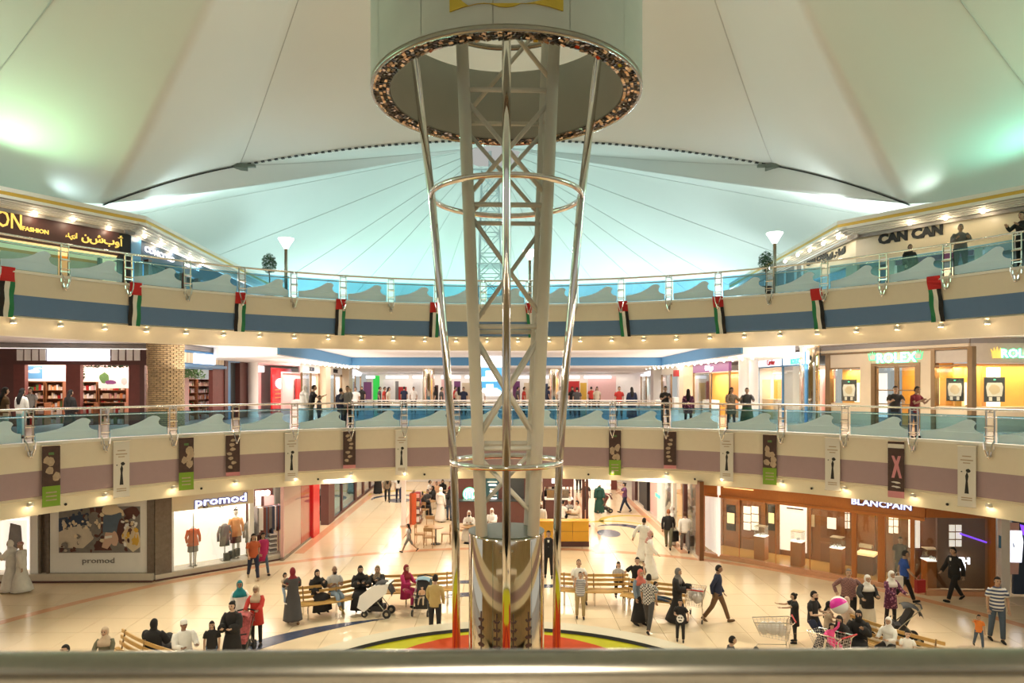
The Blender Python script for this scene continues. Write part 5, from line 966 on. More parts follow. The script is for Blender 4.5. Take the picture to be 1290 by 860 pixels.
pedestal(1172, 0, 0, BB, 'glass display pedestal nearest the suited man', -.5)
# advertising poster right of the boutique
t = wallthing('window_poster', 'dark blue poster of a wristwatch at the right frame edge', 'poster', BB); fP = Fac((16.75, 10.1), (21.5, 9.7))
fP.B('poster_board', 'navy', t, .25, fP.L, .1, 3.2, -.1, .0); fP.B('white_edge', 'mall_white', t, -.15, .12, 0, 3.2, -.2, .03)
def pp(m, pts, k=0, nm='print'): MB().prism(pts, lambda u, v, w: fP.at(fP.u(u, .01), fP.z(1275, v, .01), .005+.004*k+.004*w)).build(nm, m, t)
pp('pink_wall', [(1271, 658), (1284, 658), (1284, 672), (1271, 672)]); pp('pink_wall', [(1272, 708), (1284, 708), (1283, 723), (1273, 723)]); pp('sign_blue_white', [(1269, 668), (1287, 668), (1289, 682), (1287, 708), (1270, 708), (1267, 685)], 1); pp('violet_neon', [(1285, 660), (1292, 662), (1292, 676), (1288, 672)]); pp('shop_blue', [(1258, 674), (1267, 678), (1267, 692), (1258, 690)]); pp('poster_dark', [(1276, 684), (1277, 684), (1278, 689), (1276.5, 689)], 2)
struct('wall_ground_far', MB().box((-.5, 37.5, 1.6), (18, .2, 3.3)), 'mall_white'); struct('wall_ground_left', MB().box((-12.4, 26, 1.6), (.2, 22, 3.2)), 'mall_white')
# ================================================================ furniture
def bench(x, y, face, L, lab, curve=.35, seg=1):
    """wooden slatted bench, sitter looks along 'face' (deg, 0 = away from the camera, 180 = to the camera)"""
    t = thing('slatted_bench', lab, 'bench', (x, y, 0), -rad(face)); n = 8
    def row(yy, z, w, h, nm):
        mb = MB(); pts = [(-L/2+L*k/n, yy-curve*(1-(2*k/n-1)**2)*0+curve*((2*k/n-1)**2)) for k in range(n+1)]; vs = []
        for px_, py_ in pts: vs += [(px_, py_-w/2, z-h/2), (px_, py_+w/2, z-h/2), (px_, py_+w/2, z+h/2), (px_, py_-w/2, z+h/2)]
        fs = [(0, 1, 2, 3), (4*n, 4*n+3, 4*n+2, 4*n+1)]
        for k in range(n):
            for j in range(4): fs.append((4*k+j, 4*k+4+j, 4*k+4+(j+1) % 4, 4*k+(j+1) % 4))
        mb.add(vs, fs); mb.build(nm, 'wood_slat', t)
    for k in range(4): row(.20-.13*k, .44, .10, .035, 'seat_slat')
    for k in range(3): row(-.27-.03*k, .56+.14*k, .03, .085, 'back_slat')
    for q in (-.42, 0, .42):
        yy = curve*(2*q)**2; mb = MB(); mb.tube([(q*L, yy+.26, .42), (q*L, yy-.24, .42), (q*L, yy-.34, .9)], .022, 6); mb.build('frame', 'bronze', t)
        for s in (.2, -.26): MB().tube([(q*L, yy+s, .42), (q*L, yy+s*1.15, .0)], .024, 6).build('leg', 'chrome', t)
    return t
pA = on_plane(432, 766); bench(-5.2, 8.45, 147, 2.4, 'curved slatted wooden bench with the woman in black and the grey shirted man', -.18); bench(-3.25, 9.3, 172, 3.2, 'slatted wooden bench behind the blanketed stroller', -.12)
bench(2.85, 9.35, 183, 2.3, 'slatted wooden bench with the girl in black leggings', -.10); bench(4.55, 8.5, 205, 2.0, 'slatted wooden bench behind the couple, reaching towards the trolley', -.1)
bench(9.6, 4.5, 238, 2.4, 'slatted wooden bench at the right with seated women in black', -.12); bench(-9.0, 3.55, 215, 2.6, 'wooden bench at the lower left carrying the seated family', -.1)
def chair(x, y, face, lab, proto=[None]):
    if proto[0] is None:
        t = thing('wooden_chair', lab, 'chair', (x, y, 0), -rad(face)); MB().box((0, 0, .45), (.42, .42, .035)).build('seat', 'wood_chair', t)
        for a in (-.18, .18):
            for b in (-.18, .18): MB().tube([(a, b, .44), (a*1.1, b*1.1, 0)], [.02, .015], 6).build('leg', 'wood_chair', t)
            MB().box((a, -.19, .65), (.03, .03, .45)).build('back_post', 'wood_chair', t)
        MB().box((0, -.20, .80), (.42, .025, .16)).build('backrest', 'wood_chair', t); proto[0] = t; return t
    t = copy_tree(proto[0]); t.location = (x, y, 0); t.rotation_euler = (0, 0, -rad(face)); tag(t, lab, 'chair'); return t
G = 'wooden cafe chairs'
for px, py, fc, lab in ((541, 689, 10, 'wooden chair nearest the walking girl, its back to the camera'), (529, 685, 95, 'wooden chair seen from the side behind the walking girl'), (541, 674, 185, 'wooden chair facing the camera across the empty small table'), (562, 684, 270, 'wooden chair turned left beside the chrome pole'), (583, 680, 90, 'wooden chair left of the mirrored drum'), (549, 641, 160, 'wooden chair at the crowded terrace tables'), (534, 652, 20, 'wooden chair beside the magazine rack')):
    p = on_plane(px, py); chair(p.x, p.y, fc, lab)
def table(px, py, lab, r=.35):
    p = on_plane(px, py); t = thing('cafe_table', lab, 'table', (p.x, p.y, 0)); MB().lathe([(0, .73), (r, .73), (r, .76), (0, .765)], 24).build('table_top', 'wood_chair', t); MB().tube([(0, 0, .02), (0, 0, .73)], .03, 8).build('pedestal', 'black', t); MB().lathe([(0, 0), (.22, 0), (.2, .03), (0, .04)], 16).build('base', 'black', t)
table(549, 685, 'small round table among the empty wooden chairs'); table(541, 648, 'round table crowded with sitters on the terrace'); table(560, 640, 'round table further back on the terrace'); table(590, 684, 'small table before the seated man in white'); table(722, 664, 'round table of the men behind the yellow counter')
def stroller(x, y, face, lab, cloth, hood, extra=None):
    t = thing('stroller', lab, 'stroller', (x, y, 0), -rad(face))
    for sx in (-.24, .24):
        for yy, r in ((.36, .10), (-.34, .13)):
            w = MB(); w.tube([(sx-.02, yy, r), (sx+.02, yy, r)], r, 16); o = w.build('wheel', 'black', t, False); MB().tube([(sx-.025, yy, r), (sx+.025, yy, r)], r*.45, 10).build('hub', 'brushed_steel', o)
        MB().tube([(sx, .36, .12), (sx, .1, .48), (sx, -.42, 1.02)], .014, 6).build('frame_tube', 'brushed_steel', t); MB().tube([(sx, -.34, .14), (sx, .0, .55)], .014, 6).build('frame_tube', 'brushed_steel', t)
    MB().tube([(-.24, -.42, 1.02), (0, -.46, 1.06), (.24, -.42, 1.02)], .02, 8).build('handle', 'black', t)
    MB().prism([(.22, .50), (.24, .36), (-.02, .40), (-.26, .92), (-.18, .96), (.04, .50)], lambda u, v, w: (-.2+.4*w, u, v)).build('seat', cloth, t)
    mb = MB(); vs = []; n = 7
    for k in range(n):
        a = rad(10+k*18); cy, cz = -.14, .66; yy = cy-.36*cos(a)*1.0; zz = cz+.44*sin(a)
        for s in (-.22, -.15, 0, .15, .22): vs.append((s, yy, zz-(abs(s)/.22)**3*.08))
    fs = [(k*5+j, k*5+j+1, k*5+6+j, k*5+5+j) for k in range(n-1) for j in range(4)]
    mb.add(vs, fs); mb.build('hood', hood, t, True); MB().box((0, 0, .26), (.38, .4, .16)).build('basket', 'black', t); MB().tube([(-.22, .22, .62), (0, .32, .62), (.22, .22, .62)], .02, 6).build('bumper_bar', 'black', t)
    return t
mat('stroller_blue', (.22, .36, .46), .7); mat('floral', (.45, .10, .10), .8, noise=.9, nscale=14)
st1 = stroller(-2.62, 8.5, 185, 'stroller with light blue hood and a baby in it beside the magenta clad woman', 'black', 'stroller_blue'); st2 = stroller(-3.95, 8.25, 278, 'black stroller draped with a white blanket', 'black', 'black')
mb = MB(); vs = []; 
for k in range(8):
    for j in range(6): vs.append((-.27+.108*j, -.42+.13*k, 1.06-.015*k**1.7+.015*sin(j*3+k)))
mb.add(vs, [(k*6+j, k*6+j+1, k*6+7+j, k*6+6+j) for k in range(7) for j in range(5)]); mb.prism([(-.42, 1.06), (.1, .98), (.5, .66), (.58, .30), (.36, .18), (.0, .5), (-.35, .78)], lambda u, v, w: (-.285+.012*w, u, v)); o = mb.build('white_blanket', 'white', None); o.parent = st2
stroller(10.95, 6.1, 285, 'black stroller with silver trim beside the woman in the purple blouse', 'black', 'black')
stroller(5.4, 25.2, 262, 'dark red stroller pushed along the right corridor', 'red_brown', 'red_brown'); stroller(-7.0, 5.2, 178, 'pink floral stroller pushed by the woman in the red blouse', 'floral', 'floral')
mat('wire', (.55, .5, .45), .3, 1); mat('plastic_bag', (.62, .58, .54), .35, noise=.15)
def trolley(x, y, face, lab, fill, short=''):
    t = thing('shopping_trolley', lab, 'shopping trolley', (x, y, 0), -rad(face)); 
    B = [(-.20, -.32, .48), (.20, -.32, .48), (.16, .34, .56), (-.16, .34, .56)]; T = [(-.28, -.42, .98), (.28, -.42, .98), (.23, .5, .90), (-.23, .5, .90)]
    V3 = Vector; w = MB()
    for q in range(4):
        q2 = (q+1) % 4; n = 9 if q % 2 else 6
        for k in range(n+1): s = k/n; w.tube([V3(B[q]).lerp(V3(B[q2]), s), V3(T[q]).lerp(V3(T[q2]), s)], .0045, 4)
        for k in range(6): s = k/6; w.tube([V3(B[q]).lerp(V3(T[q]), s), V3(B[q2]).lerp(V3(T[q2]), s)], .0045, 4)
    for k in range(8): s = k/7; w.tube([V3(B[0]).lerp(V3(B[3]), s), V3(B[1]).lerp(V3(B[2]), s)], .0045, 4)
    tag(w.build('wire_basket', 'wire', t), kind='stuff'); MB().tube([T[0], T[1], T[2], T[3]], .013, 6, closed=True).build('basket_rim', 'chrome', t)
    MB().tube([(-.29, -.50, 1.02), (.29, -.50, 1.02)], .02, 8).build('handle_grip', 'red', t)
    for s in (-1, 1):
        MB().tube([(s*.27, -.5, 1.02), (s*.26, -.38, .9), (s*.24, -.34, .46), (s*.25, -.36, .14)], .013, 6).build('frame_tube', 'chrome', t); MB().tube([(s*.24, -.34, .24), (s*.22, .36, .20), (s*.21, .40, .14)], .013, 6).build('frame_tube', 'chrome', t)
        for yy in (-.36, .40): MB().tube([(s*.235-.015, yy, .065), (s*.235+.015, yy, .065)], .065, 14).build('wheel', 'black', t)
    if fill:
        R = random.Random(int(x*10)); 
        for k in range(fill):
            b = MB().sphere((0, 0, 0), .17, 10, 7, sc=(.85, 1, R.uniform(.9, 1.15))); b.v = [(a+R.uniform(-.012, .012), c+R.uniform(-.012, .012), e+R.uniform(-.012, .012)) for a, c, e in b.v]
            o = b.build('filled_bag', 'plastic_bag', None, True); c, s = cos(-rad(face)), sin(-rad(face)); lx, ly = (-.07 if k % 2 else .07), -.18+.2*k; o.location = (x+lx*c-ly*s, y+lx*s+ly*c, .70+.05*(k % 2)); o.rotation_euler = (0, 0, k); tag(o, 'white shopping bag, %s from the handle, in the trolley %s' % (ORD[k], short), 'shopping bag', 'bags in the trolley '+short)
    return t
TR1 = trolley(7.0, 5.1, 283, 'wire trolley full of white bags beside the girl in black', 3, 'by the girl in black'); TR2 = trolley(8.05, 4.15, 330, 'wire trolley carrying the child in pink', 0); TR3 = trolley(5.75, 7.9, 25, 'wire trolley full of bags behind the woman in the black robe', 3, 'by the black robed woman')
bl = thing('beach_ball', 'pink and white inflatable ball held above the seated group', 'ball', on_plane(1057, 762, 1.15)+Vector((0, 0, 0)))
mat('ball_pink', (.80, .03, .42), .3)
for k in range(6): MB().lathe([(max(.001, .235*sin(PI*i/10)), -.235*cos(PI*i/10)) for i in range(11)], 4, a0=rad(60*k), a1=rad(60*k+60)).build('ball_panel', 'ball_pink' if k in (0, 1, 4) else 'white', bl, True)
bl.rotation_euler = (.9, .5, .6)
# ================================================================ people
SK = {'l': (.62, .40, .28), 'm': (.46, .28, .18), 'd': (.26, .14, .085)}
for k, c in SK.items(): mat('skin_'+k, c, .5, noise=.05)
CL = dict(black=(.014, .012, .012), white=(.80, .77, .72), cream=(.60, .52, .40), grey=(.24, .23, .22), lgrey=(.45, .43, .42), dgrey=(.06, .055, .055), denim=(.07, .10, .15), ldenim=(.20, .26, .33), khaki=(.34, .25, .12), brown=(.13, .07, .03), tan=(.45, .33, .13), red=(.45, .03, .02), orange=(.75, .22, .04), magenta=(.42, .02, .11), burgundy=(.20, .012, .02), teal=(.01, .20, .23), blue=(.02, .07, .33), navy=(.015, .02, .05), green=(.03, .12, .05), dgreen=(.015, .07, .05), coral=(.62, .17, .13), pink=(.75, .08, .26), beige=(.55, .42, .30), olive=(.14, .13, .08), purple=(.13, .05, .12), plum=(.22, .10, .10), lteal=(.30, .50, .48), hair=(.012, .009, .008), hgrey=(.18, .16, .15), hbrown=(.10, .04, .02), ginger=(.35, .12, .04), rust=(.42, .09, .03), peach=(.66, .40, .24), skyblue=(.30, .38, .48))
for k, c in CL.items(): mat('c_'+k, c, .85, noise=.12, nscale=9)
def pattern(name, c1, c2, kind, scale):
    m = bpy.data.materials.new(name); m.use_nodes = True; nt = m.node_tree; b = nt.nodes['Principled BSDF']; b.inputs['Roughness'].default_value = .85
    tc = nt.nodes.new('ShaderNodeTexCoord'); mp = nt.nodes.new('ShaderNodeMapping'); nt.links.new(tc.outputs['Object'], mp.inputs[0]); mx = nt.nodes.new('ShaderNodeMix'); mx.data_type = 'RGBA'
    mx.inputs['A'].default_value = tuple(c1)+(1,); mx.inputs['B'].default_value = tuple(c2)+(1,)
    if kind == 'stripe': t = nt.nodes.new('ShaderNodeTexWave'); t.bands_direction = 'Z'; t.inputs['Scale'].default_value = scale; out = t.outputs['Fac']; g = nt.nodes.new('ShaderNodeMath'); g.operation = 'GREATER_THAN'; g.inputs[1].default_value = .5; nt.links.new(out, g.inputs[0]); out = g.outputs[0]
    elif kind == 'check': t = nt.nodes.new('ShaderNodeTexChecker'); t.inputs['Scale'].default_value = scale; out = t.outputs['Fac']
    else: t = nt.nodes.new('ShaderNodeTexVoronoi'); t.inputs['Scale'].default_value = scale; g = nt.nodes.new('ShaderNodeMath'); g.operation = 'LESS_THAN'; g.inputs[1].default_value = .38; nt.links.new(t.outputs['Distance'], g.inputs[0]); out = g.outputs[0]
    nt.links.new(mp.outputs[0], t.inputs['Vector']); nt.links.new(out, mx.inputs['Factor']); nt.links.new(mx.outputs['Result'], b.inputs['Base Color']); M['c_'+name] = m
pattern('striped', (.75, .73, .72), (.05, .07, .16), 'stripe', 3.2); pattern('plaid', (.60, .57, .52), (.06, .06, .07), 'check', 22); pattern('redplaid', (.28, .14, .12), (.16, .08, .08), 'check', 26); pattern('flowers', (.10, .02, .06), (.42, .16, .24), 'dot', 14); pattern('headcheck', (.70, .60, .55), (.45, .08, .06), 'check', 45); pattern('leopard', (.28, .20, .13), (.05, .035, .03), 'dot', 30); pattern('greystripe', (.50, .48, .47), (.25, .25, .27), 'stripe', 5)
def make_head():
    mb = MB(); n, m = 20, 14; vs = []
    for i in range(m+1):
        ph = PI*i/m; z = -cos(ph)
        for j in range(n):
            a = 2*PI*j/n; x, y = sin(ph)*sin(a), sin(ph)*cos(a); X, Y, Zz = x*.074, y*.094, z*.118
            f = max(0, y)
            if z < 0: X *= 1+z*.22; Y *= 1+z*.10
            if y > .85 and -.38 < z < .12: Y += .020*(1-abs(x)/.45 if abs(x) < .45 else 0)*(1 if z < -.05 else .6)       # nose
            if f > .6 and .05 < z < .28 and .25 < abs(x) < .62: Y -= .009                                                  # eye sockets
            if f > .7 and -.68 < z < -.45: Y += .006
            vs.append((X, Y+.008, Zz))
    fs = [(i*n+j, i*n+(j+1) % n, (i+1)*n+(j+1) % n, (i+1)*n+j) for i in range(m) for j in range(n)]
    mb.add(vs, fs, 0)
    for s in (-1, 1):
        mb.sphere((s*.030, .088, .014), .0125, 8, 5, 1, (1.3, .6, .8)); mb.box((s*.031, .098, .036), (.034, .008, .006), 0, 1); mb.sphere((s*.076, -.002, .0), .022, 8, 5, 0, (.4, .8, 1.4))
    mb.box((0, .101, -.052), (.040, .008, .010), 0, 2); return mb
HEAD = make_head()
def make_hand(curl=.5):
    mb = MB(); mb.tube([(0, 0, .01), (0, 0, -.03), (0, 0, -.085)], [(.024, .016), (.036, .016), (.040, .013)], 8)     # palm hangs down -z, broad along x
    for k, (x, L) in enumerate(((-.030, .062), (-.010, .072), (.011, .068), (.030, .052))):
        a = 0; p = Vector((x, 0, -.080)); pts = [p.copy()]
        for q in (.45, .32, .23): a += curl*.7; p = p+Vector((0, sin(a), -cos(a)))*L*q; pts.append(p.copy())
        mb.tube(pts, [.0095, .009, .0082, .007], 5)
    mb.tube([(-.028, .004, -.025), (-.052, .014, -.052), (-.055, .026, -.078)], [.011, .010, .008], 5); return mb
HAND = make_hand()
def put(dst, src, M4, mi=0, keep=True):
    dst.add([M4@Vector(v) for v in src.v], src.f, mi); 
    if keep: dst.m[-len(src.f):] = src.m[:]
def frame(z_to, y_hint):
    zc = z_to.normalized(); x = Vector(y_hint).cross(zc); x = x.normalized() if x.length > 1e-4 else Vector((1, 0, 0)); y = zc.cross(x); return Matrix((x, y, zc)).transposed().to_4x4()
NP = [0]
def person(lab, x, y, z0=0, face=180, H=1.72, wear='shirt', top='white', bottom='black', hair='short', hc='hair', skin='m', pose='stand', arms=None, legs=None, lean=0, seat=.45, sleeve='short', shoe='black', head=(0, 0), extra=None, w=1.0, beard=False, hands=True, scarf=None, agal=False, coat=None, off=None):
    """local frame: looks along +y; arms/legs = ((forward, out, bend) left, right) in degrees"""
    NP[0] += 1; S = H/1.75; t = thing('person', lab, 'person', (x, y, z0), -rad(face)); 
    if legs is None: legs = {'stand': ((3, 3, 3), (-3, 3, 3)), 'walk': ((24, 2, 6), (-20, 2, 14)), 'sit': ((88, 6, 88), (88, 6, 88)), 'perch': ((55, 8, 50), (70, 8, 75))}[pose]
    if arms is None: arms = {'stand': ((4, 8, 12), (4, 8, 12)), 'walk': ((-22, 8, 16), (22, 8, 22)), 'sit': ((35, 8, 60), (35, 8, 60)), 'perch': ((35, 8, 60), (35, 8, 60))}[pose]
    TH, SHK, FT = .43*S, .42*S, .08*S; hx = .095*S*w
    def leg(s, L):
        f, o, b = (rad(q) for q in L); d1 = Vector((s*sin(o), sin(f)*cos(o), -cos(f)*cos(o))); f2 = f-b; d2 = Vector((s*sin(o)*.3, sin(f2), -cos(f2))).normalized(); return d1*TH, d2*SHK
    if wear in ('robe', 'skirt') and pose == 'walk': legs = ((13, 2, 5), (-10, 2, 8))
    lg = [leg(-1, legs[0]), leg(1, legs[1])]
    low = min((a+b).z for a, b in lg)-FT
    pz = (seat+.10*S) if pose in ('sit',) else -low
    if pose == 'sit':
        low2 = min((a+b).z for a, b in lg)-FT
        if pz+low2 < 0: pz = -low2 if off is None else pz
    pv = Vector((0, 0, pz)); Lr = Euler((-rad(lean), 0, 0)).to_matrix()
    def sp(v): return pv+Lr@(Vector(v)*S)
    ch, nk, hd = sp((0, .0, .42)), sp((0, .005, .56)), sp((0, .02, .56))+Vector((0, .015*S, .145*S))
    b = MB(); ww = w
    tors = [(sp((0, 0, -.08)), (.10*ww, .085)), (sp((0, 0, .0)), (.165*ww, .115)), (sp((0, 0, .10)), (.155*ww, .105)), (sp((0, .0, .22)), (.140*ww, .098)), (sp((0, .0, .36)), (.170*ww, .112)), (sp((0, -.005, .47)), (.175*ww, .095)), (sp((0, -.005, .52)), (.11*ww, .075)), (sp((0, .005, .55)), (.055, .055)), (sp((0, .012, .64)), (.052, .056))]
    b.tube([p for p, r in tors], [(r[0]*S, r[1]*S) for p, r in tors], 14)
    J = []
    for k, s in enumerate((-1, 1)):
        a, c = lg[k]; h0 = pv+Vector((s*hx, 0, 0)); kn = h0+a; an = kn+c
        b.tube([h0+Vector((0, 0, .03)), h0+a*.3, kn, kn+c*.3, an], [.088*S*ww, .078*S*ww, .055*S, .056*S, .038*S], 10); J.append((h0, kn, an))
        fd = Vector((0, 1, 0)); 
    A = []
    for k, s in enumerate((-1, 1)):
        f, o, bd = (rad(q) for q in arms[k]); sh = sp((s*.185*ww, -.005, .475)); d1 = Vector((s*sin(o), sin(f)*cos(o), -cos(f)*cos(o))); d1 = Lr@d1 if abs(f) < .3 else d1
        f2 = f+bd; inw = -s*min(.75, max(0, bd)*.35) if bd < 1.9 else -s*.2; d2 = Vector((s*sin(o)*.4+inw, sin(f2), -cos(f2))).normalized(); el = sh+d1*.285*S; wr = el+d2*.25*S
        b.tube([sh+Vector((-s*.03*S, 0, .01*S)), sh+d1*.1*S, el, el+d2*.08*S, wr], [.052*S, .047*S, .036*S, .036*S, .025*S], 8); A.append((sh, el, wr, d1, d2))
        if hands: put(b, HAND, Matrix.Translation(wr)@frame(-d2, (0, 1, 0) if abs(d2.y) < .9 else (0, 0, 1))@Matrix.Diagonal((s*S, S, S, 1)), 0)
    Hm = Matrix.Translation(hd)@Euler((-rad(head[1]+lean*.3), 0, -rad(head[0]))).to_matrix().to_4x4()@Matrix.Scale(S*(1.0 if H > 1.4 else 1.0+(1.4-H)*.45), 4)
    put(b, HEAD, Hm, 0); body = b.build('body', ['skin_'+skin, 'c_black', 'c_burgundy' if skin != 'x' else 'black'], t, True)
    # ---- head wear
    def hl(prof, m, nm, rot=0, sc=(1, 1)):   # profile in the head frame
        g = MB(); g.lathe(prof, 18, sx=sc[0], sy=sc[1]); g.v = [tuple(Hm@Vector((vx, vy-.006, vz))) for vx, vy, vz in g.v]; return g.build(nm, m, t, True)
    def shell(m, nm, y0, drop, grow=1.1, front=.35):
        """hair shell: the head ellipsoid grown, kept behind the face"""
        g = MB(); n, k_ = 20, 10; vs = []
        for i in range(k_+1):
            ph = PI*(i/k_)*drop
            for j in range(n):
                a = 2*PI*j/n; x_, y_, z_ = sin(ph)*sin(a), sin(ph)*cos(a), cos(ph); q = .078*grow*x_, .098*grow*y_, .122*grow*z_
                Y = q[1]; 
                if z_ < .48 and Y > y0: Y = y0
                vs.append(Hm@Vector((q[0], Y, q[2])))
        fs = [(i*n+j, (i+1)*n+j, (i+1)*n+(j+1) % n, i*n+(j+1) % n) for i in range(k_) for j in range(n)]
        g.add(vs, fs); return g.build(nm, m, t, True)
    hm = 'c_'+hc
    if hair == 'short': shell(hm, 'hair', .01, .62, 1.08)
    elif hair == 'bald': pass
    elif hair in ('long', 'pony', 'bun'):
        shell(hm, 'hair', .01, .68, 1.12)
        if hair == 'long': g = MB(); g.tube([hd+Vector((0, -.045, .05))*S, hd+Vector((0, -.075, -.10))*S, ch+Vector((0, -.12, .02))*S, ch+Vector((0, -.13, -.16))*S], [(.07*S, .04*S), (.095*S, .045*S), (.10*S, .04*S), (.05*S, .02*S)], 10); g.build('long_hair', hm, t, True)
        if hair == 'bun': g = MB().sphere(hd+Vector((0, -.10, .07))*S, .045*S, 10, 6); g.build('hair_bun', hm, t, True)
        if hair == 'pony': g = MB(); g.tube([hd+Vector((0, -.09, .04))*S, hd+Vector((0, -.15, -.02))*S, hd+Vector((0, -.13, -.16))*S], [.03*S, .032*S, .012*S], 8); g.build('ponytail', hm, t, True)
    elif hair in ('scarf', 'niqab', 'ghutra'):
        sm = 'c_'+(scarf or hc); shell(sm, 'head_scarf', .028, .80, 1.17)
        fr = .02 if hair == 'scarf' else -.02; wd = .19 if hair != 'ghutra' else .17
        g = MB(); up = Vector((0, 0, 1)); c0 = hd+Vector((0, -.01, -.045))*S
        g.tube([c0, hd+Vector((0, -.005, -.11))*S, nk+Vector((0, .0, .0))*S, ch+Vector((0, fr, .055))*S, ch+Vector((0, fr, -.06 if hair != 'ghutra' else -.02))*S], [(.075*S, .080*S), (.080*S, .088*S), (.10*S, .09*S), (wd*S*ww, .13*S), ((wd+.035)*S*ww, .145*S)], 16); g.build('scarf_drape', sm, t, True)
        if hair == 'niqab': g = MB(); g.tube([hd+Vector((0, .07, .0))*S, hd+Vector((0, .082, -.06))*S, hd+Vector((0, .07, -.17))*S], [(.07*S, .035*S), (.07*S, .035*S), (.085*S, .04*S)], 10); g.build('face_veil', sm, t, True)
        if agal: g = MB(); g.tube([Hm@Vector((.084*sin(q*PI/8), .104*cos(q*PI/8)-.004, .062)) for q in range(16)], .009*S, 6, closed=True); g.build('head_cord', 'c_black', t, True)
    elif hair == 'cap': hl([(.082, .028), (.086, .05), (.080, .095), (.05, .128), (.0, .136)], hm, 'round_cap', sc=(1, 1.22))
    if beard: g = MB(); g.tube([Hm@Vector((0, .055, -.05)), Hm@Vector((0, .062, -.085)), Hm@Vector((0, .055, -.125))], [(.062*S, .045*S), (.060*S, .045*S), (.035*S, .03*S)], 10); g.build('beard', 'c_hair', t, True)
    # ---- clothes
    tm, bm_ = 'c_'+top, 'c_'+bottom
    def torso(m, nm, z_lo, infl, sl, thick=1.0, flare=1.0):
        g = MB(); pr = [(z_lo, .175*flare, .125*flare), (.02, .178, .128), (.12, .168, .122), (.24, .158, .115), (.36, .186, .126), (.465, .192, .108), (.52, .12, .085), (.555, .068, .066)]
        g.tube([sp((0, 0, q[0])) for q in pr], [((q[1]*ww+infl)*S, (q[2]+infl)*S) for q in pr], 16)
        for k, s in enumerate((-1, 1)):
            sh, el, wr, d1, d2 = A[k]; i0 = sh+Vector((-s*.045*S, 0, .012*S))
            if sl == 'short': g.tube([i0, sh+d1*.08*S, sh+d1*.19*S], [(.064+infl)*S, (.062+infl)*S, (.064+infl)*S], 10)
            elif sl == 'long': g.tube([i0, sh+d1*.1*S, el, el+d2*.1*S, wr-d2*.01*S], [(.064+infl)*S, (.060+infl)*S, (.050+infl)*S, (.047+infl)*S, (.036+infl*1.4)*S], 10)
            elif sl == 'wide': g.tube([i0, sh+d1*.1*S, el, el+d2*.1*S, wr-d2*.005*S], [(.068+infl)*S, (.068+infl)*S, (.072+infl)*S, (.080+infl)*S, (.090+infl)*S], 12)
        return g.build(nm, m, t, True)
    def trousers(m, nm='trousers', short=False, fit=1.0):
        g = MB(); g.tube([sp((0, 0, .10)), sp((0, 0, 0)), sp((0, 0, -.10))], [(.172*S*ww, .122*S), (.176*S*ww, .128*S), (.13*S*ww, .11*S)], 14)
        for h0, kn, an in J:
            e = kn+(an-kn)*(.05 if short else .93); g.tube([h0+Vector((0, 0, .02)), h0+(kn-h0)*.35, kn]+([e] if short else [kn+(an-kn)*.35, e]), [.100*S*ww*fit, .090*S*ww*fit, .070*S*fit]+([.075*S] if short else [.066*S*fit, .056*S*fit]), 12)
        return g.build(nm, m, t, True)
    def gown(m, nm, to=1.0, hem=1.0, start=.05):
        h = [(a_+c_)/2 for a_, c_ in zip(*[(j[0], j[1], j[2]) for j in J])]; wd = [abs(J[1][q].x-J[0][q].x)/2 for q in range(3)]; dp = [abs(J[1][q].y-J[0][q].y)/2 for q in range(3)]
        g = MB(); pts = [sp((0, 0, start+.08)), sp((0, 0, 0))]; rr = [((.17*ww)*S, .125*S), ((.185*ww)*S, .14*S)]
        for q in range(1, 9):
            s_ = q/8*to*2; 
            if s_ <= 1: c_ = h[0].lerp(h[1], s_); w_ = wd[0]+(wd[1]-wd[0])*s_; d_ = dp[1]*s_
            else: c_ = h[1].lerp(h[2], s_-1); w_ = wd[1]+(wd[2]-wd[1])*(s_-1); d_ = dp[1]+(dp[2]-dp[1])*(s_-1)
            pts.append(c_+Vector((0, 0, -.03*S if s_ > 1.9 else 0))); rr.append((w_+(.11+.035*s_*hem)*S, d_+(.10+.035*s_*hem)*S))
        g.tube(pts, rr, 18)
        g.v = [(a_*(1+.05*sin(9*math.atan2(b_, a_+1e-6))*(1 if c_ < pz*.8 else 0)), b_*(1+.05*sin(9*math.atan2(b_, a_+1e-6))*(1 if c_ < pz*.8 else 0)), max(.012, c_)) for a_, b_, c_ in g.v]
        return g.build(nm, m, t, True)
    if wear in ('shirt', 'suit'):
        trousers(bm_, 'trousers'); torso(tm, 'jacket' if wear == 'suit' else 'shirt', -.06 if wear == 'shirt' else -.16, .006 if wear == 'shirt' else .018, sleeve)
        if wear == 'suit': g = MB(); g.prism([(-.04, .50), (.04, .50), (0, .22)], lambda u, v, w_: sp((u, .128+.006*w_, v))); g.build('shirt_front', 'white', t)
    elif wear == 'robe': torso(tm, 'robe_top', -.02, .022, 'wide' if sleeve == 'short' else sleeve); gown('c_'+top, 'robe_skirt')
    elif wear == 'dress': trousers(bm_, 'leggings', fit=.85); torso(tm, 'blouse', -.30, .012, sleeve, flare=1.18)
    elif wear == 'skirt': torso(tm, 'blouse', -.03, .01, sleeve); gown(bm_, 'skirt', .95)
    elif wear == 'shorts': trousers(bm_, 'shorts', True); torso(tm, 'shirt', -.05, .006, sleeve)
    if coat: torso('c_'+coat, 'open_jacket', -.16, .024, 'long')
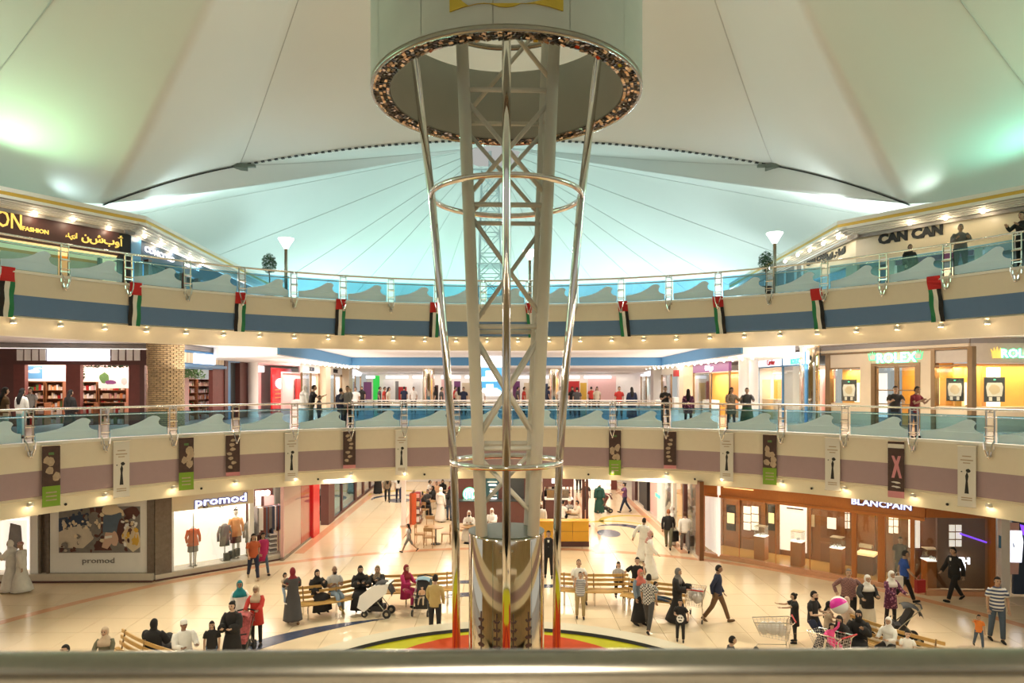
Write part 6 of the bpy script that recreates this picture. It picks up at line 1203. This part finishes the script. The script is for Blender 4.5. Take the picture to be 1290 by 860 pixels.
    for (h0, kn, an), k in zip(J, (0, 1)):
        g = MB(); dn = (an-kn).normalized(); fwd = Vector((0, 1, 0)); fwd = (fwd-dn*fwd.dot(dn)); fwd = fwd.normalized() if fwd.length > .2 else Vector((0, 0, 1)); 
        if pose in ('sit', 'stand'): fwd = Vector((0, 1, 0)); dn = Vector((0, 0, -1))
        q = an+dn*.045*S; g.tube([q-fwd*.055*S, q, q+fwd*.09*S+dn*.008*S, q+fwd*.165*S+dn*.014*S], [(.036*S, .038*S), (.042*S, .042*S), (.044*S, .030*S), (.028*S, .020*S)], 10); g.build('shoe', 'c_'+shoe, t, True)
    t['_d'] = 0; del t['_d']
    return t
def head_at(px, py, H, z0=0):
    p = on_plane(px, py, z0+H); return p.x, p.y
def P(px, py, lab, H=1.7, z0=0, **k):
    x, y = head_at(px, py, H, z0); return person(lab, x, y, z0, H=H, **k)
def S_(px, py, lab, H=1.65, seat=.45, z0=0, **k):
    x, y = head_at(px, py, (seat+.10*H/1.75+.85*H/1.75-.02), z0); return person(lab, x, y, z0, H=H, pose='sit', seat=seat, **k)
FOLD = ((25, 6, 95), (25, 6, 95)); PUSH = ((48, 6, 30), (48, 6, 30)); HIP = ((-20, 38, 75), (-20, 38, 75)); PHONE = ((40, 10, 100), (20, 8, 60))
# ---- ground floor, left
P(14, 680, 'man in white robe and headcloth walking left past the bright window, nearer of two', 1.78, face=262, wear='robe', top='white', hair='ghutra', scarf='white', pose='walk', arms=PHONE, sleeve='long', shoe='brown')
P(27, 682, 'man in white robe behind the other robed walker at the left edge', 1.74, face=265, wear='robe', top='white', hair='cap', hc='headcheck', pose='walk', sleeve='long', shoe='brown')
S_(84, 811, 'dark haired person of whom only the head top shows at lower left', 1.62, face=200, top='grey', bottom='black')
S_(133, 789, 'seated person in beige headscarf and olive top on the lower left bench', 1.62, face=175, top='olive', bottom='olive', hair='scarf', hc='beige', sleeve='long')
S_(193, 780, 'woman seen as a wide black cloak and hood at the lower left', 1.68, face=5, wear='robe', top='black', hair='scarf', hc='black', w=1.25)
S_(231, 780, 'man in white robe and white round cap seated at lower left', 1.72, face=135, wear='robe', top='white', hair='cap', hc='white', skin='d', sleeve='long', w=1.15)
P(267, 782, 'child in a black printed t-shirt between the white capped man and the dark robed woman', 1.32, face=165, top='black', bottom='denim', hair='long', skin='m')
P(293, 757, 'woman in open black robe with dark tied hair facing the camera', 1.68, face=185, wear='robe', top='black', hair='bun', skin='l', arms=((20, 6, 70), (20, 6, 70)))
P(302, 731, 'woman in teal headscarf and white top behind the dark robed woman', 1.64, face=160, top='white', bottom='ldenim', hair='scarf', hc='teal', sleeve='long', skin='d')
P(323, 737, 'woman in beige headscarf and red blouse pushing the floral stroller', 1.64, face=178, wear='dress', top='red', bottom='black', hair='scarf', hc='beige', arms=PUSH, skin='d', sleeve='long')
P(319, 670, 'long haired woman in an orange-red top walking past the lit window', 1.72, face=150, top='rust', bottom='navy', hair='long', pose='walk', shoe='beige', skin='m')
P(331, 669, 'dark haired woman in red and purple tunic and jeans behind the long haired walker', 1.62, face=140, wear='dress', top='magenta', bottom='denim', hair='long', pose='walk', sleeve='long')
x, y = head_at(369, 715, 1.66); person('woman in dark red headscarf and grey dress carrying a toddler', x, y, 0, 330, 1.66, wear='skirt', top='dgrey', bottom='dgrey', hair='scarf', hc='burgundy', pose='walk', arms=((40, 12, 70), (30, 10, 60)), sleeve='long', shoe='brown')
person('toddler in beige top carried by the woman in the red headscarf', x-.28, y+.10, .62, 120, .92, top='beige', bottom='skyblue', hair='pony', legs=((50, 25, 50), (40, 20, 30)), arms=((50, 20, 20), (50, 20, 30)), pose='stand', shoe='white')
S_(399, 717, 'woman in black robe and scarf seated on the curved left bench', 1.62, face=140, wear='robe', top='black', hair='scarf', hc='black', skin='l', arms=PHONE)
S_(421, 712, 'bald man in grey t-shirt and pale jeans seated with crossed legs', 1.78, face=150, top='lgrey', bottom='ldenim', hair='bald', skin='d', beard=True, legs=((86, 4, 84), (95, -8, 50)), arms=FOLD, shoe='tan')
S_(454, 712, 'woman in black robe with folded hands beside the blanketed stroller', 1.70, face=165, wear='robe', top='black', hair='scarf', hc='black', arms=FOLD)
S_(476, 712, 'woman in leopard patterned headscarf behind the white blanket', 1.66, face=190, wear='robe', top='black', hair='scarf', hc='leopard', arms=((60, 8, 60), (50, 8, 40)))
S_(511, 711, 'woman in magenta coat and burgundy headscarf looking right', 1.66, face=125, wear='dress', top='magenta', bottom='magenta', hair='scarf', hc='burgundy', sleeve='long')
b_ = person('baby sitting in the stroller with the light blue hood', -2.62, 8.42, .28, 185, .70, top='peach', bottom='beige', hair='short', skin='l', pose='sit', seat=.20, off=1, legs=((80, 10, 60), (80, 10, 50)))
P(548, 724, 'man in tan shirt and black trousers seen from behind near the basin', 1.74, face=10, top='tan', bottom='black', sleeve='long', arms=((10, 8, 30), (10, 8, 30)))
P(515, 658, 'small girl in grey shorts and top walking left on the pink band', 1.25, face=265, wear='shorts', top='lgrey', bottom='grey', hair='long', pose='walk', legs=((30, 3, 8), (-26, 3, 20)), skin='m')
# far walkers in the left corridor
for px, py, lab, k in ((476, 622, 'far walker in a long black robe in the left corridor', dict(wear='robe', top='black', hair='scarf', hc='black')), (488, 632, 'far walker in patterned jacket and black leggings', dict(top='leopard', bottom='black', hair='long', pose='walk', sleeve='long')), (502, 631, 'far walker in white top and dark jeans', dict(top='white', bottom='navy', hair='long', pose='walk'))):
    p = on_plane(px, py); person(lab, p.x, p.y, 0, 350, 1.68, **k)
# coffee terrace
p = on_plane(555, 657); person('tall man in white robe and headcloth standing on the coffee terrace', p.x, p.y, 0, 30, 1.78, wear='robe', top='white', hair='ghutra', scarf='white', sleeve='long')
p = on_plane(566, 655); person('person in denim and long dark hair beside the tall robed man', p.x, p.y, 0, 20, 1.62, top='dgrey', bottom='denim', hair='long')
for k, (px, py, fc, lab, kw) in enumerate(((531, 650, 60, 'woman in black robe leaning over the nearest crowded table', dict(wear='robe', top='black', hair='scarf', hc='black')), (539, 646, 200, 'person in dark shirt at the crowded table facing the camera', dict(top='dgrey')), (546, 641, 250, 'woman in black scarf on the right of the crowded table', dict(wear='robe', top='black', hair='scarf', hc='black')), (550, 634, 150, 'person in pale shirt deeper on the terrace', dict(top='peach', hair='short')), (558, 631, 200, 'person in black further back on the terrace', dict(wear='robe', top='black', hair='scarf', hc='black')), (568, 634, 250, 'person in dark red top at the back table', dict(top='burgundy')), (541, 632, 100, 'person in white top at the back of the terrace', dict(top='white', hair='short')))):
    p = on_plane(px, py); person(lab, p.x, p.y, 0, fc, 1.65, pose='sit', **kw)
S_(591, 643, 'seated man with white headcloth and long dark beard left of the drum', 1.74, face=180, wear='robe', top='white', hair='ghutra', scarf='white', beard=True, sleeve='long', arms=FOLD)
S_(620, 640, 'seated man in white headcloth partly hidden by the lattice column', 1.74, face=200, wear='robe', top='white', hair='ghutra', scarf='white', sleeve='long')
P(681, 633, 'man in white robe and white cap standing behind the yellow counter', 1.76, face=180, wear='robe', top='white', hair='cap', hc='white', skin='d', sleeve='long', beard=True)
P(691, 668, 'slim man in black suit standing beside the yellow counter', 1.74, face=185, wear='suit', top='black', bottom='black', skin='m')
for px, py, fc, lab, kw in ((689, 650, 170, 'woman in black walking behind the counter by the chrome pole', dict(wear='robe', top='black', hair='long')), (697, 648, 10, 'person in black with pale scarf behind the counter', dict(top='black', bottom='black', hair='long'))):
    p = on_plane(px, py); person(lab, p.x, p.y, 0, fc, 1.68, **kw)
for px, py, fc, lab, kw in ((709, 664, 60, 'seated man in white with dark hair behind the yellow counter, leftmost', dict(top='white')), (717, 662, 150, 'seated man in grey checked shirt behind the yellow counter', dict(top='plaid', hair='cap', hc='white')), (728, 664, 260, 'seated man in cream robe behind the yellow counter, rightmost', dict(wear='robe', top='cream', hair='short', w=1.15)), (711, 652, 0, 'seated person in black behind the seated men', dict(top='black'))):
    p = on_plane(px, py); person(lab, p.x, p.y, 0, fc, 1.68, pose='sit', **kw)
for px, py, fc, H, lab, kw in ((738, 643, 200, 1.70, 'dark clothed walker passing behind the terrace post', dict(top='dgrey', bottom='black', pose='walk')), (755, 646, 182, 1.68, 'woman in long green-black robe standing in the right corridor', dict(wear='robe', top='dgreen', hair='scarf', hc='dgreen')), (787, 645, 262, 1.70, 'woman in purple top pushing the dark red stroller', dict(top='purple', bottom='navy', hair='bun', arms=PUSH, pose='walk')), (715, 621, 350, 1.7, 'distant person with bare legs beyond the terrace', dict(wear='shorts', top='beige', bottom='lgrey')), (729, 620, 20, 1.7, 'distant person in black leggings beyond the terrace', dict(top='lgrey', bottom='black'))):
    p = on_plane(px, py); person(lab, p.x, p.y, 0, fc, H, **kw)
P(811, 652, 'man in white robe with arm stretched back walking away', 1.74, face=40, wear='robe', top='white', hair='short', pose='walk', arms=((-35, 25, 10), (15, 8, 20)), sleeve='long')
P(818, 668, 'bearded man in white robe and red checked headcloth', 1.76, face=100, wear='robe', top='white', hair='ghutra', scarf='headcheck', beard=True, sleeve='long', pose='walk')
P(842, 640, 'ginger haired man in black jacket with a dark shopping bag', 1.74, face=20, top='black', bottom='olive', hair='short', hc='ginger', pose='walk', sleeve='long', w=1.1)
P(863, 643, 'man in white shirt and grey trousers with a grey shopping bag', 1.74, face=10, top='white', bottom='hgrey', hair='short', hc='hbrown', pose='walk', sleeve='long', w=1.1)
def hand_bag(px, py, z, lab, m, rz=0, s=1):
    p = on_plane(px, py, z); t = thing('shopping_bag', lab, 'shopping bag', p, rz); MB().box((0, 0, 0), (.36*s, .14*s, .46*s)).build('bag_body', m, t); MB().tube([(-.1*s, 0, .22*s), (-.06*s, 0, .38*s), (.06*s, 0, .38*s), (.1*s, 0, .22*s)], .008, 5).build('bag_handle', m, t); return t
hand_bag(850, 675, .42, 'dark shopping bag carried by the ginger haired man', 'poster_dark', .5); hand_bag(869, 681, .42, 'grey-blue shopping bag carried by the man in the white shirt', 'cloth_grey', .4)
person('pale clothed figure at the bright shop window beside the boutique', 7.35, 17.6, 0, 90, 1.70, wear='robe', top='white', hair='scarf', hc='white', sleeve='long')
# ---- ground floor, right middle
S_(729, 704, 'man in white t-shirt looking down behind the boy', 1.74, face=175, top='white', bottom='khaki', head=(0, -35), arms=PHONE, skin='m')
P(731, 720, 'boy in black and grey striped shirt and khaki trousers by the basin', 1.42, face=182, top='greystripe', bottom='khaki', arms=((60, 10, 110), (60, 10, 110)), sleeve='short', head=(0, -20))
S_(779, 707, 'girl in white top and black leggings on the middle bench', 1.42, face=182, top='lgrey', bottom='black', hair='long', skin='l', arms=((30, 4, 100), (30, 4, 100)))
S_(803, 702, 'man in black t-shirt holding his hand to his face', 1.76, face=195, top='black', bottom='black', arms=((60, 10, 125), (-5, 45, 15)), skin='l', legs=((80, 14, 78), (80, 14, 82)), w=1.1)
P(806, 717, 'woman in coral headscarf and blue-grey blouse over a long black skirt', 1.64, face=150, wear='skirt', top='ldenim', bottom='black', hair='scarf', hc='coral', sleeve='long')
P(817, 721, 'man in black and white plaid shirt beside the coral headscarf', 1.68, face=30, top='plaid', bottom='dgrey', pose='walk', arms=((5, 8, 15), (5, 8, 20)))
x, y = 4.6, 8.35; person('small child in blue jeans leaning on the right middle bench', x, y, 0, 110, 1.05, top='lteal', bottom='denim', hair='short', pose='sit', seat=.45, legs=((95, 6, 15), (90, 6, 20)))
P(853, 715, 'woman in flowing black robe and grey headscarf beside the bag filled trolley', 1.64, face=120, wear='robe', top='black', hair='scarf', hc='hgrey', pose='walk', arms=((30, 10, 60), (20, 8, 70)))
t_ = P(857, 755, 'child in black t-shirt with a white printed face', 1.16, face=195, top='black', bottom='black', hair='short', arms=((20, 30, 40), (30, 8, 70)), skin='m')
for m, pl in (('white', blob(0, .35, .085, .12, 10, .05)), ('black', blob(-.03, .38, .022, .02, 8)), ('black', blob(.03, .38, .022, .02, 8)), ('black', [(-.04, .28), (.04, .28), (.03, .31), (-.03, .31)])): MB().prism(pl, lambda u, v, w: (u*1.15, .098+.004*w+(.003 if m == 'black' else 0), v*.95+.33)).build('shirt_print', m, t_)
P(904, 709, 'man in dark navy shirt and brown trousers striding right', 1.76, face=115, top='navy', bottom='brown', pose='walk', sleeve='long', shoe='brown', arms=((5, 6, 25), (-30, 5, 35)), skin='d')
P(921, 801, 'dark haired person whose head alone shows above the handrail', 1.45, face=95, top='black', bottom='black', hair='short')
P(1001, 747, 'girl in black dress with tied hair reaching to the trolley', 1.36, face=275, wear='dress', top='black', bottom='black', hair='bun', arms=((70, 8, 15), (65, 8, 30)), skin='m')
P(1024, 741, 'bearded man in black polo shirt leaning with crossed arms', 1.66, face=140, top='black', bottom='navy', arms=((20, 12, 80), (20, 12, 80)), beard=True, skin='l', pose='perch', legs=((30, 6, 40), (40, 6, 60)), w=1.12)
P(1069, 716, 'grey haired man in plum checked shirt with hands on hips', 1.74, face=200, top='redplaid', bottom='black', hair='short', hc='hgrey', arms=HIP, sleeve='long', w=1.15, skin='m')
P(1092, 724, 'woman in white headscarf, black cardigan and long beige dress', 1.66, face=175, wear='skirt', top='cream', bottom='cream', hair='scarf', hc='white', coat='black', arms=((20, 8, 80), (50, 35, 20)), sleeve='long', w=1.1)
P(1122, 719, 'woman in pinkish headscarf and purple flowered blouse by the black stroller', 1.66, face=165, wear='dress', top='flowers', bottom='black', hair='scarf', hc='white', arms=((40, 8, 40), (30, 8, 50)), sleeve='long')
P(1139, 691, 'young man in royal blue t-shirt and black trousers walking right', 1.76, face=110, top='blue', bottom='black', pose='walk', skin='m', hair='short')
P(1202, 687, 'man in black suit walking left past the boutique', 1.82, face=262, wear='suit', top='black', bottom='black', pose='walk', sleeve='long', hair='short', skin='m')
x, y = head_at(1256, 726, 1.80); person('man in white and navy striped polo and jeans holding a toddler by the hand', x, y, 0, 195, 1.80, top='striped', bottom='denim', pose='stand', legs=((8, 2, 6), (-6, 2, 8)), skin='m', hair='short', arms=((8, 10, 12), (4, 10, 12)))
x, y = head_at(1233, 774, .90); person('toddler in an orange t-shirt holding the striped shirted man by the hand', x, y, 0, 200, .90, top='orange', bottom='denim', hair='short', arms=((10, 10, 10), (110, 30, 10)), legs=((16, 5, 10), (-14, 5, 16)), skin='m')
S_(1082, 768, 'woman in black robe and face veil seated at the right bench', 1.66, face=215, wear='robe', top='black', hair='niqab', hc='black', arms=PHONE, w=1.1)
S_(1063, 770, 'second woman in black bent over beside the veiled woman', 1.60, face=230, wear='robe', top='black', hair='niqab', hc='black', lean=25)
S_(1120, 777, 'girl in white headscarf and white blouse seated on the right bench', 1.50, face=235, top='white', bottom='black', hair='scarf', hc='white', sleeve='long')
S_(1143, 794, 'small child in white seated at the near end of the right bench', 1.20, face=200, top='white', bottom='beige', hair='short', skin='l')
S_(1043, 757, 'long haired girl sitting behind the pink ball', 1.45, face=120, top='beige', bottom='beige', hair='long', hc='hair')
S_(1066, 752, 'person in beige coat seated behind the black robed women', 1.55, face=60, top='cream', bottom='cream', hair='scarf', hc='beige', sleeve='long')
person('small child in pink top standing up in the wire trolley', 8.08, 4.2, .56, 165, .92, top='pink', bottom='pink', hair='long', arms=((150, 25, 20), (60, 60, 30)), pose='sit', seat=.12, off=1, legs=((80, 10, 60), (80, 10, 60)), sleeve='long', skin='m')
o = hand_bag(1159, 738, .5, 'red and white striped shopping bag behind the man in royal blue', 'red', .2, .9); o2 = hand_bag(1131, 733, 1.05, 'white plastic bag held by the woman in the flowered blouse', 'plastic_bag', .1, .8)
P(1134, 676, 'boutique clerk in black behind the display window', 1.62, face=200, top='black', bottom='black', hair='short', skin='m')
# ---- first gallery (floor 5.3)
def G1(px, d, lab, face=180, H=1.72, **k):
    """stands d metres beyond the railing at column px"""
    a = (px-CX)/FPX; r = R0+d; A_ = a*a+1; B_ = 2*CAMY; C_ = CAMY*CAMY-r*r; Z = (-B_+math.sqrt(B_*B_-4*A_*C_))/2/A_; return person(lab, a*Z, CAMY+Z, F1, face, H, **k)
G1(5, .7, 'dark haired woman in a brown top at the left edge of the first gallery', 30, 1.72, top='brown', bottom='cream', hair='long')
G1(27, 2.4, 'long haired woman in pale blouse looking into the cosmetics shop', 10, 1.68, top='white', bottom='lteal', hair='long', sleeve='long')
G1(88, 3.2, 'woman in dark dress with long black hair near the shop entrance', 20, 1.62, wear='robe', top='black', hair='long')
person('shop clerk in a checked shirt inside the cosmetics shop', -20.0, 15.9, F1, 170, 1.68, top='plaid', bottom='black', hair='short')
G1(383, 1.9, 'man in white robe behind the man in black by the left railing', 40, 1.78, wear='robe', top='white', hair='ghutra', scarf='white', sleeve='long')
G1(392, .9, 'man in black shirt leaning on the railing beside a child', 75, 1.80, top='black', bottom='olive', arms=((50, 10, 60), (50, 10, 60)), lean=8)
G1(402, .7, 'child in a dark jacket at the railing beside the man in black', 60, 1.35, top='dgrey', bottom='navy', sleeve='long')
G1(438, .55, 'man in grey shirt with his hands at his face behind the railing', 185, 1.76, top='grey', bottom='black', arms=((60, 10, 115), (50, 10, 100)), sleeve='long')
G1(429, 1.6, 'person in dark jacket behind the man in grey', 20, 1.66, top='navy', bottom='navy', hair='short', sleeve='long')
G1(780, 8, 'distant man in a red shirt in the right corridor', 180, 1.72, top='red', bottom='dgrey'); G1(796, 8, 'distant woman in a navy dress in the right corridor', 0, 1.68, wear='robe', top='navy', hair='long')
G1(838, 2.2, 'man in black t-shirt with a round red and white print', 180, 1.74, top='black', bottom='dgrey', arms=FOLD); G1(867, 1.2, 'long haired woman in floral tunic by the right railing', 15, 1.62, wear='dress', top='flowers', bottom='black', hair='long', sleeve='long')
G1(921, .7, 'curly haired woman in brown patterned top at the right railing', 165, 1.70, wear='dress', top='leopard', bottom='dgrey', hair='long', arms=((45, 10, 60), (30, 20, 40)), sleeve='long', w=1.05)
G1(941, 1.0, 'person in dark jacket and long green skirt at the right railing', 200, 1.68, wear='skirt', top='dgrey', bottom='green', hair='short', sleeve='long', arms=((60, 15, 20), (20, 8, 50)))
G1(1127, .55, 'man in dark polo leaning on the railing before the bronze door', 200, 1.78, top='dgrey', bottom='denim', arms=((35, 10, 75), (35, 10, 75)), lean=12, skin='l'); G1(1151, .55, 'man in dark red t-shirt leaning on the railing before the bronze door', 160, 1.76, top='burgundy', bottom='denim', arms=((35, 10, 85), (35, 10, 85)), lean=10, skin='m')
R = random.Random(77); lk = [('white', 'short', 'pale shirt'), ('black', 'scarf', 'black scarf'), ('dgrey', 'short', 'dark shirt'), ('red', 'short', 'red top'), ('cream', 'long', 'cream top'), ('navy', 'short', 'navy shirt')]
for k, px in enumerate((448, 456, 478, 484, 489, 509, 521, 549, 556, 573, 578, 584, 606, 629, 652, 660, 684, 691, 706, 721, 727, 745, 752)):
    m, h, d = lk[k % 6]; Zd = 38+3*((k*7) % 4); p = at_depth(px, 500, Zd); person('%s distant visitor from the left, in %s, at the back of the first gallery' % (ORD[k], d), p.x, p.y, F1, R.choice((0, 90, 180, 270)), 1.68, top=m, bottom='black', hair=h, hc='black' if h == 'scarf' else 'hair', hands=False, pose='stand')['group'] = 'distant visitors'
# ---- second gallery (floor 10.6)
def G2(px, d, lab, face=180, H=1.72, **k):
    a = (px-CX)/FPX; r = R0+d; A_ = a*a+1; B_ = 2*CAMY; C_ = CAMY*CAMY-r*r; Z = (-B_+math.sqrt(B_*B_-4*A_*C_))/2/A_; return person(lab, a*Z, CAMY+Z, F2, face, H, **k)
G2(1210, .6, 'man in grey shirt leaning on the top railing under the eave', 205, 1.74, top='hgrey', bottom='black', arms=((35, 10, 70), (35, 10, 70)), hair='short', hc='hgrey', sleeve='long', w=1.1)
G2(1288, .6, 'person in black at the right edge of the top gallery', 250, 1.76, top='black', bottom='black', arms=((50, 10, 60), (50, 10, 60)), sleeve='long'); G2(1146, 1.4, 'short person in black near the purple shop door', 180, 1.50, wear='robe', top='black', hair='short')
flush_text()
